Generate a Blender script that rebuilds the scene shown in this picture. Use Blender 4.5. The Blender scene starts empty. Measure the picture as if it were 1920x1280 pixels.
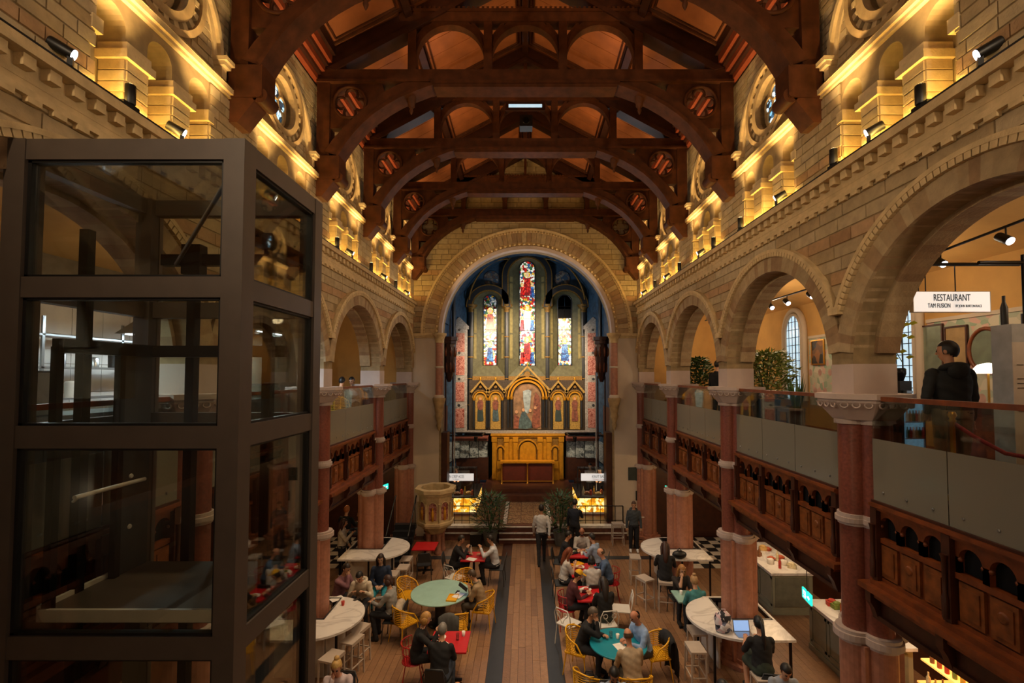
import bpy, bmesh, math, random
import numpy as np
from mathutils import Vector, Matrix, Euler
random.seed(7)
PI = math.pi
SC = bpy.context.scene
COL = SC.collection

# ------------------------------------------------------------------ camera, world, exposure
F_PX, TILT, VPX, VPY, EYE = 880.0, math.radians(2.1), 985.0, 705.0, 6.0
PPY = VPY - F_PX * math.tan(TILT)
cam_d = bpy.data.cameras.new('camera'); cam = bpy.data.objects.new('camera', cam_d); COL.objects.link(cam)
cam_d.sensor_width = 36.0; cam_d.lens = F_PX / 1920 * 36.0
cam_d.shift_x = -(VPX - 960) / 1920; cam_d.shift_y = (PPY - 640) / 1920
cam_d.clip_start = 0.05; cam_d.clip_end = 200
cam.location = (0, 0, EYE); cam.rotation_euler = (PI / 2 + TILT, 0, 0)
SC.camera = cam
SC.view_settings.view_transform = 'Standard'; SC.view_settings.look = 'None'
SC.view_settings.gamma = 1.0; SC.view_settings.use_curve_mapping = False
SC.view_settings.exposure = 0.42
try:
    SC.cycles.use_denoising = True
    SC.cycles.max_bounces = 5; SC.cycles.diffuse_bounces = 3; SC.cycles.glossy_bounces = 2
    SC.cycles.transparent_max_bounces = 16; SC.cycles.sample_clamp_indirect = 4.0; SC.cycles.sample_clamp_direct = 0
    SC.cycles.caustics_reflective = False; SC.cycles.caustics_refractive = False
except Exception: pass
wd = bpy.data.worlds.new('evening_sky'); SC.world = wd; wd.use_nodes = True
wd.node_tree.nodes['Background'].inputs[0].default_value = (0.42, 0.55, 0.75, 1)
wd.node_tree.nodes['Background'].inputs[1].default_value = 0.35

def lin(h):
    h = h.lstrip('#'); r = []
    for i in (0, 2, 4):
        c = int(h[i:i+2], 16) / 255; r.append(c / 12.92 if c <= 0.04045 else ((c + 0.055) / 1.055) ** 2.4)
    return tuple(r)
WARM = (1.0, 0.60, 0.25); SOFT = (1.0, 0.74, 0.47); COOL = (0.75, 0.9, 1.0); AMBER = (1.0, 0.62, 0.14)
def light(kind, name, loc, power, color=SOFT, aim=None, size=0.1, sizey=None, spot=60, blend=0.6):
    d = bpy.data.lights.new(name, kind); d.energy = power; d.color = color
    if kind == 'AREA':
        d.size = size
        if sizey: d.shape = 'RECTANGLE'; d.size_y = sizey
    else: d.shadow_soft_size = size
    if kind == 'SPOT': d.spot_size = math.radians(spot); d.spot_blend = blend
    o = bpy.data.objects.new(name, d); COL.objects.link(o); o.location = loc
    if aim is not None:
        o.rotation_euler = (Vector(aim) - Vector(loc)).to_track_quat('-Z', 'Y').to_euler()
    return o
W = 4.29                                  # half width of the nave between the arcade faces
TRUSS_Y = [4.0, 6.8, 9.6, 12.4, 15.2, 17.7]
COL_Y = [2.5, 6.35, 10.2, 14.05, 17.9]
GF = 4.62                                 # gallery floor height
XO = 8.0                                  # outer aisle wall
# fill spots added under the nave roof, then lamps of galleries, aisles and chancel
for x, y in [(x, y) for y in (5.4, 8.2, 11.0, 13.8) for x in (-1.6, 1.6)]:
    light('SPOT', 'nave_fill_spot', (x, y, 11.9), 480, SOFT, (x * 0.9, y, 0), 0.12, spot=70, blend=0.8)  # added source without a fixture, fills the nave from above
for y in (5.4, 8.2, 11.0, 13.8, 16.4):
    for x in (-2.4, 2.4): light('SPOT', 'roof_fill_spot', (x, y - .9, 12.42), 60, WARM, (x * .35, y + .3, 15), .08, spot=120, blend=1.0)  # added source on the tie beams, stands in for uplight spill
for x in (-3.2, 3.2):                      # fill spots added behind the camera to brighten lift frame and walls
    light('SPOT', 'rear_fill_spot', (x, -.8, 9.6), 430, SOFT, (x * .2, 9, 9.0), .2, spot=95, blend=.9)
light('POINT', 'lift_fill_point', (1.6, -.6, 7.6), 55, SOFT, size=.2)  # added unseen fill, brightens the lift front and near parapet
light('POINT', 'lift_fill_point', (-1.6, -.6, 4.0), 40, SOFT, size=.2)  # added unseen fill for the lower lift frame
for s in (-1, 1):
    for k, y in enumerate((4.4, 8.3, 12.1, 15.9)):
        light('POINT', 'gallery_lamp', (s * 6.4, y, 7.5), (40 if s > 0 else 10), SOFT, size=0.15)
        light('POINT', 'aisle_lamp', (s * 6.2, y, 2.8), (30 if s > 0 else 18), WARM, size=0.12)
light('SPOT', 'chancel_spot', (-2.4, 18.7, 9.2), 1500, SOFT, (0, 24, 6), 0.1, spot=75)
light('SPOT', 'chancel_spot', (2.4, 18.7, 9.2), 1500, SOFT, (0, 24, 6), 0.1, spot=75)
light('SPOT', 'altar_spot', (0, 19.6, 9.0), 700, AMBER, (0.1, 23.3, 1.8), 0.1, spot=28)
light('POINT', 'apse_vault_light', (0, 21.4, 8.6), 110, COOL, size=0.3)

# ------------------------------------------------------------------ pixel -> place
def ray(x, y):
    a = (x - VPX) / F_PX; c = -(y - PPY) / F_PX
    return (a, math.cos(TILT) - c * math.sin(TILT), math.sin(TILT) + c * math.cos(TILT))
def atX(x, y, X): d = ray(x, y); k = X / d[0]; return Vector((X, d[1] * k, EYE + d[2] * k))
def atZ(x, y, Z): d = ray(x, y); k = (Z - EYE) / d[2]; return Vector((d[0] * k, d[1] * k, Z))
def atY(x, y, Y): d = ray(x, y); k = Y / d[1]; return Vector((d[0] * k, Y, EYE + d[2] * k))
def inview(p, m=30):
    z = p[2] - EYE; fw = p[1] * math.cos(TILT) + z * math.sin(TILT); up = -p[1] * math.sin(TILT) + z * math.cos(TILT)
    if fw < 0.3: return False
    x = VPX + F_PX * p[0] / fw; y = PPY - F_PX * up / fw
    return -m < x < 1920 + m and -m < y < 1280 + m

# ------------------------------------------------------------------ materials
MATS = {}
def mat(name, col, rough=0.6, metal=0.0, var=0.12, vscale=6.0, bump=0.0, bscale=40.0, emit=None, estr=0.0, spec=0.5, coat=0.0):
    if name in MATS: return MATS[name]
    m = bpy.data.materials.new(name); m.use_nodes = True; nt = m.node_tree; b = nt.nodes['Principled BSDF']
    c = lin(col) if isinstance(col, str) else col
    b.inputs['Roughness'].default_value = rough; b.inputs['Metallic'].default_value = metal
    b.inputs['Specular IOR Level'].default_value = spec
    if coat: b.inputs['Coat Weight'].default_value = coat; b.inputs['Coat Roughness'].default_value = 0.2
    if var:
        tc = nt.nodes.new('ShaderNodeTexCoord'); n = nt.nodes.new('ShaderNodeTexNoise'); n.inputs['Scale'].default_value = vscale; n.inputs['Detail'].default_value = 4
        nt.links.new(tc.outputs['Object'], n.inputs['Vector'])
        r = nt.nodes.new('ShaderNodeValToRGB'); r.color_ramp.elements[0].position = 0.3; r.color_ramp.elements[1].position = 0.72
        r.color_ramp.elements[0].color = tuple(max(0, x * (1 - var * 2)) for x in c) + (1,)
        r.color_ramp.elements[1].color = tuple(min(1, x * (1 + var)) for x in c) + (1,)
        nt.links.new(n.outputs['Fac'], r.inputs['Fac']); nt.links.new(r.outputs['Color'], b.inputs['Base Color'])
        if bump:
            n2 = nt.nodes.new('ShaderNodeTexNoise'); n2.inputs['Scale'].default_value = bscale; n2.inputs['Detail'].default_value = 3
            nt.links.new(tc.outputs['Object'], n2.inputs['Vector'])
            bp = nt.nodes.new('ShaderNodeBump'); bp.inputs['Strength'].default_value = bump; bp.inputs['Distance'].default_value = 0.02
            nt.links.new(n2.outputs['Fac'], bp.inputs['Height']); nt.links.new(bp.outputs['Normal'], b.inputs['Normal'])
    else: b.inputs['Base Color'].default_value = c + (1,)
    if emit is not None:
        b.inputs['Emission Color'].default_value = (lin(emit) if isinstance(emit, str) else emit) + (1,); b.inputs['Emission Strength'].default_value = estr
    MATS[name] = m; return m
def brickmat(name, cols, rough=0.85):
    m = bpy.data.materials.new(name); m.use_nodes = True; nt = m.node_tree; b = nt.nodes['Principled BSDF']; b.inputs['Roughness'].default_value = rough
    g = nt.nodes.new('ShaderNodeNewGeometry'); oi = nt.nodes.new('ShaderNodeObjectInfo')
    a = nt.nodes.new('ShaderNodeMath'); a.operation = 'ADD'; fr = nt.nodes.new('ShaderNodeMath'); fr.operation = 'FRACT'
    nt.links.new(g.outputs['Random Per Island'], a.inputs[0]); nt.links.new(oi.outputs['Random'], a.inputs[1]); nt.links.new(a.outputs[0], fr.inputs[0])
    r = nt.nodes.new('ShaderNodeValToRGB'); r.color_ramp.interpolation = 'CONSTANT'
    el = r.color_ramp.elements
    while len(el) < len(cols): el.new(0.5)
    for i, c in enumerate(cols): el[i].position = i / len(cols); el[i].color = lin(c) + (1,)
    nt.links.new(fr.outputs[0], r.inputs['Fac'])
    n = nt.nodes.new('ShaderNodeTexNoise'); n.inputs['Scale'].default_value = 9; n.inputs['Detail'].default_value = 5
    nt.links.new(g.outputs['Position'], n.inputs['Vector'])
    mx = nt.nodes.new('ShaderNodeMixRGB'); mx.blend_type = 'MULTIPLY'; mx.inputs['Fac'].default_value = 0.55
    nt.links.new(r.outputs['Color'], mx.inputs['Color1']); nt.links.new(n.outputs['Fac'], mx.inputs['Color2'])
    gm = nt.nodes.new('ShaderNodeBrightContrast'); gm.inputs['Bright'].default_value = 0.02
    nt.links.new(mx.outputs['Color'], gm.inputs['Color']); nt.links.new(gm.outputs['Color'], b.inputs['Base Color'])
    n2 = nt.nodes.new('ShaderNodeTexNoise'); n2.inputs['Scale'].default_value = 35; nt.links.new(g.outputs['Position'], n2.inputs['Vector'])
    bp = nt.nodes.new('ShaderNodeBump'); bp.inputs['Strength'].default_value = 0.5; bp.inputs['Distance'].default_value = 0.012
    nt.links.new(n2.outputs['Fac'], bp.inputs['Height']); nt.links.new(bp.outputs['Normal'], b.inputs['Normal'])
    MATS[name] = m; return m
def glassmat(name, tint=(0.9, 0.95, 0.93), refl=0.10, body=0.0, bodycol='#888888', rough=0.02):
    m = bpy.data.materials.new(name); m.use_nodes = True; nt = m.node_tree; nt.nodes.clear()
    out = nt.nodes.new('ShaderNodeOutputMaterial'); t = nt.nodes.new('ShaderNodeBsdfTransparent'); t.inputs[0].default_value = tint + (1,)
    g = nt.nodes.new('ShaderNodeBsdfGlossy'); g.inputs['Roughness'].default_value = rough
    lw = nt.nodes.new('ShaderNodeLayerWeight'); lw.inputs['Blend'].default_value = 0.25
    mr = nt.nodes.new('ShaderNodeMath'); mr.operation = 'MULTIPLY_ADD'; mr.inputs[1].default_value = 0.6; mr.inputs[2].default_value = refl; mr.use_clamp = True
    nt.links.new(lw.outputs['Fresnel'], mr.inputs[0])
    mx = nt.nodes.new('ShaderNodeMixShader'); nt.links.new(mr.outputs[0], mx.inputs['Fac'])
    src = t.outputs[0]
    if body:
        d = nt.nodes.new('ShaderNodeBsdfDiffuse'); d.inputs['Color'].default_value = lin(bodycol) + (1,)
        m2 = nt.nodes.new('ShaderNodeMixShader'); m2.inputs['Fac'].default_value = body
        nt.links.new(t.outputs[0], m2.inputs[1]); nt.links.new(d.outputs[0], m2.inputs[2]); src = m2.outputs[0]
    nt.links.new(src, mx.inputs[1]); nt.links.new(g.outputs[0], mx.inputs[2]); nt.links.new(mx.outputs[0], out.inputs[0])
    MATS[name] = m; return m
def veinmat(name, base, vein, scale=4.0, rough=0.25, dist=3.0, sharp=0.08):
    m = bpy.data.materials.new(name); m.use_nodes = True; nt = m.node_tree; b = nt.nodes['Principled BSDF']; b.inputs['Roughness'].default_value = rough
    tc = nt.nodes.new('ShaderNodeTexCoord'); n = nt.nodes.new('ShaderNodeTexNoise'); n.inputs['Scale'].default_value = scale; n.inputs['Detail'].default_value = 8; n.inputs['Distortion'].default_value = dist
    nt.links.new(tc.outputs['Object'], n.inputs['Vector'])
    r = nt.nodes.new('ShaderNodeValToRGB'); e = r.color_ramp.elements; e[0].position = 0.5 - sharp * 2; e[0].color = lin(base) + (1,); e[1].position = 0.5 + sharp * 2; e[1].color = lin(base) + (1,)
    x = e.new(0.5); x.color = lin(vein) + (1,)
    nt.links.new(n.outputs['Fac'], r.inputs['Fac']); nt.links.new(r.outputs['Color'], b.inputs['Base Color']); MATS[name] = m; return m
def voromat(name, cols, scale=12.0, rough=0.5, emit=0.0, stretch=(1, 1, 1), lead=0.06, metal=0):
    m = bpy.data.materials.new(name); m.use_nodes = True; nt = m.node_tree; b = nt.nodes['Principled BSDF']; b.inputs['Roughness'].default_value = rough; b.inputs['Metallic'].default_value = metal
    tc = nt.nodes.new('ShaderNodeTexCoord'); mp = nt.nodes.new('ShaderNodeMapping'); mp.inputs['Scale'].default_value = stretch
    nt.links.new(tc.outputs['Object'], mp.inputs['Vector'])
    v = nt.nodes.new('ShaderNodeTexVoronoi'); v.inputs['Scale'].default_value = scale; nt.links.new(mp.outputs[0], v.inputs['Vector'])
    sp = nt.nodes.new('ShaderNodeSeparateColor'); nt.links.new(v.outputs['Color'], sp.inputs[0])
    r = nt.nodes.new('ShaderNodeValToRGB'); r.color_ramp.interpolation = 'CONSTANT'; el = r.color_ramp.elements
    while len(el) < len(cols): el.new(0.5)
    for i, c in enumerate(cols): el[i].position = i / len(cols); el[i].color = lin(c) + (1,)
    nt.links.new(sp.outputs[0], r.inputs['Fac'])
    v2 = nt.nodes.new('ShaderNodeTexVoronoi'); v2.feature = 'DISTANCE_TO_EDGE'; v2.inputs['Scale'].default_value = scale; nt.links.new(mp.outputs[0], v2.inputs['Vector'])
    gt = nt.nodes.new('ShaderNodeMath'); gt.operation = 'GREATER_THAN'; gt.inputs[1].default_value = lead; nt.links.new(v2.outputs['Distance'], gt.inputs[0])
    mx = nt.nodes.new('ShaderNodeMixRGB'); mx.inputs['Color1'].default_value = (0.01, 0.01, 0.01, 1); nt.links.new(gt.outputs[0], mx.inputs['Fac']); nt.links.new(r.outputs['Color'], mx.inputs['Color2'])
    nt.links.new(mx.outputs[0], b.inputs['Base Color'])
    if emit: nt.links.new(mx.outputs[0], b.inputs['Emission Color']); b.inputs['Emission Strength'].default_value = emit
    MATS[name] = m; return m
brickmat('stone', ['#c2aa80', '#bba277', '#c8b189', '#b89e72', '#c0a87d', '#b5996c', '#c5ad84'])
brickmat('brick_band', ['#bd9465', '#b48a5b', '#c39c70', '#ab8052', '#bf9769'])
brickmat('voussoir', ['#b49a70', '#bca278', '#a4835a', '#b0946a', '#9a7850', '#b99f75', '#ac8e64'])
brickmat('plank', ['#9b7049', '#8f6541', '#a47851', '#966b46', '#885e3b', '#a0744c'], 0.36)
mat('mortar', '#96805c', 0.9, var=0.15); mat('stone_trim', '#cbb183', 0.8, var=0.12, bump=0.3)
mat('stone_dark', '#b19467', 0.85, var=0.15, bump=0.3)
mat('paint_pale', '#b5a399', 0.7, var=0.06, vscale=2.5); mat('paint_cream', '#c4b49f', 0.7, var=0.05, vscale=1.5)
mat('truss_wood', '#4e2a15', 0.6, var=0.22, vscale=5, bump=0.12, bscale=25, spec=.2); mat('truss_dark', '#37190c', 0.45, var=0.2)
mat('ceiling_board', '#9c5c35', 0.65, var=0.12, vscale=3); mat('eaves_red', '#8c3f22', 0.5, var=0.12)
mat('granite', '#7c4435', 0.36, var=0.16, vscale=30); mat('granite_light', '#a8725b', 0.45, var=0.12, vscale=12)
mat('gallery_wood', '#7a3d18', 0.42, var=0.22, vscale=7, bump=0.1); mat('gallery_dark', '#43200f', 0.42, var=0.18); mat('gallery_panel', '#80471e', 0.4, var=0.25, vscale=9)
mat('stainless', '#a9adb0', .28, metal=.9, var=.04); mat('black', '#0c0b0b', 0.45, var=0); mat('black_metal', '#141313', 0.35, metal=0.6, var=0); mat('void', '#050404', 0.9, var=0)
mat('steel_grey', '#51463e', 0.5, metal=0.1, var=0.05); mat('ochre_wall', '#c69a58', 0.85, var=0.07, vscale=2)
mat('white', '#e6e1da', 0.5, var=0.03); mat('offwhite', '#cfc6ba', 0.55, var=0.05); mat('brass', '#d7a045', 0.3, metal=0.9, var=0)
mat('gold', '#c98d22', 0.38, metal=0.4, var=0.1, vscale=8); mat('gold_dark', '#8a6526', 0.45, metal=0.3, var=0.25, vscale=25, bump=0.5, bscale=60)
mat('chancel_green', '#5d5a3f', 0.6, var=0.15); mat('chancel_gold', '#8d8050', 0.55, var=0.15); mat('slate', '#26282c', 0.4, var=0.1); mat('vault_blue', '#2f4d68', 0.7, var=0.25, vscale=5)
mat('lamp_white', '#ffffff', 0.5, var=0, emit='#f4f2ff', estr=14.0); mat('lamp_warm', '#ffffff', 0.5, var=0, emit='#ffd9a0', estr=10.0)
veinmat('marble_white', '#d8d2cb', '#bdb6b0', 1.2, 0.35, 2.0, 0.03); veinmat('marble_red', '#7c3a30', '#b98476', 5.0, 0.3, 2.0, 0.05); veinmat('marble_grey', '#5f6a6e', '#b9c3c4', 2.0, 0.25, 4.0, 0.07)
glassmat('lift_glass', (0.92, 0.93, 0.88), 0.06); glassmat('rail_glass', (0.86, 0.9, 0.87), 0.05); glassmat('frosted_glass', (0.62, 0.62, 0.57), 0.04, 0.7, '#8f8b7c', 0.15); glassmat('case_glass', (0.92, 0.95, 0.95), 0.06)

# ------------------------------------------------------------------ mesh building
class MB:
    def __init__(s): s.v = []; s.f = []; s.m = []; s.sm = []
    def add(s, v, f, mi=0, smooth=False):
        o = len(s.v); s.v += [tuple(p) for p in v]
        for q in f: s.f.append([i + o for i in q]); s.m.append(mi); s.sm.append(smooth)
        return s
    def hexa(s, p, mi=0):   # 8 corners: bottom 4 (ccw), top 4
        return s.add(p, [(3, 2, 1, 0), (4, 5, 6, 7), (0, 1, 5, 4), (1, 2, 6, 5), (2, 3, 7, 6), (3, 0, 4, 7)], mi)
    def box(s, x0, x1, y0, y1, z0, z1, mi=0):
        return s.hexa([(x0, y0, z0), (x1, y0, z0), (x1, y1, z0), (x0, y1, z0), (x0, y0, z1), (x1, y0, z1), (x1, y1, z1), (x0, y1, z1)], mi)
    def cbox(s, c, d, rot=None, mi=0):
        R_ = rot.to_matrix() if isinstance(rot, Euler) else (rot or Matrix.Identity(3)); c = Vector(c); h = [x / 2 for x in d]
        p = [c + R_ @ Vector((sx * h[0], sy * h[1], sz * h[2])) for sz in (-1, 1) for sx, sy in ((-1, -1), (1, -1), (1, 1), (-1, 1))]
        return s.hexa(p, mi)
    def prism(s, A, B, mi=0, smooth=False):
        n = len(A); s.add(list(A) + list(B), [list(range(n))[::-1], list(range(n, 2 * n))], mi)
        o = len(s.v) - 2 * n
        for i in range(n): s.f.append([o + i, o + (i + 1) % n, o + n + (i + 1) % n, o + n + i]); s.m.append(mi); s.sm.append(smooth)
        return s
    def xz(s, pts, y0, y1, mi=0): return s.prism([(x, y0, z) for x, z in pts], [(x, y1, z) for x, z in pts], mi)
    def xy(s, pts, z0, z1, mi=0): return s.prism([(x, y, z0) for x, y in pts], [(x, y, z1) for x, y in pts], mi)
    def lathe(s, prof, n=16, c=(0, 0, 0), mi=0, smooth=True, sx=1, sy=1, rot=None, ph=0):
        v = []; f = []; k = len(prof)
        for r, z in prof:
            for i in range(n):
                a = 2 * PI * i / n + ph; p = Vector((r * math.cos(a) * sx, r * math.sin(a) * sy, z))
                if rot is not None: p = rot @ p
                v.append(p + Vector(c))
        for j in range(k - 1):
            for i in range(n): f.append((j * n + i, j * n + (i + 1) % n, (j + 1) * n + (i + 1) % n, (j + 1) * n + i))
        s.add(v, f, mi, smooth); s.add(v[:n], [list(range(n))[::-1]], mi); s.add(v[-n:], [list(range(n))], mi)
        return s
    def tube(s, path, r, n=8, closed=False, mi=0, smooth=True):
        P = [Vector(p) for p in path]; k = len(P); rr = r if isinstance(r, (list, tuple)) else [r] * k; v = []; f = []
        up = None
        for j in range(k):
            if closed: t = P[(j + 1) % k] - P[j - 1]
            else: t = P[min(j + 1, k - 1)] - P[max(j - 1, 0)]
            t = t.normalized() if t.length > 1e-9 else Vector((0, 0, 1))
            if up is None: up = t.orthogonal().normalized()
            up = (up - t * up.dot(t)); up = up.normalized() if up.length > 1e-6 else t.orthogonal().normalized()
            b = t.cross(up)
            for i in range(n):
                a = 2 * PI * i / n; v.append(P[j] + (up * math.cos(a) + b * math.sin(a)) * rr[j])
        for j in range(k if closed else k - 1):
            q = (j + 1) % k
            for i in range(n): f.append((j * n + i, j * n + (i + 1) % n, q * n + (i + 1) % n, q * n + i))
        s.add(v, f, mi, smooth)
        if not closed: s.add(v[:n], [list(range(n))[::-1]], mi); s.add(v[-n:], [list(range(n))], mi)
        return s
    def ell(s, c, r, nu=12, nv=8, rot=None, mi=0):
        if not isinstance(r, (list, tuple, Vector)): r = (r, r, r)
        prof = [(math.sin(PI * j / nv), -math.cos(PI * j / nv)) for j in range(nv + 1)]
        prof[0] = (0.02, -1); prof[-1] = (0.02, 1); v = []; f = []
        for rr, z in prof:
            for i in range(nu):
                a = 2 * PI * i / nu; p = Vector((rr * math.cos(a) * r[0], rr * math.sin(a) * r[1], z * r[2]))
                if rot is not None: p = rot @ p
                v.append(p + Vector(c))
        for j in range(nv):
            for i in range(nu): f.append((j * nu + i, j * nu + (i + 1) % nu, (j + 1) * nu + (i + 1) % nu, (j + 1) * nu + i))
        s.add(v, f, mi, True); s.add(v[:nu], [list(range(nu))[::-1]], mi, True); s.add(v[-nu:], [list(range(nu))], mi, True)
        return s
    def mesh(s, name, mats):
        me = bpy.data.meshes.new(name); me.from_pydata(s.v, [], s.f)
        for m in (mats if isinstance(mats, (list, tuple)) else [mats]): me.materials.append(MATS[m] if isinstance(m, str) else m)
        me.polygons.foreach_set('material_index', s.m); me.polygons.foreach_set('use_smooth', s.sm); me.update(); return me
    def build(s, name, mats, parent=None, kind=None):
        return link(name, s.mesh(name, mats), parent, kind)
def link(name, me, parent=None, kind=None, loc=None, rot=None, scale=None):
    o = bpy.data.objects.new(name, me); COL.objects.link(o)
    if parent is not None: o.parent = parent
    if kind: o['kind'] = kind
    if loc is not None: o.location = loc
    if rot is not None: o.rotation_euler = rot
    if scale is not None: o.scale = scale
    return o
def tag(o, label, cat, group=None):
    o['label'] = label; o['category'] = cat
    if group: o['group'] = group
    return o
def thing(name, label, cat, loc=(0, 0, 0), rz=0, group=None):
    o = bpy.data.objects.new(name, None); COL.objects.link(o); o.location = loc; o.rotation_euler = (0, 0, rz); o.empty_display_size = 0.1
    return tag(o, label, cat, group)
def dup(root, loc, rz=0, label=None, scale=None):
    def cp(o, par):
        c = o.copy(); COL.objects.link(c); c.parent = par
        for ch in o.children: cp(ch, c)
        return c
    r = cp(root, None); r.location = loc; r.rotation_euler = (0, 0, rz)
    if label: r['label'] = label
    if scale: r.scale = scale
    return r
def arc(cx, cz, r, a0, a1, n): return [(cx + r * math.cos(a0 + (a1 - a0) * i / n), cz + r * math.sin(a0 + (a1 - a0) * i / n)) for i in range(n + 1)]
def band(mb, cx, cz, r0, r1, a0, a1, n, y0, y1, mi=0):   # arch ring in the XZ plane
    A = arc(cx, cz, r0, a0, a1, n); B = arc(cx, cz, r1, a0, a1, n)
    for i in range(n): mb.xz([A[i], A[i + 1], B[i + 1], B[i]], y0, y1, mi)
def textmesh(name, body, size, mats, parent, loc, rot, sx=1.0, ext=0.002, align='CENTER'):
    cu = bpy.data.curves.new(name, 'FONT'); cu.body = body; cu.size = size; cu.align_x = align; cu.align_y = 'CENTER'; cu.extrude = ext
    o = bpy.data.objects.new(name, cu); COL.objects.link(o); bpy.context.view_layer.update()
    me = bpy.data.meshes.new_from_object(o.evaluated_get(bpy.context.evaluated_depsgraph_get()))
    bpy.data.objects.remove(o); me.materials.clear(); me.materials.append(MATS[mats])
    return link(name, me, parent, None, loc, rot, (sx, 1, 1))
unit_brick = MB()
_b = 0.5; _c = 0.44
unit_brick.add([(-_b, -_b, -_b), (-_b, _b, -_b), (-_b, _b, _b), (-_b, -_b, _b), (_b, -.49, -.45), (_b, .49, -.45), (_b, .49, .45), (_b, -.49, .45)],
               [(0, 1, 2, 3), (7, 6, 5, 4), (0, 4, 5, 1), (1, 5, 6, 2), (2, 6, 7, 3), (3, 7, 4, 0)])
BRICK_ME = {m: unit_brick.mesh('brick', m) for m in ('stone', 'brick_band', 'stone_trim', 'stone_dark')}
ORD = ['first', 'second', 'third', 'fourth', 'fifth', 'sixth', 'seventh', 'eighth', 'ninth', 'tenth', 'eleventh', 'twelfth', 'thirteenth', 'fourteenth', 'fifteenth', 'sixteenth', 'seventeenth', 'eighteenth', 'nineteenth', 'twentieth']
SIDE = {-1: 'left', 1: 'right'}

# ------------------------------------------------------------------ the setting: masonry helpers
def R(side, s, z, d): return (side * (W - d), s, z)
def lay(parent, items, limit=300, name='brick'):
    """items: (centre, (thick, length, height), rz, material). The nearest in view become single parts, the rest one stuff part."""
    seen = [it for it in items if inview(it[0], 60)]
    seen.sort(key=lambda it: (Vector(it[0]) - cam.location).length / max(it[1][1], 0.05))
    own = seen[:limit]; ids = set(id(i) for i in own); rest = [i for i in items if id(i) not in ids]
    for c, d, rz, m in own: link(name, BRICK_ME[m], parent, None, c, (0, 0, rz), d)
    if rest:
        ms = sorted(set(i[3] for i in rest)); mb = MB()
        for c, d, rz, m in rest: mb.cbox(c, d, Euler((0, 0, rz)), ms.index(m))
        mb.build(name + 's_beyond', ms, parent, 'stuff')
def courses(s0, s1, z0, z1, L, h, ok, place, bands=(), g=0.010, band_every=None):
    out = []; n = int(round((z1 - z0) / h)); h = (z1 - z0) / n
    for j in range(n):
        zc = z0 + (j + 0.5) * h; b = j in bands if not band_every else (j % band_every in bands)
        LL = L * (0.7 if b else 1.0); x = s0 - random.random() * LL
        while x < s1:
            l = LL * random.uniform(0.75, 1.25); a = max(x, s0); e = min(x + l, s1); x += l
            if e - a < 0.05: continue
            if ok(a, e, zc - h / 2, zc + h / 2):
                c, rz = place((a + e) / 2, zc); out.append((c, (random.uniform(0.022, 0.030), e - a - g, h - g), rz, 'brick_band' if b else 'stone'))
    return out
def strip(mb, ss, lo, hi, d0, d1, side, mi=0):    # wall sheet with a shaped lower edge, front at d0 and back at d1
    for a, b in zip(ss[:-1], ss[1:]):
        la, lb, ha, hb = lo(a), lo(b), hi(a), hi(b)
        mb.hexa([R(side, a, la, d0), R(side, b, lb, d0), R(side, b, lb, d1), R(side, a, la, d1), R(side, a, ha, d0), R(side, b, hb, d0), R(side, b, hb, d1), R(side, a, ha, d1)], mi)
ARCH_R, SPRING = 1.72, 6.10
BAYS = [(COL_Y[k] + COL_Y[k + 1]) / 2 for k in range(4)]
CLB = [(TRUSS_Y[k] + TRUSS_Y[k + 1]) / 2 for k in range(5)]; CLB[4] = 16.5
UP_D = -0.12
def wedge(r0, r1, da, t0, t1, m, name):    # voussoir at angle 0 about the arch centre, standing proud by t1
    mb = MB(); p = []
    for rr, aa in ((r0, -da), (r1, -da), (r1, da), (r0, da)): p.append((rr * math.cos(aa), rr * math.sin(aa)))
    mb.prism([(t0, y, z) for y, z in p], [(t1, y, z) for y, z in p]); return mb.mesh(name, m)
VOUSS = {s: wedge(1.72, 1.99, 0.0335, -s * 0.045, s * 0.26, 'voussoir', 'voussoir') for s in (-1, 1)}
VOUSS2 = {s: wedge(1.66, 1.90, 0.0335, s * 0.27, s * 0.565, 'voussoir', 'voussoir') for s in (-1, 1)}
BILLET = {s: wedge(1.965, 2.035, 0.017, -s * 0.095, -s * 0.03, 'stone_trim', 'billet') for s in (-1, 1)}
RING_B = {s: wedge(0.55, 0.66, 0.07, -s * (UP_D + 0.10), -s * UP_D, 'stone_trim', 'ring_dentil') for s in (-1, 1)}

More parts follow.
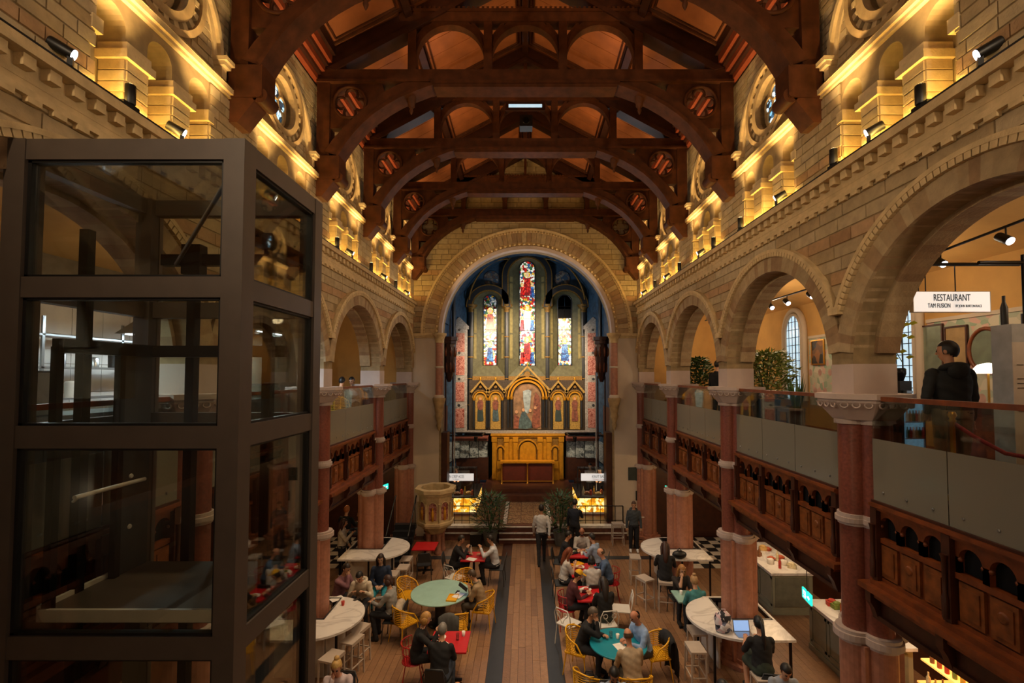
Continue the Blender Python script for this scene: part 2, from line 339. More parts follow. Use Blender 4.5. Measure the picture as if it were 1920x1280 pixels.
def arcade_wall(side):
    mb = MB()
    for k, c in enumerate(BAYS):
        a, b = COL_Y[k], COL_Y[k + 1]
        ss = [a, c - ARCH_R - 1e-3] + [c - ARCH_R * math.cos(PI * i / 36) for i in range(37)] + [c + ARCH_R + 1e-3, b]
        strip(mb, ss, lambda s: SPRING + math.sqrt(max(0, ARCH_R ** 2 - (s - c) ** 2)) if abs(s - c) <= ARCH_R else 5.76, lambda s: 8.8, 0, -0.56, side)
    y0, y1 = 2.5, 17.9
    mb.box(min(side * (W + .31), side * (W + .56)), max(side * (W + .31), side * (W + .56)), y0, y1, 8.8, 10.2)      # niche backs
    # flat clerestory walls between groups of three niches
    edges = [y0]
    for c in CLB:
        edges += [c - 0.845, c + 0.845]
    edges.append(y1)
    for i in range(0, len(edges), 2):
        if edges[i + 1] > edges[i]: strip(mb, [edges[i], edges[i + 1]], lambda s: 8.8, lambda s: 10.2, 0, -0.31, side)
    for c in CLB:
        for q in (-0.66, 0, 0.66):
            ss = [c + q - 0.33, c + q - .186] + [c + q - 0.185 * math.cos(PI * i / 12) for i in range(13)] + [c + q + .186, c + q + 0.33]
            strip(mb, ss, lambda s: 9.72 + math.sqrt(max(0, 0.185 ** 2 - (s - c - q) ** 2)) if abs(s - c - q) < .1855 else 9.58, lambda s: 10.2, -0.015, -0.31, side)
    # upper wall with round window openings
    cz = 10.88; rr = 0.44; ss = [y0]
    for c in CLB: ss += [c - rr - 1e-3] + [c - rr * math.cos(PI * i / 20) for i in range(21)] + [c + rr + 1e-3]
    ss.append(y1)
    half = lambda s: max([0] + [math.sqrt(max(0, rr * rr - (s - c) ** 2)) for c in CLB])
    strip(mb, ss, lambda s: 10.05, lambda s: cz - half(s), UP_D, -0.5, side); strip(mb, ss, lambda s: cz + half(s), lambda s: 12.75, UP_D, -0.5, side)
    wall = mb.build('wall_arcade_' + SIDE[side], 'mortar', None, 'structure')
    rzf = 0 if side < 0 else PI
    P0 = lambda d: (lambda s, z: (R(side, s, z, d), rzf))
    okarch = lambda a, e, z0, z1: all(math.hypot(s - c, z - SPRING) > 1.80 for c in BAYS for s in (a, e, (a + e) / 2) for z in (z0, z1)) or z1 < SPRING
    items = courses(2.9, 17.88, 6.16, 8.52, 0.62, 0.182, okarch, P0(0.004), bands=(3, 6, 9), g=.007)
    ring = lambda a, e, z0, z1: all(math.hypot(s - c, z - cz) > 0.60 for c in CLB for s in (a, e, (a + e) / 2) for z in (z0, z1))
    items += courses(2.9, 17.88, 10.34, 12.1, 0.33, 0.11, ring, P0(UP_D + 0.004), bands=())
    for i in range(0, len(edges), 2):
        a, b = edges[i], edges[i + 1]
        items += courses(max(a, 2.9), b, 8.84, 9.98, 0.34, 0.143, lambda *q: True, P0(0.004), bands=(1,))
    # niche piers: ashlar shaft, brick band, capital
    for c in CLB:
        for q in (-0.33, 0.33):
            p = MB(); p.box(*sorted((side * (W + 0.005), side * (W + .3))), c + q - .145, c + q + .145, 8.8, 9.42)
            sh = p.build('niche_pier', 'mortar', wall)
            capb = MB()
            for (dd, z0, z1) in ((0.05, 9.40, 9.49), (0.02, 9.49, 9.585)):
                capb.box(*sorted((side * (W - dd), side * (W + .3))), c + q - .145 - dd, c + q + .145 + dd, z0, z1)
            capb.build('niche_capital', 'stone_trim', wall)
            for j in range(5):
                z = 8.8 + (j + .5) * 0.121; m = 'brick_band' if j == 1 else 'stone'
                items.append((R(side, c + q, z, -0.005), (0.03, 0.285, 0.113), rzf, m))
                items.append(((side * (W + .15), c + q - .147, z), (0.025, 0.285, 0.113), -PI / 2, m))
        for q in (-0.845, 0.845):     # imposts at the jambs
            capb = MB(); capb.box(*sorted((side * (W - .03), side * (W + .3))), c + q - .06, c + q + .06, 9.44, 9.585); capb.build('impost', 'stone_trim', wall)
            for j in range(5):
                if q > 0: items.append(((side * (W + .15), c + q - .005, 8.8 + (j + .5) * 0.152), (0.025, 0.285, 0.142), -PI / 2, 'brick_band' if j == 1 else 'stone'))
    lay(wall, items)
    # arches: two orders of voussoirs, billets and hood moulds
    x = side * W
    for k, c in enumerate(BAYS):
        n = 46
        for i in range(n):
            a = math.radians(7) + (PI - math.radians(14)) * (i + .5) / n
            link('voussoir', VOUSS[side], wall, None, (x, c, SPRING), (a, 0, 0)); link('soffit_voussoir', VOUSS2[side], wall, None, (x, c, SPRING), (a, 0, 0))
        am = math.acos(1.925 / 2.09); nb = 56; far = k > 1; bb = MB()
        for i in range(nb):
            a = am + (PI - 2 * am) * (i + .5) / nb
            if k in (0, 1): link('billet', BILLET[side], wall, None, (x, c, SPRING), (a, 0, 0))
            else:
                rot = Matrix.Rotation(a, 3, 'X'); bb.add([rot @ v.co + Vector((x, c, SPRING)) for v in BILLET[side].vertices], [list(p.vertices) for p in BILLET[side].polygons])
        if far: bb.build('billets_beyond', 'stone_trim', wall, 'stuff')
        hd = MB()
        for rr0, rr1, dd in ((2.035, 2.09, 0.10), (1.955, 2.04, 0.03)):
            A = arc(c, SPRING, rr0, am, PI - am, 40); B = arc(c, SPRING, rr1, am, PI - am, 40)
            for i in range(40): hd.prism([R(side, *A[i], -.02), R(side, *A[i + 1], -.02), R(side, *B[i + 1], -.02), R(side, *B[i], -.02)], [R(side, *A[i], dd), R(side, *A[i + 1], dd), R(side, *B[i + 1], dd), R(side, *B[i], dd)])
        hd.build('hood_mould', 'stone_trim', wall)
        st = MB(); st.cbox(R(side, COL_Y[k], 6.88, 0.05), (0.14, 0.2, 0.1)); st.build('hood_stop', 'stone_trim', wall)
    # cornice of two dentil rows below the ledge
    co = MB()
    for z0, z1, dd in ((8.70, 8.80, 0.16), (8.52, 8.71, 0.03), (8.38, 8.44, 0.07), (8.44, 8.53, 0.025)):
        co.box(*sorted((x, side * (W - dd))), 2.5, 17.9, z0, z1)
    co.build('cornice', 'stone_trim', wall)
    d1 = MB(); d1.cbox((0, 0, 0), (0.09, 0.105, 0.105)); me1 = d1.mesh('dentil', 'stone_trim'); d2 = MB(); d2.cbox((0, 0, 0), (0.05, 0.12, 0.05)); me2 = d2.mesh('dentil', 'stone_trim')
    y = 2.75
    while y < 17.8:
        link('dentil', me1, wall, None, R(side, y, 8.645, 0.072)); link('dentil', me2, wall, None, R(side, y + .1, 8.355, 0.045)); y += 0.222
    # string course and sloping sill above the niches
    stg = MB()
    for z0, z1, dd in ((10.0, 10.04, 0.04), (10.04, 10.11, 0.085)): stg.box(*sorted((side * (W + .1), side * (W - dd))), 2.5, 17.9, z0, z1)
    A = [R(side, 2.5, 10.11, 0.09), R(side, 2.5, 10.33, UP_D + .01), R(side, 2.5, 10.11, UP_D)]
    stg.prism(A, [(p[0], 17.9, p[2]) for p in A]); stg.build('string_course', 'stone_trim', wall)
    # round windows: moulded ring, dentils, outer hood with little capitals
    for c in CLB:
        rg = MB()
        for r0, r1, dd in ((0.44, 0.56, -0.02), (0.64, 0.72, 0.02)):
            A = arc(c, cz, r0, 0, 2 * PI, 40); B = arc(c, cz, r1, 0, 2 * PI, 40)
            for i in range(40): rg.prism([R(side, *A[i], -.2), R(side, *A[i + 1], -.2), R(side, *B[i + 1], -.2), R(side, *B[i], -.2)], [R(side, *A[i], dd), R(side, *A[i + 1], dd), R(side, *B[i + 1], dd), R(side, *B[i], dd)])
        rg.build('window_ring', 'stone_dark', wall)
        for i in range(22): link('ring_dentil', RING_B[side], wall, None, (x, c, cz), (2 * PI * i / 22, 0, 0))
        hd = MB()
        for r0, r1, dd in ((1.10, 1.17, UP_D + .09), (1.02, 1.10, UP_D + .04)):
            A = arc(c, 10.5, r0, 0, PI, 36); B = arc(c, 10.5, r1, 0, PI, 36)
            for i in range(36): hd.prism([R(side, *A[i], -.2), R(side, *A[i + 1], -.2), R(side, *B[i + 1], -.2), R(side, *B[i], -.2)], [R(side, *A[i], dd), R(side, *A[i + 1], dd), R(side, *B[i + 1], dd), R(side, *B[i], dd)])
        hd.build('window_hood', 'stone_trim', wall)
        for q in (-1.12, 1.12):
            cp = MB()
            for w_, z0, z1 in ((0.10, 10.22, 10.38), (0.15, 10.38, 10.44), (0.19, 10.44, 10.5)): cp.cbox(R(side, c + q, (z0 + z1) / 2, UP_D + w_ / 2), (w_ + .06, w_, z1 - z0))
            cp.build('hood_capital', 'stone_trim', wall)
    return wall
def round_window(side, c, n):
    cz = 10.88; o = MB(); xg = side * (W + .2)
    A = arc(c, cz, 0.44, 0, 2 * PI, 32)[:-1]; o.prism([(xg, y, z) for y, z in A], [(xg + side * .02, y, z) for y, z in A])
    w = o.build('window_%d' % n, 'stone_dark', None, 'structure')
    for i in range(5):
        a = 2 * PI * i / 5 + PI / 2; p = MB(); B = arc(c + .215 * math.cos(a), cz + .215 * math.sin(a), 0.13, 0, 2 * PI, 14)[:-1]
        p.prism([(xg - side * .015, y, z) for y, z in B], [(xg - side * .005, y, z) for y, z in B]); p.build('pane', 'rose_glass', w)
        t = MB(); t.tube([(xg - side * .03, y, z) for y, z in arc(c + .215 * math.cos(a), cz + .215 * math.sin(a), 0.135, 0, 2 * PI, 14)[:-1]], 0.02, 6, True); t.build('tracery', 'stone_dark', w)
    p = MB(); B = arc(c, cz, 0.085, 0, 2 * PI, 14)[:-1]; p.prism([(xg - side * .015, y, z) for y, z in B], [(xg - side * .005, y, z) for y, z in B]); p.build('pane', 'rose_glass', w)
voromat('rose_glass', ['#a9d4ea', '#6fa6c8', '#20303c', '#cfe6f2', '#38566b', '#10181f'], 14.0, 0.3, 1.3, lead=0.05)
arcade_wall(-1); arcade_wall(1)
n = 1
for s in (-1, 1):
    for c in CLB: round_window(s, c, n); n += 1

# ------------------------------------------------------------------ clustered columns
def quatre(off, rs, n=48):
    out = []
    for i in range(n):
        a = 2 * PI * i / n; d = (a + PI / 4) % (PI / 2) - PI / 4
        r = off * math.cos(d) + math.sqrt(max(0, rs * rs - (off * math.sin(d)) ** 2)); out.append((r * math.cos(a), r * math.sin(a)))
    return out
def octo(r): return [(r * math.cos(PI / 8 + i * PI / 4) / math.cos(PI / 8), r * math.sin(PI / 8 + i * PI / 4) / math.cos(PI / 8)) for i in range(8)]
def make_column():
    t = thing('clustered_column', 'x', 'column', group='clustered granite columns of the nave arcades')
    lp = MB(); lp.xy(quatre(.19, .185), 0.12, 2.55); lp.cbox((0, 0, 1.3), (.5, .5, 2.5)); lp.build('lower_pier', 'granite_light', t)
    b = MB(); b.xy(octo(.47), 0, .08); b.xy(quatre(.22, .2), .08, .16); b.build('base', 'granite_light', t)
    l = MB()
    for sc, z0, z1 in ((1.02, 2.53, 2.58), (1.16, 2.58, 2.66), (1.08, 2.66, 2.70)): l.xy([(x * sc, y * sc) for x, y in quatre(.2, .19)], z0, z1)
    l.build('ledge_mould', 'paint_pale', t)
    for i in range(4):
        s = MB(); s.lathe([(.165, 2.68), (.165, 5.40)], 20, (.175 * math.cos(i * PI / 2), .175 * math.sin(i * PI / 2), 0)); s.build('shaft', 'granite', t)
    r = MB()
    for sc, z0, z1 in ((1.05, 4.04, 4.08), (1.15, 4.08, 4.14), (1.07, 4.14, 4.19)): r.xy([(x * sc, y * sc) for x, y in quatre(.175, .17)], z0, z1)
    r.build('shaft_ring', 'paint_pale', t)
    c = MB(); c.xy([(x * 1.1, y * 1.1) for x, y in quatre(.175, .17)], 5.37, 5.43)
    for a, b_, z0, z1 in ((.34, .47, 5.43, 5.60), (.47, .52, 5.60, 5.66), (.50, .50, 5.66, 5.70), (.53, .53, 5.70, 5.77)):
        A = octo(a); B = octo(b_); c.prism([(x, y, z0) for x, y in A], [(x, y, z1) for x, y in B])
    cap = c.build('capital', 'paint_pale', t)
    for i in range(8):
        for q in (-1, 0, 1):
            a = i * PI / 4; d = Vector((math.cos(a), math.sin(a), 0)); e = Vector((-d.y, d.x, 0)); p = d * .505 + e * q * .13 + Vector((0, 0, 5.63))
            m = MB(); m.tube([p + e * .042 * math.cos(2 * PI * k / 10) + Vector((0, 0, .036 * math.sin(2 * PI * k / 10))) for k in range(10)], .011, 5, True); m.build('carved_ring', 'paint_pale', cap)
    k = MB(); k.box(-.285, .285, -.22, .22, 5.76, 6.16); k.build('pier_block', 'paint_pale', t)
    return t
col0 = make_column(); first = True
for s in (-1, 1):
    for k in range(1, 5):
        nm = '%s clustered red granite column from the chancel arch, %s side of the nave' % (ORD[4 - k], SIDE[s])
        if first: col0.location = (s * (W + .28), COL_Y[k], 0); col0['label'] = nm; first = False
        else: dup(col0, (s * (W + .28), COL_Y[k], 0), 0, nm)

# ------------------------------------------------------------------ gallery fronts and glass balustrades
GL = 3.85 - 0.66
def make_front():
    t = thing('gallery_parapet', 'x', 'parapet', group='carved wooden gallery parapets')
    n = 3; sl = GL / n
    m = MB(); m.box(-.05, .10, -GL / 2, GL / 2, 4.33, 4.37); m.box(-.08, .12, -GL / 2, GL / 2, 4.37, 4.41); m.build('top_rail', 'gallery_wood', t)
    m = MB(); m.box(-.17, .1, -GL / 2 - .1, GL / 2 + .1, 3.33, 3.40); m.box(-.11, .1, -GL / 2, GL / 2, 3.26, 3.33); m.box(-.08, .1, -GL / 2, GL / 2, 3.40, 3.46); m.build('ledge', 'gallery_wood', t)
    m = MB(); m.box(-.02, .1, -GL / 2, GL / 2, 3.02, 3.27); m.box(-.06, .1, -GL / 2, GL / 2, 2.98, 3.04); m.build('frieze', 'gallery_dark', t)
    m = MB(); m.box(.09, .12, -GL / 2, GL / 2, 3.4, 4.35); m.build('void_backing', 'void', t)  # near-black sheet paints the darkness behind the arched openings
    for i in range(n + 1):
        y = -GL / 2 + i * sl; y = min(max(y, -GL / 2 + .05), GL / 2 - .05); p = MB(); p.box(-.06, .1, y - .05, y + .05, 3.44, 4.35); p.lathe([(.03, 3.5), (.035, 3.7), (.02, 3.75), (.025, 4.1), (.04, 4.15)], 8, (-.075, y, 0)); p.build('post', 'gallery_dark', t)
        b = MB(); b.xz([(-.15, 3.33), (-.02, 3.33), (-.02, 3.0), (-.06, 3.0), (-.1, 3.12), (-.15, 3.2)], y - .045, y + .045); b.build('bracket', 'gallery_dark', t)
    for i in range(n):
        y0 = -GL / 2 + i * sl + .05; w = (sl - .1) / 3
        sc = MB()
        for j in range(3):
            c = y0 + (j + .5) * w; r = w / 2 - .035; ss = [c - w / 2] + [c - r * math.cos(PI * k / 12) for k in range(13)] + [c + w / 2]
            for a, b in zip(ss[:-1], ss[1:]):
                lo = lambda s: (4.14 + math.sqrt(max(0, r * r - (s - c) ** 2))) if abs(s - c) < r - 1e-6 else 3.98
                la, lb = lo(a + 1e-5), lo(b - 1e-5); sc.hexa([(0, a, la), (0, b, lb), (.06, b, lb), (.06, a, la), (0, a, 4.34), (0, b, 4.34), (.06, b, 4.34), (.06, a, 4.34)])
            for q in (-1, 1):
                sc.box(0, .05, c + q * w / 2 - (.035 if q > 0 else 0), c + q * w / 2 + (.035 if q < 0 else 0), 3.95, 4.15); sc.ell((.02, c + q * r * .98, 4.13), .028, 6, 4)
        sc.box(-.01, .08, y0, y0 + 3 * w, 3.93, 3.99); sc.build('arcaded_screen', 'gallery_wood', t)
        fr = MB(); fr.box(.0, .08, y0, y0 + 3 * w, 3.45, 3.5); fr.box(.03, .08, y0, y0 + 3 * w, 3.46, 3.95); fr.build('panel_frame', 'gallery_wood', t)
        for j in range(3):
            c = y0 + (j + .5) * w; p = MB(); p.box(.0, .06, c - w / 2 + .03, c + w / 2 - .03, 3.52, 3.91); p.box(-.012, .05, c - w / 2 + .07, c + w / 2 - .07, 3.57, 3.86)
            if j == 1: p.lathe([(.055, 0), (.04, .012)], 12, (-.012, c, 3.76), rot=Matrix.Rotation(-PI / 2, 3, 'Y'))
            p.build('panel', 'gallery_panel', t)
    return t
def make_balus():
    t = thing('glass_balustrade', 'x', 'balustrade', group='glass balustrades on the galleries')
    m = MB(); m.box(-.035, .035, -GL / 2 - .02, GL / 2 + .02, 5.69, 5.745); m.build('handrail', 'gallery_wood', t)
    m = MB(); m.box(-.04, .05, -GL / 2, GL / 2, 4.412, 4.44); m.build('base_channel', 'gallery_dark', t)
    for i in range(3):
        y0 = -GL / 2 + i * GL / 3 + .006; y1 = y0 + GL / 3 - .012
        p = MB(); p.box(-.006, .006, y0, y1, 4.42, 5.69); g = p.build('glass_pane', 'rail_glass', t)
        f = MB(); f.box(-.009, -.0065, y0, y1, 4.44, 5.21); f.build('frosted_film', 'frosted_glass', g)
        for k in range(3):
            b = MB(); b.lathe([(.014, 0), (.016, .006), (.01, .012)], 10, (-.011, y0 + (k + .5) * GL / 9, 4.56), rot=Matrix.Rotation(-PI / 2, 3, 'Y')); b.build('glass_stud', 'stainless', g)
    return t
fr0, ba0 = make_front(), make_balus(); first = True
for s in (1, -1):
    for k in range(3, -1, -1):
        who = '%s bay from the chancel, %s side' % (ORD[3 - k], SIDE[s]); rz = 0 if s > 0 else PI
        if first: fr0.location = (s * (W + .14), BAYS[k], 0); ba0.location = (s * (W + .14), BAYS[k], 0); f_, b_ = fr0, ba0; first = False
        else:
            f_ = dup(fr0, (s * (W + .14), BAYS[k], 0), rz); b_ = dup(ba0, (s * (W + .14), BAYS[k], 0), rz)
        f_['label'] = 'carved wooden gallery parapet with arched openings, ' + who; b_['label'] = 'part frosted glass balustrade with wooden handrail, ' + who

# ------------------------------------------------------------------ galleries, aisles, floor, roof
for s in (-1, 1):
    nm = SIDE[s]
    m = MB(); m.box(*sorted((s * (W + .24), s * XO)), -1.5, 17.9, GF - .1, GF, 0); m.box(*sorted((s * (W + .24), s * XO)), -1.5, 17.9, 3.0, GF - .1, 1)
    m.build('floor_gallery_' + nm, ['gallery_wood', 'gallery_dark'], None, 'structure')
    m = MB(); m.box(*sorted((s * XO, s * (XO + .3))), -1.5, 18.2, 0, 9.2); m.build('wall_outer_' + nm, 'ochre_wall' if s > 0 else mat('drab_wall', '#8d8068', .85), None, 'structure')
    m = MB()      # curved gallery ceiling rising from the outer wall to the arcade
    pts = [(s * (W + .56 + (XO - W - .56) * i / 10), 8.6 - .55 * (i / 10) ** 2) for i in range(11)]
    for a, b in zip(pts[:-1], pts[1:]): m.xz([a, b, (b[0], b[1] + .08), (a[0], a[1] + .08)], -1.5, 17.9)
    m.build('ceiling_gallery_' + nm, 'ochre_wall', None, 'structure')
for s in (-1, 1):
    m = MB(); m.box(*sorted((s * (XO - .04), s * XO)), -1.5, 17.9, 0, 3.0); m.build('wall_panelling_' + SIDE[s], 'gallery_dark', None, 'structure')
    m = MB(); m.box(*sorted((s * 4.9, s * (XO - .05))), 17.84, 17.9, 0, 3.0); m.build('wall_aisle_end_' + SIDE[s], 'gallery_dark', None, 'structure')
m = MB(); m.box(-XO, XO, -1.7, -1.5, 0, 15.2); m.build('wall_front', 'paint_cream', None, 'structure')
# nave floor: boards laid along the nave, two dark strips, side boards across
fl = MB(); fl.box(-XO, XO, -1.5, 26, -.25, -.012); floor = fl.build('floor', 'gallery_dark', None, 'structure')
items = []
for x0, x1 in ((-XO, -.79), (-.46, .46), (.79, XO)):
    n = max(1, int(round((x1 - x0) / .145))); w = (x1 - x0) / n
    for i in range(n):
        y = 3.0 - random.random() * 1.5
        while y < 17.4:
            l = random.uniform(1.1, 2.2); e = min(y + l, 17.45)
            items.append(((x0 + (i + .5) * w, (y + e) / 2), (w - .004, e - y - .004))); y += l
pl = MB(); pl.hexa([(-.5, -.5, -.5), (.5, -.5, -.5), (.5, .5, -.5), (-.5, .5, -.5), (-.49, -.499, .5), (.49, -.499, .5), (.49, .499, .5), (-.49, .499, .5)]); PLANK = pl.mesh('plank', 'plank')
items.sort(key=lambda it: (abs(it[0][0]) > 4.2, it[0][1] if inview((it[0][0], it[0][1], 0), 0) else 99))
rest = MB()
for k, (c, d) in enumerate(items):
    if k < 300: link('plank', PLANK, floor, None, (c[0], c[1], -.006), None, (d[0], d[1], .012))
    else: rest.box(c[0] - d[0] / 2, c[0] + d[0] / 2, c[1] - d[1] / 2, c[1] + d[1] / 2, -.012, random.uniform(-.001, 0))
rest.build('planks_beyond', 'plank', floor, 'stuff')
for s in (-1, 1):
    m = MB(); m.box(*sorted((s * .462, s * .788)), 3, 15.9, -.012, .003); m.build('floor_strip', 'slate', floor)
m = MB(); m.box(.79, 4.2, 15.62, 15.9, -.012, .003); m.box(-3.4, -.79, 15.62, 15.9, -.012, .003); m.build('floor_strip', 'slate', floor)
# roof: boarded slopes, panels with mouldings, purlins, stepped red eaves
EAVE, RIDGE = 12.62, 14.95
def slope(x): return EAVE + (W + .06 - abs(x)) * (RIDGE - EAVE) / (W + .06)
m = MB()
for s in (-1, 1): m.xz([(s * (W + .3), slope(W + .3)), (0, RIDGE), (0, RIDGE + .15), (s * (W + .3), slope(W + .3) + .15)], -1.5, 17.95)
ceil = m.build('ceiling', 'ceiling_board', None, 'structure')
TY = [-1.4] + TRUSS_Y
for s in (-1, 1):
    for a, b in zip(TY[:-1], TY[1:]):
        for x0, x1 in ((3.95, 2.55), (2.35, .12)):
            fr = MB(); y0, y1 = a + .2, b - .2
            def bar(p, q, r): fr.tube([p, q], r, 6, smooth=False)
            for e, r in ((0, .035), (.09, .022)):
                xa, xb = x0 - e, x1 + e; c = [(s * xa, y0 + e, slope(xa) - .02), (s * xb, y0 + e, slope(xb) - .02), (s * xb, y1 - e, slope(xb) - .02), (s * xa, y1 - e, slope(xa) - .02)]
                for i in range(4): bar(c[i], c[(i + 1) % 4], r)
            fr.build('panel_moulding', 'truss_wood', ceil)
            bd = MB(); nb = max(3, int((b - a) / .3))
            for i in range(nb):
                ya, yb = y0 + .1 + (y1 - y0 - .2) * i / nb, y0 + .1 + (y1 - y0 - .2) * (i + 1) / nb
                z = -.004 - .006 * (i % 2); bd.hexa([(s * x0, ya, slope(x0) + z), (s * x1, ya, slope(x1) + z), (s * x1, yb - .006, slope(x1) + z), (s * x0, yb - .006, slope(x0) + z), (s * x0, ya, slope(x0) + .01), (s * x1, ya, slope(x1) + .01), (s * x1, yb - .006, slope(x1) + .01), (s * x0, yb - .006, slope(x0) + .01)])
            bd.build('ceiling_panel', 'ceiling_board', ceil)
    for x in (2.45,):
        p = MB(); p.cbox((s * x, 8.2, slope(x) - .1), (.16, 19.4, .2), Euler((0, s * .49, 0))); p.build('purlin', 'truss_dark', ceil)
    for i, (x, z, mt) in enumerate(((4.27, 12.10, 'eaves_red'), (4.20, 12.20, 'truss_dark'), (4.13, 12.27, 'eaves_red'), (4.06, 12.38, 'truss_dark'), (3.99, 12.46, 'eaves_red'), (3.92, 12.62, 'truss_dark'))):
        e = MB(); e.box(*sorted((s * x, s * (x + .1 + .07 * i))), -1.5, 17.85, z, z + .17); e.build('eaves_moulding', mt, ceil)
r = MB(); r.box(-.08, .08, -1.5, 17.8, RIDGE - .3, RIDGE - .02); r.build('ridge_beam', 'truss_dark', ceil)

# ------------------------------------------------------------------ roof trusses
LOW = [(3.83, 10.5), (3.66, 10.78), (3.5, 10.99), (3.32, 11.19), (3.12, 11.37), (2.87, 11.55), (2.6, 11.71), (2.33, 11.83), (2.05, 11.94), (1.85, 12.0)]
UPP = [(4.12, 10.6), (3.95, 10.85), (3.72, 11.12), (3.46, 11.37), (3.28, 11.54), (3.12, 11.69), (2.9, 11.85), (2.67, 11.98), (2.45, 12.07), (1.85, 12.09)]
def make_truss():
    t = thing('roof_truss', 'x', 'roof truss', group='arched timber roof trusses')
    b = MB(); b.box(-W, W, -.15, .15, 12.09, 12.32); b.box(-W, W, -.18, .18, 12.05, 12.10); b.build('tie_beam', 'truss_wood', t)
    b = MB(); b.box(-1.94, 1.94, -.21, .21, 12.0, 12.06); b.box(-1.88, 1.88, -.18, .18, 11.93, 12.01); b.build('tie_moulding', 'truss_wood', t)
    b = MB(); b.box(-2.62, 2.62, -.13, .13, 13.36, 13.55); b.box(-2.66, 2.66, -.16, .16, 13.55, 13.61)
    for i in range(52): b.box(-2.6 + i * .1, -2.55 + i * .1, -.17, -.13, 13.61, 13.64)
    b.build('collar_beam', 'truss_wood', t)
    for x in (-2.35, -.78, .78, 2.35):
        p = MB(); p.box(x - .085, x + .085, -.12, .12, 12.3, 13.37); p.build('queen_post', 'truss_wood', t)
    for x0, x1 in ((-2.265, -.865), (-.695, .695), (.865, 2.265)):
        c = (x0 + x1) / 2; r = (x1 - x0) / 2; a = MB(); A = arc(c, 12.61, r, 0, PI, 24)
        for i in range(24):
            (xa, za), (xb, zb) = A[i], A[i + 1]
            u = 13.38 if abs(xa - c) < r * .55 else min(13.38, za + .16 + .0); v = 13.38 if abs(xb - c) < r * .55 else min(13.38, zb + .16)
            a.xz([(xa, za), (xb, zb), (xb, v), (xa, u)], -.09, .09)
        for q in (-1, 1): a.xz([(c + q * r, 12.61), (c + q * r, 13.1), (c + q * r * .72, 13.36), (c + q * r * .62, 13.36), (c + q * r * .86, 12.98), (c + q * r * .97, 12.8)], -.07, .07)
        a.build('arch_brace', 'truss_wood', t)
    k = MB(); k.box(-.05, .05, -.06, .06, 13.6, 14.8); k.build('king_post', 'truss_wood', t)
    for s in (-1, 1):
        r = MB(); r.xz([(s * 4.2, 12.32), (s * 4.0, 12.32), (0, 14.5), (0, 14.86), (s * 4.3, 12.6)], -.13, .13); r.xz([(s * 4.1, 12.34), (s * 3.9, 12.30), (0, 14.44), (0, 14.52)], -.17, .17); r.build('rafter', 'truss_dark', t)
        p = MB(); p.box(*sorted((s * W, s * 4.03)), -.14, .14, 10.48, 12.09); p.build('wall_post', 'truss_wood', t)
        f = MB(); f.box(*sorted((s * W, s * 3.8)), -.18, .18, 10.02, 10.5)
        f.xz([(s * W, 9.66), (s * 4.16, 9.66), (s * 3.88, 10.02), (s * W, 10.02)], -.16, .16); f.build('corbel_foot', 'truss_wood', t)
        c = MB(); c.lathe([(.11, -.16), (.11, .16)], 14, (s * 3.84, 0, 10.06), rot=Matrix.Rotation(PI / 2, 3, 'X')); c.lathe([(.05, -.2), (.05, .2)], 10, (s * 3.84, 0, 10.06), rot=Matrix.Rotation(PI / 2, 3, 'X')); c.build('scroll', 'truss_wood', t)
        br = MB()
        for i in range(9): br.xz([(s * LOW[i][0], LOW[i][1]), (s * LOW[i + 1][0], LOW[i + 1][1]), (s * UPP[i + 1][0], UPP[i + 1][1]), (s * UPP[i][0], UPP[i][1])], -.15, .15)
        br.build('curved_brace', 'truss_wood', t)
        em = MB()
        for i in range(9):
            a, b_ = LOW[i], LOW[i + 1]; em.xz([(s * a[0], a[1] - .02), (s * b_[0], b_[1] - .02), (s * b_[0] + s * .02, b_[1] + .05), (s * a[0] + s * .04, a[1] + .04)], -.19, .19)
        em.build('brace_moulding', 'truss_wood', t)
        # spandrel plate with a round cusped opening
        poly = [(4.04, 12.08), (2.98, 12.08)] + [(x, z) for x, z in UPP[::-1] if 2.88 < x < 3.8] + [(4.04, 11.12)]
        cx, cz, rr = 3.63, 11.66, .33
        def hit(a):
            d = (math.cos(a), math.sin(a)); best = 9
            for i in range(len(poly)):
                (x1, z1), (x2, z2) = poly[i], poly[(i + 1) % len(poly)]; ex, ez = x2 - x1, z2 - z1; den = d[0] * ez - d[1] * ex
                if abs(den) < 1e-9: continue
                u = ((x1 - cx) * ez - (z1 - cz) * ex) / den; v = ((x1 - cx) * d[1] - (z1 - cz) * d[0]) / den
                if u > 0 and -1e-6 <= v <= 1 + 1e-6: best = min(best, u)
            return best
        angs = sorted([2 * PI * i / 48 for i in range(48)] + [math.atan2(z - cz, x - cx) % (2 * PI) for x, z in poly]); sp = MB()
        for i in range(len(angs)):
            a, b_ = angs[i], angs[(i + 1) % len(angs)]
            if abs(a - b_) < 1e-4: continue
            ha, hb = hit(a), hit(b_); q = []
            for rad, an in ((min(rr, ha), a), (ha, a), (hb, b_), (min(rr, hb), b_)): q.append((s * (cx + rad * math.cos(an)), cz + rad * math.sin(an)))
            sp.xz(q, -.08, .08)
        sp.build('spandrel', 'truss_wood', t)
        tr = MB(); tr.tube([(s * (cx + rr * math.cos(a)), -.09, cz + rr * math.sin(a)) for a in [2 * PI * i / 28 for i in range(28)]], .035, 6, True)
        for a in (.1, .1 + PI / 2, .1 + PI, .1 - PI / 2):
            tr.tube([(s * (cx + .2 * math.cos(a) + .12 * math.cos(b_)), -.03, cz + .2 * math.sin(a) + .12 * math.sin(b_)) for b_ in [a - 2.2 + 4.4 * i / 10 for i in range(11)]], .028, 5)
        tr.build('tracery_ring', 'truss_wood', t)
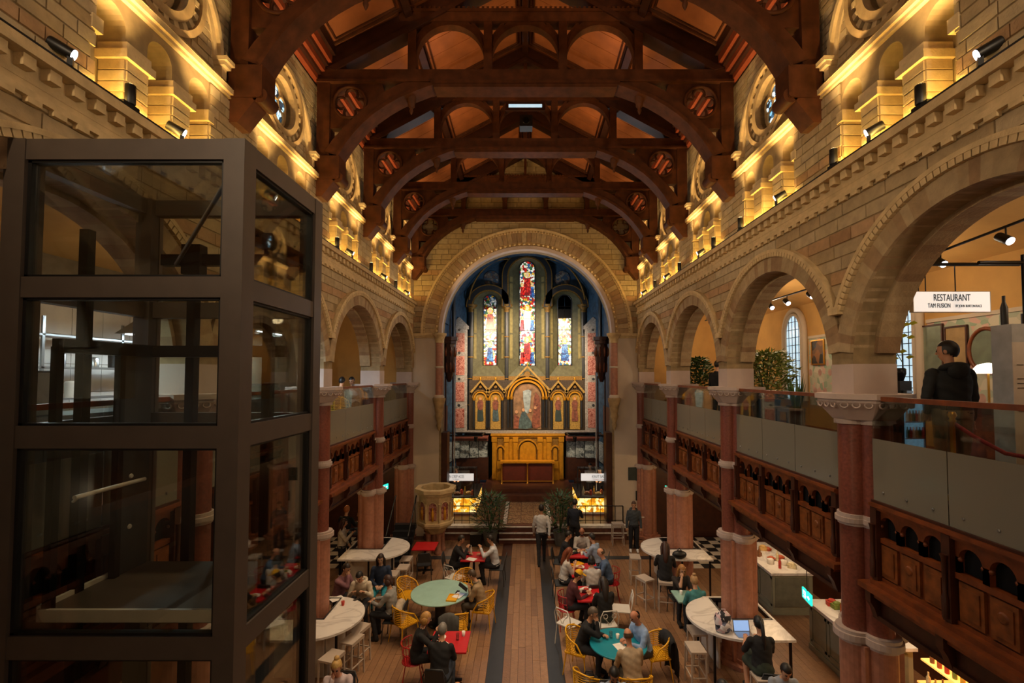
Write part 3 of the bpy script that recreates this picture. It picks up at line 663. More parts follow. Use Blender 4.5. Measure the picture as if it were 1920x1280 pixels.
        pd = MB(); pd.lathe([(.0, 11.44), (.025, 11.48), (.045, 11.54), (.03, 11.58), (.075, 11.63), (.08, 11.7), (.1, 11.73), (.1, 12.02)], 10, (s * 2.38, 0, 0)); pd.build('pendant', 'truss_wood', t)
    return t
tr0 = make_truss()
for i, y in enumerate(TRUSS_Y):
    nm = '%s arched brown timber roof truss counting from the chancel arch' % ORD[5 - i]
    if i == 0: tr0.location = (0, y, 0); tr0['label'] = nm
    else: dup(tr0, (0, y, 0), 0, nm)

# ------------------------------------------------------------------ chancel wall and arch
CX, CZ, CR = 0.05, 7.63, 3.25
m = MB(); xs = sorted(set([-W - .3, -3.5, 3.6, W + .3, 0.0] + [CX + CR * math.cos(PI * i / 40) for i in range(41)] + [CX - CR - 1e-3, CX + CR + 1e-3]))
def lo_(x): return CZ + math.sqrt(max(0, CR * CR - (x - CX) ** 2)) if abs(x - CX) <= CR else 0
for a, b in zip(xs[:-1], xs[1:]):
    m.xz([(a, lo_(a)), (b, lo_(b)), (b, slope(b) + .1), (a, slope(a) + .1)], 17.9, 18.5)
wb = m.build('wall_back', 'mortar', None, 'structure')
for s in (-1, 1):
    m = MB(); m.box(*sorted((s * 3.32 + (.05), s * (W + .02))), 17.86, 18.55, 0, 7.45); m.build('jamb_facing', 'paint_cream', wb)
    m = MB(); m.box(*sorted((s * 3.28 + .05, s * (W + .02))), 17.82, 18.57, 7.45, 7.52); m.box(*sorted((s * 3.24 + .05, s * (W + .02))), 17.78, 18.6, 7.52, 7.63); m.build('impost', 'stone_trim', wb)
    m = MB(); m.box(*sorted((s * (W + .3), s * (XO + .3))), 17.9, 18.2, 0, 9.2); m.build('wall_end_' + SIDE[s], 'ochre_wall', None, 'structure')
    # carved corbel, shaft and capital carried on the jamb
    t = thing('corbelled_shaft', 'pink marble shaft on a carved corbel at the %s jamb of the chancel arch' % SIDE[s], 'column', (s * 3.30 + .05, 17.74, 0))
    m = MB(); m.lathe([(.02, 3.95), (.1, 4.15), (.07, 4.25), (.16, 4.5), (.13, 4.6), (.2, 4.95), (.24, 5.1), (.24, 5.18)], 12); m.build('corbel', 'stone_dark', t)
    m = MB(); m.lathe([(.19, 5.18), (.2, 5.24), (.15, 5.3)], 14); m.build('base', 'paint_cream', t)
    m = MB(); m.lathe([(.14, 5.3), (.14, 7.25)], 16); m.build('shaft', 'granite_light', t)
    m = MB(); m.lathe([(.15, 6.3), (.18, 6.34), (.15, 6.38)], 14); m.build('shaft_ring', 'paint_cream', t)
    m = MB(); m.lathe([(.15, 7.25), (.17, 7.3), (.15, 7.33), (.22, 7.5), (.27, 7.55), (.27, 7.62)], 12); m.build('capital', 'stone_trim', t)
    m = MB(); m.box(*sorted((s * 3.02 + .05, s * 3.3 + .05)), 17.95, 18.5, 0.5, 3.85); o = m.build('chancel_pier', 'gallery_dark', None); tag(o, 'dark brown wooden pier inside the %s jamb of the chancel arch' % SIDE[s], 'pier')
ok = lambda a, e, z0, z1: all(math.hypot(x - CX, z - CZ) > 3.42 for x in (a, e, (a + e) / 2) for z in (z0, z1)) and max(abs(a), abs(e)) < W + .02 and z1 < min(slope(a), slope(e)) - .03
lay(wb, courses(-W, W, 7.66, 14.9, 0.46, 0.2, ok, lambda s, z: ((s, 17.885, z), -PI / 2), bands=(2, 6, 11)))
VB = {}
mb = MB(); p = [(3.5 * math.cos(a), 3.5 * math.sin(a)) for a in (-.024, .024)]; q = [(3.88 * math.cos(a), 3.88 * math.sin(a)) for a in (-.024, .024)]
mb.xz([p[0], q[0], q[1], p[1]], -.07, .1); VB = mb.mesh('voussoir', 'voussoir')
for i in range(62): link('voussoir', VB, wb, None, (CX, 17.9, CZ), (0, -(PI * (i + .5) / 62), 0))
for r0, r1, y0, nm, mt in ((3.23, 3.36, 17.80, 'inner_mould', 'paint_pale'), (3.36, 3.50, 17.84, 'carved_mould', 'stone_dark'), (3.95, 4.03, 17.76, 'hood_mould', 'stone_trim'), (3.88, 3.95, 17.82, 'billet_mould', 'stone_dark')):
    m = MB(); band(m, CX, CZ, r0, r1, 0, PI, 60, y0, 18.1); m.build(nm, mt, wb)
mb = MB(); mb.ell((3.43, -.06, 0), (.05, .04, .05), 6, 4); LEAF = mb.mesh('carved_leaf', 'stone_trim')
for i in range(60): link('carved_leaf', LEAF, wb, None, (CX, 17.9, CZ), (0, -(PI * (i + .5) / 60), 0))
mb = MB(); mb.cbox((3.915, -.1, 0), (.06, .05, .05)); BIL = mb.mesh('billet', 'stone_trim')
for i in range(110): link('billet', BIL, wb, None, (CX, 17.9, CZ), (0, -(PI * (i + .5) / 110), 0))

# ------------------------------------------------------------------ apse
YA = 24.0
def PB(mb, x0, y0, x1, y1, Y, th, mi=0):      # box covering a measured rectangle on the plane at depth Y
    a, b = atY(x0, y0, Y), atY(x1, y1, Y); mb.box(min(a.x, b.x), max(a.x, b.x), Y, Y + th, min(a.z, b.z), max(a.z, b.z), mi); return mb
ax = .08
m = MB(); m.box(-3.1 + ax, 3.1 + ax, YA + .5, YA + .8, .9, 12.6); m.build('wall_apse', 'chancel_green', None, 'structure')
for s in (-1, 1):
    m = MB(); m.prism([(s * 3.0 + ax, YA + .6, .5), (s * 3.75, 22.4, .5), (s * 4.0, 22.4, .5), (s * 3.2 + ax, YA + .8, .5)], [(s * 3.0 + ax, YA + .6, 12.6), (s * 3.75, 22.4, 12.6), (s * 4.0, 22.4, 12.6), (s * 3.2 + ax, YA + .8, 12.6)])
    m.box(*sorted((s * 3.75, s * 4.0)), 18.5, 22.4, .5, 12.6); m.build('wall_chancel_' + SIDE[s], ['vault_blue'], None, 'structure')
    m = MB(); m.box(*sorted((s * 3.70, s * 3.76)), 18.5, 22.4, .5, 4.6); m.build('wall_dado_' + SIDE[s], 'gallery_dark', None, 'structure')
m = MB(); A = arc(ax, 8.45, 3.75, 0, PI, 24); B = arc(ax, 8.45, 3.95, 0, PI, 24)
for i in range(24): m.prism([(A[i][0], 18.5, A[i][1]), (A[i + 1][0], 18.5, A[i + 1][1]), (B[i + 1][0], 18.5, B[i + 1][1]), (B[i][0], 18.5, B[i][1])], [(A[i][0], YA + .6, A[i][1]), (A[i + 1][0], YA + .6, A[i + 1][1]), (B[i + 1][0], YA + .6, B[i + 1][1]), (B[i][0], YA + .6, B[i][1])])
va = m.build('ceiling_chancel', 'vault_blue', None, 'structure')
# back wall screen: slate piers, splayed reveals, lancets
scr = thing('apse_screen', 'slate and gold arched screen framing the three lancets in the apse', 'screen', (0, 0, 0))
SH = [-2.80, -.96, 1.14, 3.0]; MID = [(SH[i] + SH[i + 1]) / 2 for i in range(3)]; TOPZ = [9.55, 11.15, 9.55]
WIN = [(-1.835, .355, 6.57, 9.9), (ax + .02, .41, 6.55, 11.62), (2.055, .355, 6.57, 9.9)]
for x in SH:
    m = MB(); m.lathe([(.17, 1.0), (.17, 9.35)], 12, (x, YA + .25, 0)); m.build('slate_shaft', 'slate', scr)
    m = MB()
    for z in (4.5, 5.85, 6.95, 8.0): m.lathe([(.19, z), (.21, z + .03), (.19, z + .06)], 12, (x, YA + .25, 0))
    m.lathe([(.18, 9.3), (.2, 9.38), (.17, 9.42), (.3, 9.62), (.32, 9.7)], 10, (x, YA + .25, 0)); m.build('gilded_capital', 'gold_dark', scr)
for i in range(3):
    xm = MID[i]; hw = (SH[i + 1] - SH[i]) / 2 - .1; zt = TOPZ[i]; wx, wh, wz0, wz1 = WIN[i]
    # splayed reveal between arch frame and window opening
    n = 20; out = [(xm - hw, 6.0)] + [(xm + hw * math.cos(PI - PI * k / n), zt + hw * math.sin(PI * k / n)) for k in range(n + 1)] + [(xm + hw, 6.0)]
    inn = [(wx - wh, wz0)] + [(wx + wh * math.cos(PI - PI * k / n), wz1 + wh * math.sin(PI * k / n)) for k in range(n + 1)] + [(wx + wh, wz0)]
    m = MB()
    for k in range(len(out) - 1):
        o1, o2, i1, i2 = out[k], out[k + 1], inn[k], inn[k + 1]
        m.add([(o1[0], YA + .1, o1[1]), (o2[0], YA + .1, o2[1]), (i2[0], YA + .45, i2[1]), (i1[0], YA + .45, i1[1])], [(0, 1, 2, 3)])
    m.add([(out[0][0], YA + .1, 6.0), (out[-1][0], YA + .1, 6.0), (inn[-1][0], YA + .45, wz0), (inn[0][0], YA + .45, wz0)], [(0, 1, 2, 3)]); m.build('splayed_reveal', 'chancel_green', scr)
    for q in (-1, 1):
        z = 6.9
        while z < zt - .2:
            p = MB(); p.add([(xm + q * (hw - .06), YA + .09, z), (xm + q * (hw * .62 + wh * .38), YA + .2, z), (xm + q * (hw * .62 + wh * .38), YA + .2, min(z + 1.25, zt)), (xm + q * (hw - .06), YA + .09, min(z + 1.25, zt))], [(0, 1, 2, 3)]); p.build('reveal_panel', 'chancel_gold', scr); z += 1.33
    for r0, r1, mt, nm in ((hw, hw + .07, 'gold_dark', 'gilt_arch'), (hw + .07, hw + .3, 'slate', 'slate_arch'), (hw + .3, hw + .35, 'gold_dark', 'gilt_arch')):
        m = MB(); band(m, xm, zt, r0, r1, 0, PI, 28, YA - .02, YA + .5)
        if i == 1: m.box(xm - r1, xm - r0, YA - .02, YA + .5, 9.6, zt); m.box(xm + r0, xm + r1, YA - .02, YA + .5, 9.6, zt)
        m.build(nm, mt, scr)
    m = MB(); m.box(xm - hw, xm + hw, YA + .0, YA + .5, 5.75, 6.0); m.build('sill_moulding', 'gold_dark', scr)
voromat('glass_ruby', ['#f4efe2', '#c9251f', '#f0dca0', '#8e1a1c', '#f7f2e6', '#2b5a86', '#d9a02c', '#f1e9d4', '#3d6a45', '#efe6cf'], 9.0, 0.3, 0.62, lead=0.04)
voromat('glass_robe_red', ['#c2211c', '#8f1518', '#d63a2a', '#7a1016'], 11.0, 0.3, 0.7, lead=0.04); voromat('glass_robe_blue', ['#2f66a8', '#1d3f78', '#4d86be'], 11.0, 0.3, 0.65, lead=0.04)
voromat('glass_gold', ['#f2c64a', '#e0a028', '#f7e3a0'], 14.0, 0.3, 0.7, lead=0.04); mat('glass_pale', '#f8f2e2', 0.4, var=0.08, vscale=12, emit='#fff6e0', estr=0.6); mat('glass_skin', '#e8bf98', 0.4, var=0.05, emit='#f0cba4', estr=0.45)
def figure(w, x, z, h, robe, k):          # a simple robed figure in coloured glass
    y = YA + .40; s = h
    for pts, mt, nm in (([(-.16, 0), (.16, 0), (.13, .35), (.1, .62), (-.1, .62), (-.14, .3)], robe, 'robe_pane'), ([(-.22, .3), (-.08, .6), (-.06, .45), (-.16, .25)], 'glass_pale', 'sleeve_pane'), ([(.22, .34), (.08, .6), (.06, .45), (.17, .25)], 'glass_gold', 'sleeve_pane'),
                        ([(.115 * math.cos(a), .74 + .115 * math.sin(a)) for a in [2 * PI * i / 12 for i in range(12)]], 'glass_gold', 'halo_pane'), ([(.06 * math.cos(a), .73 + .075 * math.sin(a)) for a in [2 * PI * i / 10 for i in range(10)]], 'glass_skin', 'face_pane')):
        mb = MB(); dy = {'robe_pane': 0, 'sleeve_pane': .006, 'halo_pane': .004, 'face_pane': -.006}[nm]
        mb.xz([(x + px * s * k, z + pz * s) for px, pz in pts], y + dy - .006, y + dy + .004); mb.build(nm, mt, w)
for i, (wx, wh, z0, z1) in enumerate(WIN):
    w = thing('stained_glass_window', '', 'window'); w['kind'] = 'structure'; w.name = 'window_%d' % (11 + i); del w['label']; del w['category']
    rows = 9 if i == 1 else 6; ztop = z1 + wh; H = (ztop - z0) / rows
    for r in range(rows):
        for c in range(2):
            xa, xb = wx - wh + c * wh, wx - wh + (c + 1) * wh; za, zb = z0 + r * H, min(z0 + (r + 1) * H, ztop); mb = MB()
            cl = lambda x, z: z if z <= z1 else min(z, z1 + math.sqrt(max(0, wh * wh - (x - wx) ** 2)))
            if i == 2 and za > 8.75: mt = 'void'
            else: mt = 'glass_ruby'
            k = 6; xsn = [xa + (xb - xa) * j / k for j in range(k + 1)]
            poly = [(xa + .008, za + .008), (xb - .008, za + .008)] + [(x, max(cl(x, zb) - .008, za + .01)) for x in xsn[::-1]]
            mb.xz(poly, YA + .42, YA + .44); mb.build('glass_panel', mt, w)
    hs = {0: [(6.75, 1.2, 'glass_robe_blue'), (8.3, 1.5, 'glass_robe_red')], 1: [(6.75, 1.55, 'glass_robe_red'), (8.45, 1.5, 'glass_pale'), (10.2, 1.5, 'glass_robe_red')], 2: [(6.8, 1.4, 'glass_robe_blue')]}[i]
    for z, h, rb in hs:
        figure(w, wx, z, h, rb, .95)
        if i == 1:
            for q in (-1, 1): figure(w, wx + q * .26, z - .1, h * .62, 'glass_robe_blue' if q > 0 else 'glass_robe_red', .8)
    ed = MB(); out = [(wx - wh, z0)] + [(wx + wh * math.cos(PI - PI * k / 16), z1 + wh * math.sin(PI * k / 16)) for k in range(17)] + [(wx + wh, z0)]
    ed.tube([(x, YA + .42, z) for x, z in out], .03, 6, True); ed.build('window_frame', 'slate', w)
    for r in range(1, rows):
        b = MB(); b.tube([(wx - wh, YA + .4, z0 + r * H), (wx + wh, YA + .4, z0 + r * H)], .012, 5); b.build('saddle_bar', 'black', w)
voromat('medallion', ['#4e5a66', '#7a6a60', '#39506a', '#5f4d4a', '#8b8378'], 9.0, 0.7, 0, lead=0.02)
# gilded ribs and a faint painted medallion on the blue vault wall
for s in (-1, 1):
    m = MB(); m.tube([(ax + s * (2.95 - 2.0 * (i / 16) ** 1.6), YA - .2, 9.9 + 2.1 * math.sin(i / 16 * PI / 2)) for i in range(17)], .05, 6); m.build('gilded_rib', 'gold_dark', va)
    m = MB(); m.tube([(ax + s * 3.55, 22.6, 6 + 4.2 * i / 10) for i in range(11)], .09, 8); m.build('wall_shaft', 'slate', va)
    m = MB(); c = (ax + s * 1.85, YA + .42, 11.1); m.lathe([(.42, 0), (.4, .05)], 18, c, rot=Matrix.Rotation(PI / 2, 3, 'X')); m.build('painted_medallion', 'medallion', va)
    m = MB(); m.box(*sorted((ax + s * .95, ax + s * 3.1)), YA + .42, YA + .5, 9.5, 12.4); m.build('blue_tympanum', 'vault_blue', va)
veinmat('marble_dull', '#9d9791', '#7c7670', 4.0, .35, 2.0, .06)
# marble pilasters with red inlay
for s in (-1, 1):
    cx = s * 3.33 + .04; t = thing('marble_pilaster', 'white marble pilaster inlaid with red marble panels, %s of the reredos' % SIDE[s], 'pilaster', (cx, 23.3, 0), s * -.35)
    m = MB(); m.box(-.42, .42, 0, .3, 3.2, 8.35); m.box(-.48, .48, -.04, .3, 8.35, 8.5); m.build('shaft', 'marble_dull', t)
    m = MB(); m.xz([(-.48, 8.5), (.48, 8.5), (0, 8.95)], -.02, .25); m.build('pediment', 'marble_dull', t)
    for z in (3.45, 4.75, 6.05, 7.2):
        m = MB(); m.box(-.27, .27, -.02, .05, z, z + .95); m.build('red_inlay', 'marble_red', t)
        m = MB(); m.box(-.24, .24, -.015, .05, z + 1.02, z + 1.2); d = m.build('white_tablet', 'marble_dull', t)
        m = MB(); m.lathe([(.07, 0), (.05, .03)], 10, (0, -.015, z + 1.11), rot=Matrix.Rotation(PI / 2, 3, 'X')); m.build('rosette', 'slate', d)
# carved dark canopies on each side of the chancel
for s in (-1, 1):
    t = thing('carved_canopy', 'dark carved wooden canopy on slim posts, %s side of the chancel' % SIDE[s], 'canopy', (s * 3.31, 20.4, 0)); t.scale = (.72, .72, 1)
    m = MB(); m.xy(octo(.5), 7.55, 7.7); m.xy(octo(.42), 7.4, 7.55); m.build('cornice', 'gallery_dark', t)
    m = MB(); m.lathe([(.1, 5.75), (.2, 5.95), (.3, 6.3), (.36, 6.7), (.4, 7.1), (.36, 7.4)], 10, smooth=False); m.build('carved_body', 'gallery_dark', t)
    for i in range(8):
        a = PI / 8 + i * PI / 4; m = MB(); m.ell((.38 * math.cos(a), .38 * math.sin(a), 7.05), (.09, .09, .22), 6, 5); m.ell((.3 * math.cos(a), .3 * math.sin(a), 6.4), (.07, .07, .25), 6, 5); m.build('carved_boss', 'gallery_wood', t)
    for q in (-.22, .22):
        m = MB(); m.lathe([(.045, .5), (.045, 6.0)], 8, (q, .1, 0)); m.build('post', 'gallery_dark', t)
    m = MB(); m.lathe([(.035, .5), (.035, 6.2)], 8, (-s * .36, -.1, 0)); m.build('pipe', 'offwhite', t)
# reredos with painted panels
rr = thing('reredos', 'gilded gabled reredos with painted panels behind the altar', 'reredos')
YR = 23.75
m = MB(); m.box(-2.85, 3.05, YR + .1, YR + .5, 2.6, 5.8); m.build('back_panel', mat('reredos_dark', '#3f3020', .6, var=.3, vscale=14), rr)
mat('painting_main', '#8d6a4a', .6, var=.3, vscale=3.5)
mat('paint_blue', '#42565c', 0.6, var=0.3, vscale=9); mat('paint_redrobe', '#7d4634', 0.6, var=0.3, vscale=9); mat('paint_light', '#9aa6a8', 0.6, var=0.2, vscale=7); mat('paint_flesh', '#c18d66', 0.6, var=0.2); mat('paint_gilt', '#a4813a', 0.6, var=0.25, vscale=20); mat('paint_dark', '#2b3a36', 0.6, var=0.2)
def gable(cx, hw, z0, zs, za, main):
    m = MB(); n = 20; pts = [(cx - hw, z0), (cx + hw, z0)] + [(cx + hw * math.cos(PI * k / n), zs + hw * math.sin(PI * k / n)) for k in range(n + 1)]
    m.xz(pts, YR + .04, YR + .12); f = m.build('painted_panel', 'painting_main' if main else 'paint_gilt', rr)
    for r0, r1, y, mt in ((hw, hw + .07, YR - .06, 'gold'), (hw + .1, hw + .16, YR - .02, 'gold_dark')) if not main else ((hw + .05, hw + .15, YR - .1, 'gold'), (hw + .22, hw + .3, YR - .06, 'gold'), (hw + .36, hw + .42, YR - .02, 'gold_dark')):
        m = MB(); band(m, cx, zs, r0, r1, 0, PI, 24, y, YR + .15); m.build('gilt_arch', mt, rr)
    g = hw + (.45 if main else .17); m = MB()
    for s in (-1, 1):
        m.xz([(cx + s * g, zs + .25), (cx + s * (g + .1), zs + .3), (cx, za + .1), (cx, za - .02)], YR - .08, YR + .12)
    m.build('gable', 'paint_gilt', rr)
    m = MB(); m.lathe([(.17 if main else .08, 0), (.15 if main else .07, .05)], 14, (cx, YR + .02, zs + hw + (za - zs - hw) * .55), rot=Matrix.Rotation(PI / 2, 3, 'X')); m.build('roundel', 'gold_dark', rr)
    m = MB(); m.lathe([(.035, za), (.03, za + .1), (.06, za + .16), (.02, za + .25)], 6, (cx, YR, 0)); m.build('finial', 'gold', rr)
    for s in (-1, 1):
        for o in ((.1, .27) if main else (.07,)):
            m = MB(); m.lathe([(.05, z0 + .1), (.05, zs - .1)], 8, (cx + s * (hw + o), YR, 0)); m.build('colonnette', 'slate', rr); m = MB(); m.lathe([(.06, zs - .12), (.09, zs - .02), (.09, zs + .02)], 8, (cx + s * (hw + o), YR, 0)); m.build('colonnette_capital', 'gold', rr)
    y = YR + .03
    def blob(pts, mt, nm): b = MB(); b.xz(pts, y - .012, y); b.build(nm, mt, f)
    def ellp(x, z, a, b): return [(x + a * math.cos(t), z + b * math.sin(t)) for t in [2 * PI * i / 14 for i in range(14)]]
    if main:
        blob([(cx - .12, zs - .75), (cx + .02, zs - .85), (cx + .12, zs - .7), (cx + .16, zs - .2), (cx + .2, zs + .3), (cx + .05, zs + .38), (cx - .22, zs + .3), (cx - .2, zs - .2)], 'paint_light', 'painted_drapery'); blob([(cx + .3, zs - .8), (cx + .45, zs - 1.05), (cx + .64, zs - 1.15), (cx + .66, zs - .4), (cx + .6, zs + .05), (cx + .42, zs + .25), (cx + .32, zs - .1)], 'paint_redrobe', 'painted_drapery')
        y -= .014
        blob([(cx - .45, z0 + .05), (cx - .1, z0 + .02), (cx + .28, z0 + .08), (cx + .2, z0 + .4), (cx + .0, z0 + .7), (cx - .12, z0 + .92), (cx - .27, z0 + .88), (cx - .4, z0 + .5)], 'paint_blue', 'painted_figure'); blob([(cx + .22, z0 + .1), (cx + .45, z0 + .05), (cx + .66, z0 + .15), (cx + .6, z0 + .6), (cx + .5, z0 + 1.0), (cx + .36, z0 + 1.02), (cx + .24, z0 + .6)], 'paint_redrobe', 'painted_figure'); blob([(cx - .7, z0 + .05), (cx - .45, z0 + .05), (cx - .4, z0 + .6), (cx - .66, z0 + .8)], 'paint_redrobe', 'painted_figure')
        y -= .014
        for q, z in ((-.2, .98), (.4, 1.1), (.15, .95), (-.55, .88)): blob(ellp(cx + q, z0 + z, .07, .09), 'paint_flesh', 'painted_head')
    else:
        blob([(cx - .15, z0 + .42), (cx - .05, z0 + .4), (cx + .08, z0 + .4), (cx + .17, z0 + .45), (cx + .13, z0 + .9), (cx + .1, z0 + 1.15), (cx - .1, z0 + 1.15), (cx - .15, z0 + .8)], main if isinstance(main, str) else random.choice(['paint_blue', 'paint_dark', 'paint_redrobe']), 'painted_robe'); y -= .013
        blob([(cx - .1, z0 + 1.0), (cx + .06, z0 + .95), (cx + .13, z0 + 1.1), (cx + .15, z0 + 1.35), (cx + .09, z0 + 1.47), (cx - .09, z0 + 1.47), (cx - .16, z0 + 1.3), (cx - .14, z0 + 1.12)], 'paint_redrobe', 'painted_shoulders'); blob(ellp(cx, z0 + 1.57, .12, .12), 'gold', 'painted_halo'); y -= .013; blob(ellp(cx, z0 + 1.55, .06, .08), 'paint_flesh', 'painted_head')
gable(ax + .02, .70, 3.32, 4.95, 6.45, True)
for cx in (-2.27, -1.5, 1.66, 2.5): gable(cx, .26, 3.32, 4.9, 5.7, False)
m = MB(); m.box(-2.9, 3.1, YR - .35, YR + .3, 3.17, 3.27); m.build('ledge', 'marble_dull', rr)
# gold altar piece and altar
al = thing('gold_altarpiece', 'tall gold panelled altarpiece below the painted reredos', 'altarpiece')
m = MB(); m.box(-1.62, 1.86, 23.2, 23.6, .9, 3.12); m.build('body', 'gold', al)
m = MB(); m.box(-1.7, 1.94, 23.1, 23.6, 3.08, 3.16); m.box(-1.66, 1.9, 23.14, 23.6, 3.0, 3.08); m.build('cornice', 'gold', al)
for x in (-1.52, -.92, -.48, .72, 1.16, 1.76):
    m = MB(); m.box(x - .1, x + .1, 23.08, 23.22, 1.0, 2.85); m.box(x - .13, x + .13, 23.05, 23.22, 2.8, 3.0); m.build('pilaster', 'gold', al)
for x0, x1 in ((-1.38, -1.06), (-.34, .58), (1.3, 1.62)):
    m = MB(); e = .07; c = (x0 + x1) / 2; m.box(x0, x1, 23.1, 23.22, 1.5, 1.85); m.box(x0 + e, x1 - e, 23.08, 23.22, 1.9, 2.4); band(m, c, 2.4, 0.01, (x1 - x0) / 2 - e, 0, PI, 12, 23.08, 23.22); m.build('raised_panel', 'gold', al); m = MB(); m.box(x0, x1, 23.19, 23.22, 1.86, 2.98); m.build('sunk_field', 'gold_dark', al); m = MB(); band(m, c, 2.4, (x1 - x0) / 2, (x1 - x0) / 2 + .06, 0, PI, 14, 23.06, 23.22); m.build('arch_moulding', 'gold', al)  # sunk field in darker gold, recess shade put into the colour
at_ = thing('altar_table', 'altar with dark red frontal and brass corner posts before the gold altarpiece', 'altar')
m = MB(); m.box(-1.2, 1.4, 22.5, 23.0, 1.86, 1.94); m.build('table_top', 'gold', at_); m = MB(); m.box(-1.12, 1.32, 22.58, 22.95, .95, 1.86); m.build('frontal', 'altar_red', at_) if 'altar_red' in MATS else m.build('frontal', mat('altar_red', '#5a1d12', .6), at_)
for x in (-1.12, .1, 1.32):
    m = MB(); m.lathe([(.07, .92), (.04, 1.0), (.035, 1.8), (.06, 1.86)], 10, (x, 22.45, 0)); m.build('brass_post', 'brass', at_)
m = MB(); m.box(-1.15, 1.35, 22.46, 22.5, 1.0, 1.05); m.build('brass_rail', 'brass', at_)
# marble dado of the apse behind the stalls and red cornice shelf
for s in (-1, 1):
    t = thing('marble_dado', 'veined grey marble dado with red cornice, %s of the altar' % SIDE[s], 'dado')
    for i in range(4):
        x0 = s * (1.95 + .45 * i) + ax; m = MB(); m.box(*sorted((x0, x0 + s * .42)), 23.35 - .1 * i, 23.6, 2.0, 2.85); m.build('marble_panel', 'marble_grey', t)
    m = MB(); m.box(*sorted((s * 1.9 + ax, s * 3.7)), 23.0, 23.7, 2.85, 2.98); m.box(*sorted((s * 1.9 + ax, s * 3.7)), 22.9, 23.7, 2.98, 3.05); m.build('cornice', mat('red_cornice', '#7d4436', .5), t)
    m = MB(); m.box(*sorted((s * 1.9 + ax, s * 3.7)), 23.3, 23.7, .9, 2.0); m.build('lower_panel', 'gallery_dark', t)
    m = MB(); m.prism([(s * 3.66, 20.5, 2.0), (s * 3.4, 23.3, 2.0), (s * 3.66, 23.3, 2.0)], [(s * 3.66, 20.5, 2.85), (s * 3.4, 23.3, 2.85), (s * 3.66, 23.3, 2.85)]); m.build('marble_return', 'marble_grey', t)
    g = thing('lighting_gantry', 'black lighting gantry frame above the %s food stall' % SIDE[s], 'gantry')
    for a, b in (((s * 1.9, 21, 3.35), (s * 3.6, 21, 3.35)), ((s * 1.9, 22.5, 3.3), (s * 3.6, 22.5, 3.3)), ((s * 1.95, 21, 3.35), (s * 1.95, 22.5, 3.3)), ((s * 3.5, 21, 3.35), (s * 3.5, 22.5, 3.3)), ((s * 3.5, 21, 3.35), (s * 3.5, 21, .5))):
        m = MB(); m.tube([a, b], .035, 6); m.build('frame_bar', 'black', g)
    m = MB(); m.lathe([(.07, 0), (.09, .2)], 10, (s * 2.2, 21, 3.1)); m.build('spot_head', 'black', g)
# chancel floors, steps, mosaic
m = MB(); m.box(-3.75, 3.75, 17.55, 20.8, 0, .5); m.build('floor_chancel', 'choir_floor' if 'choir_floor' in MATS else mat('choir_floor', '#5e3426', .45, var=.2, vscale=5), None, 'structure')
m = MB(); m.box(-3.75, 3.75, 20.8, 24.8, 0, .75); m.box(-1.9, 2.1, 21.4, 24.6, .75, .92); m.build('floor_sanctuary', 'choir_floor', None, 'structure')
for i in range(3):
    m = MB(); m.box(-.95, 1.05, 17.05 + .17 * i, 17.55, .001 if i == 0 else .17 * i - .02, .165 * (i + 1)); o = m.build('trim_%d' % (1 + i), 'choir_floor', None, 'structure')
    e = MB(); e.box(-.95, 1.05, 17.03 + .17 * i, 17.09 + .17 * i, .165 * (i + 1) - .03, .165 * (i + 1) + .004); e.build('step_nosing', 'marble_white', o)
for s in (-1, 1):
    m = MB(); m.box(*sorted((s * 1.1 + ax, s * 3.7)), 17.4, 17.55, 0, .46); o = m.build('trim_%d' % (5 + s), mat('plinth_red', '#6a4030', .6, var=.2), None, 'structure')
    for z0, z1, y in ((.46, .54, 17.34), (.25, .29, 17.36)):
        e = MB(); e.box(*sorted((s * 1.1 + ax, s * 3.72)), y, 17.6, z0, z1); e.build('plinth_cap', 'marble_white', o)
mb = MB(); mb.box(-.48, .48, -.48, .48, 0, .012)
voromat('mosaic', ['#a9825a', '#7a4f36', '#c2a277', '#8a6244', '#b48f66'], 26.0, .5, lead=.05)
msc = thing('mosaic_carpet', 'patterned tan mosaic floor panel leading up to the altar', 'floor panel'); k = 0
for i in range(6):
    for j in range(3):
        t_ = MB(); t_.box(-.75 + ax + j * .5 + .01, -.25 + ax + j * .5 - .01, 17.75 + i * .5 + .01, 18.25 + i * .5 - .01, .5, .512); t_.build('mosaic_tile', 'mosaic', msc)
for s in (-1, 1):
    m = MB(); m.box(*sorted((s * .78 + ax, s * .92 + ax)), 17.7, 20.8, .5, .516); m.build('border', 'marble_white', msc)
# aisle checkerboard
for s in (-1, 1):
    ck = thing('checkered_floor', 'black and white checkered tiles at the far end of the %s aisle' % SIDE[s], 'floor tiles')
    for i in range(8):
        for j in range(8):
            m = MB(); m.box(*sorted((s * (4.9 + i * .35), s * (5.24 + i * .35))), 14.9 + j * .35, 15.24 + j * .35, 0, .008); m.build('tile', 'offwhite' if (i + j) % 2 else 'slate', ck)

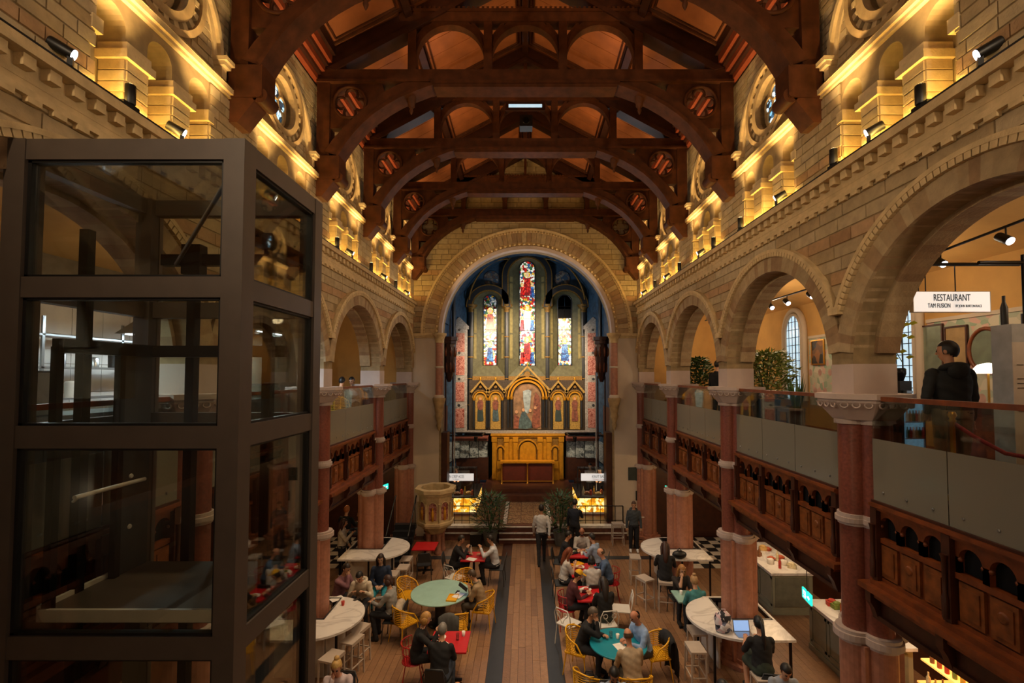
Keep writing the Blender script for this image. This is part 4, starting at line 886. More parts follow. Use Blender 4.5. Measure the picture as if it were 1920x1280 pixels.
# ------------------------------------------------------------------ lamps on the ledges
def lamp_up():
    t = thing('ledge_uplight', 'x', 'spotlight', group='spotlights along the nave ledges')
    m = MB(); m.lathe([(.045, 0), (.05, .01), (.05, .2), (.045, .205)], 14); m.build('housing', 'black', t)
    m = MB(); m.box(-.02, .02, -.1, .1, -.03, .0); m.build('track_adapter', 'black', t)
    m = MB(); m.lathe([(.04, .19), (.04, .208)], 12); m.build('lens', 'lamp_warm', t); return t
def lamp_down():
    t = thing('ledge_spotlight', 'x', 'spotlight', group='spotlights along the nave ledges'); rot = Matrix.Rotation(math.radians(112), 3, 'Y')
    m = MB(); m.lathe([(.05, -.16), (.055, -.15), (.055, .02)], 14, (0, 0, .09), rot=rot); m.build('housing', 'black', t)
    m = MB(); m.lathe([(.05, .02), (.05, .03)], 14, (0, 0, .09), rot=rot); m.build('lens', 'lamp_white', t)
    m = MB(); m.box(-.02, .02, -.03, .03, -.03, .06); m.build('bracket', 'black', t); return t
LU = [4.85, 6.25, 9.0, 10.3, 12.6, 15.0]; LD = [4.2, 5.6, 7.7, 11.2, 13.9, 16.6]
u0, d0 = lamp_up(), lamp_down(); uf = df = True
for s in (-1, 1):
    tr = MB(); tr.box(*sorted((s * (W - .14), s * (W - .10))), 2.6, 17.6, 8.80, 8.835); tag(tr.build('lighting_track', 'black', None), 'black lighting track along the stone ledge of the %s nave wall' % SIDE[s], 'track')
    for i, y in enumerate(LU):
        lb = '%s upright black uplight from the chancel, %s ledge' % (ORD[len(LU) - 1 - i], SIDE[s]); loc = (s * (W - .12), y, 8.865)
        if uf: u0.location = loc; u0['label'] = lb; uf = False
        else: dup(u0, loc, 0, lb)
        
    for i, y in enumerate(LD):
        lb = '%s glowing downward spotlight from the chancel, %s ledge' % (ORD[len(LD) - 1 - i], SIDE[s]); loc = (s * (W - .12), y, 8.865); rz = (PI if s > 0 else 0) - s * .6
        if df: d0.location = loc; d0.rotation_euler = (0, 0, rz); d0['label'] = lb; df = False
        else: dup(d0, loc, rz, lb)
        light('SPOT', 'spotlight_beam', (s * (W - .24), y, 8.9), (260 if i % 2 else 130), SOFT, (-s * (4.2 if i % 2 else 2.4), y + (.8 if i % 2 else 2.2), 11.0 if i % 2 else 5.0), .05, spot=80, blend=.8)
    for c in CLB:
        for q in (-1.05, 1.05): light('SPOT', 'added_wall_uplight', (s * (W - .5), c + q * .6, 8.92), 330, (1.0, .66, .27), (s * (W + .1), c + q * .6, 11.2), .05, spot=50, blend=1.0)  # added unseen sources, set out from the ledge to light the upper wall
        light('AREA', 'niche_light', (s * (W - .04), c, 8.83), 24, AMBER, (s * (W + .12), c, 9.8), 1.9, .05)
        for q in (-.66, 0, .66): light('POINT', 'niche_glow', (s * (W + .12), c + q - .08, 8.9), 3.0, AMBER, size=.03)

# ------------------------------------------------------------------ glass lift
lift = thing('glass_lift_shaft', 'tall grey steel framed glass lift shaft standing in the nave on the left', 'lift', (0, 0, 0))
X0, X1, Y0, Y1, ZT = -4.27, -2.30, 3.78, 5.26, 7.95; PW = .17
def lpost(x, y, w=PW): m = MB(); m.box(x - w / 2, x + w / 2, y - w / 2, y + w / 2, 0, ZT); m.build('corner_post', 'steel_grey', lift)
for x in (X0 + PW / 2, X1 - PW / 2):
    for y in (Y0 + PW / 2, Y1 - PW / 2): lpost(x, y)
LEV = [(.0, .16), (2.12, 2.28), (3.76, 3.94), (5.42, 5.60), (6.64, 6.81), (7.78, 7.95)]
for z0, z1 in LEV:
    for a in ((X0 + PW, X1 - PW, Y0 + .01, Y0 + .12), (X0 + PW, X1 - PW, Y1 - .12, Y1 - .01), (X1 - .12, X1 - .01, Y0 + PW, Y1 - PW), (X0 + .01, X0 + .12, Y0 + PW, Y1 - PW)):
        m = MB(); m.box(*a, z0, z1); m.build('cross_rail', 'steel_grey', lift)
for (a, z1), (z0, b) in zip(LEV[:-1], LEV[1:]):
    for k, q in enumerate(((X0 + PW, X1 - PW, Y0 + .05, Y0 + .065), (X1 - .065, X1 - .05, Y0 + PW, Y1 - PW), (X0 + PW, X1 - PW, Y1 - .065, Y1 - .05))):
        m = MB(); m.box(*q, z1, z0); g = m.build('glass_pane', 'lift_glass', lift)
        if k < 2:
            e = MB(); x0, x1, y0, y1 = q
            if k == 0: e.box(x0, x0 + .03, y0 - .02, y1 + .02, z1, z0); e.box(x1 - .03, x1, y0 - .02, y1 + .02, z1, z0); e.box(x0, x1, y0 - .02, y1 + .02, z1, z1 + .02); e.box(x0, x1, y0 - .02, y1 + .02, z0 - .02, z0)
            else: e.box(x0 - .02, x1 + .02, y0, y0 + .03, z1, z0); e.box(x0 - .02, x1 + .02, y1 - .03, y1, z1, z0); e.box(x0 - .02, x1 + .02, y0, y1, z1, z1 + .02); e.box(x0 - .02, x1 + .02, y0, y1, z0 - .02, z0)
            e.build('gasket', 'black', g)
m = MB(); m.box(X0 + .05, X1 - .05, Y0 + .05, Y1 - .05, ZT - .06, ZT - .045); m.build('roof_glass', 'lift_glass', lift)
for x, y, w in ((-3.62, 5.1, .09), (-3.28, 5.1, .05), (-2.42, 4.42, .08), (-4.05, 4.3, .08)):
    m = MB(); m.box(x - w / 2, x + w / 2, y - w / 2, y + w / 2, .1, 7.35); m.build('guide_rail', 'black_metal', lift)
m = MB(); m.box(-3.95, -2.5, 5.04, 5.12, 7.2, 7.32); m.box(-2.5, -2.4, 4.0, 5.1, 7.2, 7.32); m.build('top_beam', 'black_metal', lift)
m = MB(); m.box(-3.7, -3.5, 5.0, 5.12, 7.1, 7.42); m.build('pulley_block', 'black_metal', lift)
m = MB(); m.tube([(-3.75, 5.0, 7.2), (-2.5, 3.95, 7.75)], .02, 6); m.build('cable_stay', 'steel_grey', lift)
lc = thing('lift_car', 'dark lift car with grey side panel and pale floor edge inside the glass shaft', 'lift car')
m = MB(); m.box(-4.02, -2.52, 3.96, 5.0, 3.96, 4.06); m.build('floor_plate', 'steel_grey', lc); m = MB(); m.box(-4.05, -4.02, 3.96, 5.0, 3.98, 4.1); m.box(-4.02, -2.52, 3.93, 3.96, 3.98, 4.08); m.build('floor_edge', 'offwhite', lc)
m = MB(); m.box(-3.98, -3.96, 4.62, 4.98, 4.06, 6.3); m.build('side_panel', mat('panel_grey', '#3c3d3c', .5, metal=.3), lc)
m = MB(); m.box(-4.0, -2.52, 4.9, 5.0, 6.2, 6.32); m.box(-4.0, -3.9, 3.96, 5.0, 6.2, 6.32); m.build('header', 'black_metal', lc)
m = MB(); m.tube([(-3.9, 4.1, 4.95), (-3.9, 4.85, 4.95)], .02, 8); m.tube([(-3.9, 4.15, 4.95), (-3.96, 4.15, 4.9)], .012, 6); m.build('handrail', 'offwhite', lc)
for y in (3.98, 4.6):
    m = MB(); m.box(-4.0, -3.94, y - .03, y + .03, 4.06, 6.25); m.build('jamb', 'black_metal', lc)
for z in (4.5, 5.0, 5.5): 
    m = MB(); m.lathe([(.025, 0), (.02, .01)], 10, (-3.958, 4.75, z), rot=Matrix.Rotation(PI / 2, 3, 'Y')); m.build('button', 'offwhite', lc)

# ------------------------------------------------------------------ kitchen stall in the left gallery
k = thing('kitchen_counter', 'stainless steel kitchen counter in the left gallery behind the lift', 'counter', (-5.75, 6.3, GF))
m = MB(); m.box(-.35, .35, -2.0, 3.8, .86, .92); m.build('worktop', 'stainless', k); m = MB(); m.box(-.3, .3, -1.95, 3.75, .0, .86); m.build('carcass', mat('dark_steel', '#2b2d2f', .4, metal=.4), k)
for i in range(6): m = MB(); m.box(.30, .315, -1.9 + i * .94, -1.0 + i * .94, .08, .8); m.build('cabinet_door', 'dark_steel', k)
k = thing('kitchen_shelving', 'tall steel shelving stacked with pans on the left gallery wall', 'shelving', (-7.5, 6.3, GF))
for z in (.4, 1.0, 1.5, 2.0): m = MB(); m.box(-.2, .2, -2, 3.5, z, z + .03); m.build('shelf', 'stainless', k)
for y in (-2, -.6, .8, 2.2, 3.5): m = MB(); m.box(.17, .2, y - .02, y + .02, 0, 2.3); m.build('upright', 'stainless', k)
random.seed(3)
for i in range(26):
    z = GF + random.choice((.43, 1.03, 1.53)); y = 4.5 + i * .2; m = MB(); r = random.uniform(.06, .1); h = random.uniform(.1, .3)
    m.lathe([(r, 0), (r * 1.05, h * .9), (r * .9, h), (.02, h + .01)], 12, (0, 0, 0)); o = m.build('storage_pot', ['stainless', 'offwhite', 'dark_steel'][i % 3], None); o.location = (-7.45, y, z)
    PN = globals().setdefault('PN', {}); PN[round(z, 2)] = PN.get(round(z, 2), 0) + 1; tag(o, '%s pot from the camera on the %s steel kitchen shelf, left gallery' % (ORD[PN[round(z, 2)] - 1], {5.05: 'lowest', 5.65: 'middle', 6.15: 'upper'}[round(z, 2)]), 'pot', 'pots on the kitchen shelving')
k = thing('extraction_hood', 'steel extraction hood and duct above the left gallery kitchen', 'extractor hood', (-6.6, 9.0, 0))
m = MB(); A = [(-.6, -.8), (.6, -.8), (.6, .8), (-.6, .8)]; m.prism([(x, y, 6.75) for x, y in A], [(x * .5, y * .5, 7.2) for x, y in A]); m.build('hood', 'stainless', k); m = MB(); m.lathe([(.22, 7.2), (.22, 8.5)], 16); m.build('duct', 'stainless', k)
m = MB(); m.box(-.5, .5, -.7, .7, 6.735, 6.75); m.build('light_panel', mat('cool_panel', '#ffffff', .5, var=0, emit='#dcecff', estr=9), k)
k = thing('menu_board', 'grey menu board hanging in the bright left gallery kitchen', 'board', (-5.5, 5.35, 5.80)); m = MB(); m.box(-.01, .01, -.2, .2, -.25, .25); m.build('board', mat('board_grey', '#8d8f88', .6), k); m = MB()
for a in ((-.015, .015, -.21, -.19, -.26, .26), (-.015, .015, .19, .21, -.26, .26), (-.015, .015, -.2, .2, -.26, -.24), (-.015, .015, -.2, .2, .24, .26)): m.box(*a)
m.build('frame', 'dark_steel', k)
for i in range(4):
    m = MB(); m.lathe([(.03, 0), (.04, .02), (.045, .12), (.04, .12), (.03, .03)], 12); o = m.build('white_cup', 'white', None); o.location = (-5.6, 4.7 + .22 * i, GF + .92); tag(o, '%s white cup from the camera on the left gallery kitchen counter' % ORD[i], 'cup', 'white cups on the kitchen counter')
for y in (5.2, 8.6, 11.0):
    k = thing('tube_lamp', 'cool white tube lamp over the kitchen, %s from the camera' % ('nearest' if y < 6 else 'middle' if y < 9 else 'farthest'), 'lamp', (-6.0, y, 7.0)); m = MB(); m.box(-.05, .05, -.5, .5, .02, .06); m.build('housing', 'white', k); m = MB(); m.box(-.03, .03, -.48, .48, 0, .02); m.build('tube', 'cool_panel', k)
    m = MB(); m.tube([(0, -.4, .06), (0, -.4, 1.52)], .006, 5); m.tube([(0, .4, .06), (0, .4, 1.52)], .006, 5); m.build('suspension', 'black', k)
    light('AREA', 'kitchen_light', (-6.0, y, 6.97), 85, COOL, (-6, y, 0), .1, 1.0)
t = thing('kitchen_splashback', 'white tiled splashback behind the kitchen shelving, left gallery', 'splashback')
for i in range(10):
    for j in range(5): m = MB(); m.box(-7.96, -7.94, 4.0 + i * .6, 4.59 + i * .6, GF + .1 + j * .5, GF + .59 + j * .5); m.build('tile', 'white', t)
mat('grey_screen', '#6c6a5e', .8, var=.05)
m = MB(); m.box(-6.9, -6.8, 11.6, 15.8, GF, 7.0); tag(m.build('partition_screen', 'grey_screen', None), 'plain grey green partition behind the couple in the left gallery', 'partition')

# ------------------------------------------------------------------ plants
mat('leaf', '#47662c', .5, var=.3, vscale=8); mat('leaf_dark', '#33552b', .5, var=.3, vscale=8); mat('leaf_light', '#8a9a45', .5, var=.25, vscale=8); mat('pot_grey', '#5d5a54', .7); mat('soil', '#20150d', .9)
def leafy(mb, base, n, spread, height, ll, lw, seed, mi=0, droop=.4):
    rnd = random.Random(seed)
    for i in range(n):
        a = rnd.random() * 2 * PI; h = height * (rnd.random() ** .7); r = spread * math.sqrt(rnd.random()) * (.35 + .65 * math.sin(min(1, h / height) * PI * .8 + .3))
        p = Vector(base) + Vector((r * math.cos(a), r * math.sin(a), h)); d = Vector((math.cos(a + rnd.uniform(-.8, .8)), math.sin(a + rnd.uniform(-.8, .8)), rnd.uniform(-droop, .7))).normalized(); w = d.cross(Vector((rnd.uniform(-.3, .3), rnd.uniform(-.3, .3), 1))).normalized(); l = ll * rnd.uniform(.6, 1.2)
        up = d.cross(w) * .1 * l
        mb.add([p, p + d * l * .5 + w * lw + up, p + d * l, p + d * l * .5 - w * lw + up], [(0, 1, 2, 3)], mi)
def plant(name, label, loc, pot_r, pot_h, n, spread, height, ll, lw, seed, mt='leaf', pot='pot_grey'):
    t = thing(name, label, 'plant', loc); m = MB(); m.lathe([(pot_r * .7, 0), (pot_r, pot_h), (pot_r * .9, pot_h), (pot_r * .85, pot_h - .04)], 16); m.build('pot', pot, t); m = MB(); m.lathe([(pot_r * .86, pot_h - .05), (.01, pot_h - .03)], 12); m.build('soil', 'soil', t)
    m = MB(); leafy(m, (0, 0, pot_h), n, spread, height, ll, lw, seed); m.build('foliage', mt, t)
    st = MB(); rnd = random.Random(seed + 1)
    for i in range(9):
        a = rnd.random() * 6.28; st.tube([(0, 0, pot_h - .04), (spread * .3 * math.cos(a), spread * .3 * math.sin(a), pot_h + height * .45), (spread * .6 * math.cos(a), spread * .6 * math.sin(a), pot_h + height * .85)], .009, 5)
    st.build('stems', 'leaf_dark', t); return t
plant('potted_palm', 'dark green potted palm left of the chancel steps', (-1.25, 16.9, 0), .27, .5, 520, .52, 1.25, .42, .024, 11, 'leaf_dark')
plant('potted_palm', 'dark green potted palm right of the chancel steps', (1.25, 16.95, 0), .27, .5, 520, .52, 1.25, .42, .024, 12, 'leaf_dark')
m = MB(); m.box(-1.95, -1.55, 16.75, 17.05, 0, .42); tag(m.build('black_planter_box', 'black', None), 'low black box beside the left potted palm', 'box')
plant('gallery_bush', 'large bushy olive green plant behind the right gallery rail, second bay', (5.5, 10.75, GF), .3, .85, 1500, .62, 1.1, .15, .035, 13, 'leaf_light')
plant('gallery_bush', 'leafy green plant behind the right gallery rail, nearer the chancel', (5.45, 15.1, GF), .28, .85, 1300, .55, 1.1, .16, .04, 14, 'leaf')
def snake(label, loc, n, h, seed):
    t = thing('snake_plant', label, 'plant', loc); m = MB(); m.lathe([(.12, 0), (.15, .75), (.13, .75)], 12); m.build('pot', 'pot_grey', t); rnd = random.Random(seed)
    for i in range(n):
        a = rnd.random() * 6.28; r = .08 * rnd.random(); q = Vector((r * math.cos(a), r * math.sin(a), .72)); tip = q + Vector((.14 * math.cos(a), .14 * math.sin(a), h * rnd.uniform(.6, 1))); w = Vector((-math.sin(a), math.cos(a), 0)) * .03; mid = (q + tip) / 2
        l = MB(); l.add([q - w * .5, q + w * .5, mid + w, tip, mid - w], [(0, 1, 2, 3, 4)]); l.build('blade', 'leaf', t)
snake('upright bladed plant right of the big bush in the right gallery', (5.3, 9.2, GF), 12, .75, 3); snake('smaller bladed plant by the lancet window, right gallery', (5.75, 10.1, GF), 10, .65, 4)
t = thing('trailing_vine', 'yellow green trailing vine beneath the restaurant sign', 'plant', (5.25, 6.6, 6.85))
m = MB(); m.tube([(0, 0, -.05), (.1, 0, -.15), (-.05, .05, -.4), (.05, 0, -.65)], .006, 5); m.build('stem', 'leaf_dark', t)
for i, (x, z) in enumerate(((.06, -.12), (.16, -.1), (.02, -.28), (.12, -.3), (-.1, -.42), (0, -.5), (-.12, -.6), (.1, -.58))):
    l = MB(); l.add([(x, 0, z), (x + .06, -.02, z + .03), (x + .13, 0, z), (x + .06, .02, z - .03)], [(0, 1, 2, 3)]); l.build('leaf', mat('leaf_yellow', '#b9bb2e', .5), t)

# ------------------------------------------------------------------ right gallery furnishing
t = thing('restaurant_sign', 'white illuminated hanging RESTAURANT sign in the right gallery', 'sign', (0, 0, 0))
a, b = atY(1712, 547, 6.5), atY(1857, 584, 6.5)
m = MB(); m.box(a.x, b.x, 6.5, 6.56, b.z, a.z); m.build('light_box', mat('sign_face', '#ffffff', .5, var=0, emit='#fffaf4', estr=.42), t)
m = MB(); e = .008
for q in ((a.x - e, b.x + e, a.z, a.z + e), (a.x - e, b.x + e, b.z - e, b.z), (a.x - e, a.x, b.z, a.z), (b.x, b.x + e, b.z, a.z)): m.box(q[0], q[1], 6.495, 6.565, q[2], q[3])
m.build('edge_trim', 'offwhite', t)
mat('ink', '#141414', .6, var=0); mat('ink_red', '#9a2a2a', .6, var=0); cxs = (a.x + b.x) / 2
textmesh('lettering', 'RESTAURANT', .135, 'ink', t, (cxs, 6.494, a.z - .085), (PI / 2, 0, 0), .62)
textmesh('lettering', 'TAM FUSION', .088, 'ink', t, (cxs - .18, 6.494, a.z - .195), (PI / 2, 0, 0), .62); textmesh('lettering', 'BY JOHN BURTON RACE', .05, 'ink', t, (cxs + .23, 6.494, a.z - .2), (PI / 2, 0, 0), .66)
for x in (a.x + .1, a.x + .2, b.x - .45):
    m = MB(); m.tube([(x, 6.53, a.z), (x, 6.53, 7.55)], .008, 6); m.build('hanging_rod', 'black', t)
t = thing('service_frame', 'black metal frame over the restaurant counter, right gallery', 'frame')
for p, q in (((5.25, 6.5, 7.56), (6.9, 6.5, 7.56)), ((5.25, 6.5, 7.58), (6.6, 8.2, 7.58)), ((6.15, 5.75, 7.5), (6.15, 5.75, 5.9)), ((6.15, 5.75, 7.4), (5.6, 5.75, 7.4))): m = MB(); m.tube([p, q], .025, 6); m.build('bar', 'black_metal', t)
t = thing('till_unit', 'pale grey shelf unit with menus at the right edge of the gallery', 'shelf unit', (5.55, 5.35, GF))
m = MB(); m.box(-.25, .45, -.25, -.02, 0, 1.95); m.build('body', mat('pale_blue_grey', '#b0b3b6', .5), t)
for z in (1.2, 1.45, 1.7): m = MB(); m.box(.0, .4, -.28, -.2, z, z + .14); m.build('shelf_tray', mat('kraft', '#a5875a', .7), t)
m = MB(); m.box(-.27, -.12, -.27, -.262, .35, 1.75); m.build('paper_menu', 'offwhite', t); m = MB()
for z in (1.0, 1.05, 1.25, 1.3, 1.35, 1.5): m.box(-.23, -.16, -.274, -.27, z, z + .006)
m.build('menu_print', 'ink', t)
for nm, x, h, r in (('dark_bottle', -.12, .34, .035), ('black_mug', .15, .14, .06)):
    m = MB(); m.lathe([(r, 0), (r, h * .6), (r * .45, h * .8), (r * .45, h)] if 'bottle' in nm else [(r, 0), (r, h), (r * .9, h), (r * .88, .02)], 12); o = m.build(nm, 'black', None); o.location = (5.55 + x, 5.3, GF + 1.95); tag(o, 'dark bottle standing on the pale grey shelf unit' if 'bottle' in nm else 'black mug on top of the pale grey shelf unit', nm.split('_')[1])
# wallpapered wall, lancet windows, mirrors, pictures
voromat('wallpaper', ['#b8b49c', '#93a58c', '#c9a596', '#a9ae97', '#c7bfa9'], 7.0, .8, 0, lead=.0)
xw = XO - .012
for nm, y0, y1 in (('near', 6.3, 9.3), ('far', 10.6, 13.2)):
    t = thing('wallpaper_panel', 'floral pink and green wallpaper on the %s part of the right gallery wall' % nm, 'wallpaper'); m = MB(); m.box(xw, XO, y0, y1, 5.2, 7.05); m.build('paper', 'wallpaper', t)
    for i in range(int((y1 - y0) / .42)):
        for j in range(3):
            f = MB(); f.lathe([(.08, 0), (.04, .006)], 10, (xw - .001, y0 + .25 + i * .42 + (j % 2) * .2, 5.6 + j * .5), rot=Matrix.Rotation(-PI / 2, 3, 'Y'), sx=1.2); f.build('flower', mat('flower_pink', '#bb9486', .8), t)
    m = MB(); m.box(xw - .03, XO, y0, y1, 7.05, 7.12); m.build('picture_rail', 'paint_cream', t)
def lancet(y, n, side=1):
    w = thing('window', '', ''); w.name = 'window_%d' % n; del w['label']; del w['category']; w['kind'] = 'structure'
    hw, z0, zs = .42, 5.3, 7.25; xx = side * (XO - .05); outl = [(y - hw, z0), (y + hw, z0)] + [(y + hw * math.cos(PI * k / 14), zs + hw * 1.35 * math.sin(PI * k / 14)) for k in range(15)]
    m = MB(); m.prism([(xx, a_, b_) for a_, b_ in outl], [(xx + side * .02, a_, b_) for a_, b_ in outl]); m.build('glazing', mat('day_glass', '#bfd8e4', .3, var=.2, vscale=5, emit='#a9c8da', estr=.85), w)
    m = MB(); m.tube([(xx - side * .03, a_, b_) for a_, b_ in outl], .05, 6, True); m.build('frame', 'paint_cream', w)
    sc = 1.25; m = MB(); band_pts = [(y + hw * sc * math.cos(PI * k / 14), zs + hw * 1.35 * sc * math.sin(PI * k / 14)) for k in range(15)]; m.tube([(xx, a_, b_) for a_, b_ in [(y + hw * sc, z0)] + band_pts + [(y - hw * sc, z0)]], .08, 6); m.build('surround', 'paint_cream', w)
    for i in range(1, 5): m = MB(); x_ = y - hw + i * 2 * hw / 5; zt = zs + hw * 1.35 * math.sqrt(max(0, 1 - ((x_ - y) / hw) ** 2)); m.tube([(xx - side * .015, x_, z0), (xx - side * .015, x_, zt)], .016 if i == 2 else .009, 5); m.build('lead_bar', 'black', w)
    for i in range(1, 11): z = z0 + i * .23; h_ = hw if z < zs else hw * math.sqrt(max(0.02, 1 - ((z - zs) / (hw * 1.35)) ** 2)); m = MB(); m.tube([(xx - side * .015, y - h_, z), (xx - side * .015, y + h_, z)], .009, 5); m.build('lead_bar', 'black', w)
lancet(13.85, 14); lancet(9.95, 15); lancet(6.0, 16)
def wallpic(name, label, cat, y, z, w, h, mt, fm='gallery_dark', oval=False):
    t = thing(name, label, cat, (xw - .02, y, z)); m = MB()
    if oval:
        m.lathe([(1, 0), (1, .01)], 24, rot=Matrix.Rotation(-PI / 2, 3, 'Y') @ Matrix.Diagonal((h / 2, w / 2, 1)).to_3x3()); m.build('mirror_glass', mt, t); m = MB(); m.tube([(-.015, w / 2 * math.cos(k * PI / 12), h / 2 * math.sin(k * PI / 12)) for k in range(24)], .035, 6, True); m.build('frame', fm, t)
    else:
        m.box(-.02, .0, -w / 2, w / 2, -h / 2, h / 2); m.build('picture', mt, t); m = MB()
        for q in ((-w / 2 - .03, -w / 2, -h / 2, h / 2), (w / 2, w / 2 + .03, -h / 2, h / 2), (-w / 2 - .03, w / 2 + .03, -h / 2 - .03, -h / 2), (-w / 2 - .03, w / 2 + .03, h / 2, h / 2 + .03)): m.box(-.035, 0, *q)
        m.build('frame', fm, t)
mat('mirror', '#c9c9bd', .05, metal=1, var=0); mat('mirror_green', '#9aa48e', .25, metal=.5, var=.1)
wallpic('tall_mirror', 'tall pale green mirror in a dark frame by the near lancet window', 'mirror', 9.15, 6.45, .42, 1.05, 'mirror_green'); wallpic('tall_mirror', 'plain tan framed mirror behind the man in black jacket', 'mirror', 8.65, 6.45, .4, .9, 'kraft')
wallpic('oval_mirror', 'round wooden framed mirror on the floral wallpaper', 'mirror', 8.1, 6.45, .6, .75, 'mirror_green', 'gallery_wood', True)
voromat('picture_dark', ['#2a2018', '#6b4a2a', '#28384a', '#8a5a2a', '#141414'], 6, .5, 0, lead=0)
wallpic('framed_picture', 'small dark framed picture on the far floral wallpaper', 'picture', 12.75, 6.65, .5, .62, 'picture_dark', 'brass'); wallpic('framed_picture', 'gilt framed crowded picture low by the near lancet window', 'picture', 9.3, 5.65, .5, .6, 'picture_dark', 'gold_dark'); wallpic('arched_mirror', 'dark arched overmantel mirror at the far floral wallpaper', 'mirror', 11.85, 6.3, .5, .9, 'void', 'gold_dark')
t = thing('dome_lamp', 'white dome lamp glowing beside the round mirror', 'lamp', (6.95, 7.05, GF)); m = MB(); m.lathe([(.2, 1.42), (.19, 1.46), (.12, 1.55), (.02, 1.58)], 18); m.build('shade', mat('lamp_shade', '#ffffff', .5, var=0, emit='#fff0dc', estr=2.2), t); m = MB(); m.lathe([(.015, .9), (.015, 1.5)], 8); m.lathe([(.09, .9), (.09, .92)], 12); m.build('stem', 'brass', t)
t = thing('bar_counter', 'dark restaurant counter behind the man in the right gallery', 'counter', (7.3, 7.0, GF)); m = MB(); m.box(-.5, .5, -1.0, .9, .82, .9); m.build('worktop', 'gallery_dark', t); m = MB(); m.box(-.45, .45, -.95, .85, 0, .82); m.build('carcass', 'gallery_wood', t)
for i in range(3): m = MB(); m.box(-.462, -.45, -.9 + i * .6, -.36 + i * .6, .08, .76); m.build('panel', 'gallery_panel', t)
t = thing('drinks_fridge', 'lit glass door drinks fridge under the restaurant sign', 'fridge', (6.38, 7.75, GF)); m = MB(); m.box(-.2, .2, 0, .5, 0, 1.0); m.build('body', 'black', t); m = MB(); m.box(-.15, .15, -.012, 0, .08, .95); m.build('lit_door', mat('fridge_glow', '#5f8ba4', .4, var=.4, vscale=14, emit='#8ec4e6', estr=.3), t)
for z in (.35, .62): m = MB(); m.box(-.15, .15, -.02, -.012, z, z + .015); m.build('shelf', 'offwhite', t)
for i in range(12):
    m = MB(); m.lathe([(.022, 0), (.022, .11), (.01, .15), (.01, .18)], 8); o = m.build('bottle', ['leaf_dark', 'ink_red', 'offwhite', 'kraft'][i % 4], t, None); o.location = (-.125 + .05 * (i % 6), -.03, .37 + .27 * (i // 6))
t = thing('coffee_grinder', 'black coffee grinder standing on the drinks fridge', 'grinder', (6.38, 8.0, GF + 1.0)); m = MB(); m.box(-.1, .1, -.12, .14, 0, .3); m.build('body', 'black', t); m = MB(); m.lathe([(.05, .3), (.09, .42), (.09, .5), (.07, .52)], 12); m.build('hopper', 'black_metal', t); m = MB(); m.box(-.05, .05, -.2, -.12, .1, .14); m.build('spout', 'stainless', t)
t = thing('rope_barrier', 'brass stanchion with red velvet rope behind the right gallery glass', 'barrier', (4.8, 5.3, GF)); m = MB(); m.lathe([(.13, 0), (.12, .03), (.025, .05), (.025, .86), (.04, .88), (.025, .9), (.045, .94), (.03, .98)], 14); m.build('stanchion', 'brass', t); m = MB(); m.tube([(.02, 0, .85), (.1, -.15, .72), (.18, -.4, .58), (.3, -.75, .55)], .022, 8); m.build('rope', mat('velvet', '#8a1f26', .8), t)
def track(label, p, q, heads):
    t = thing('track_light', label, 'track light'); m = MB(); m.tube([p, q], .018, 6); m.build('track', 'black', t)
    for e_ in (.08, .92): c = Vector(p).lerp(Vector(q), e_); m = MB(); m.tube([c, (c.x, c.y, 8.6 - .55 * ((abs(c.x) - 4.85) / 3.15) ** 2 + .02)], .006, 5); m.build('hanger', 'black', t)
    for f in heads:
        c = Vector(p).lerp(Vector(q), f); m = MB(); m.tube([c, c + Vector((0, 0, -.1))], .01, 5); h = m.build('lamp_head', 'black', t); m = MB(); rot = Matrix.Rotation(-.95, 3, 'X'); m.lathe([(.05, -.12), (.055, -.1), (.055, .06)], 12, c + Vector((0, 0, -.16)), rot=rot.to_4x4().to_3x3() @ Matrix.Rotation(PI, 3, 'X')); m.build('can', 'black', h); m = MB(); m.lathe([(.048, .061), (.048, .066)], 12, c + Vector((0, 0, -.16)), rot=rot @ Matrix.Rotation(PI, 3, 'X')); m.build('lens', 'lamp_white', h)
track('black track with two lit spots, nearest arch of the right gallery', (5.9, 6.9, 7.75), (6.0, 4.6, 7.95), (.12, .5)); track('black track with three lit spots, second arch of the right gallery', (6.0, 11.6, 7.85), (6.0, 9.6, 7.85), (.1, .45, .9)); track('black track with a single spot, third arch of the right gallery', (6.0, 15.6, 7.85), (6.0, 14.4, 7.85), (.4,)); track('black track with a single spot, left gallery arch', (-6.0, 13.6, 7.6), (-6.0, 12.4, 7.6), (.5,))

# ------------------------------------------------------------------ counters and bars under the right gallery
mat('sage', '#8a8873', .6, var=.05); mat('sage_dark', '#6f6e5d', .6)
def counter(label, x0, x1, y0, y1, npan, name='panelled_counter'):
    t = thing(name, label, 'counter', (x0, y0, 0)); w, l = x1 - x0, y1 - y0
    m = MB(); m.box(0.04, w, .04, l, .0, 1.0); m.build('carcass', 'sage', t); m = MB(); m.box(-.04, w + .03, -.04, l, 1.0, 1.06); m.build('worktop', 'marble_white', t); m = MB(); m.box(.015, w, .02, l, 0, .12); m.build('skirting', 'sage', t)
    for i in range(npan):
        y = .08 + i * (l - .1) / npan; m = MB(); p = (l - .1) / npan - .06
        for q in ((y, y + .05, .2, .92), (y + p - .05, y + p, .2, .92), (y, y + p, .2, .25), (y, y + p, .87, .92)): m.box(.022, .04, *q)
        m.build('side_panel', 'sage', t)
    m = MB(); m.box(.1, w - .1, .022, .04, .2, .92); m.build('end_panel', 'sage_dark', t); return t
counter('sage green counter with white marble top under the right gallery, farther one', 6.2, 7.25, 12.0, 14.2, 3); counter('sage green counter with white marble top beside the near right column', 6.25, 7.1, 8.75, 10.6, 3)
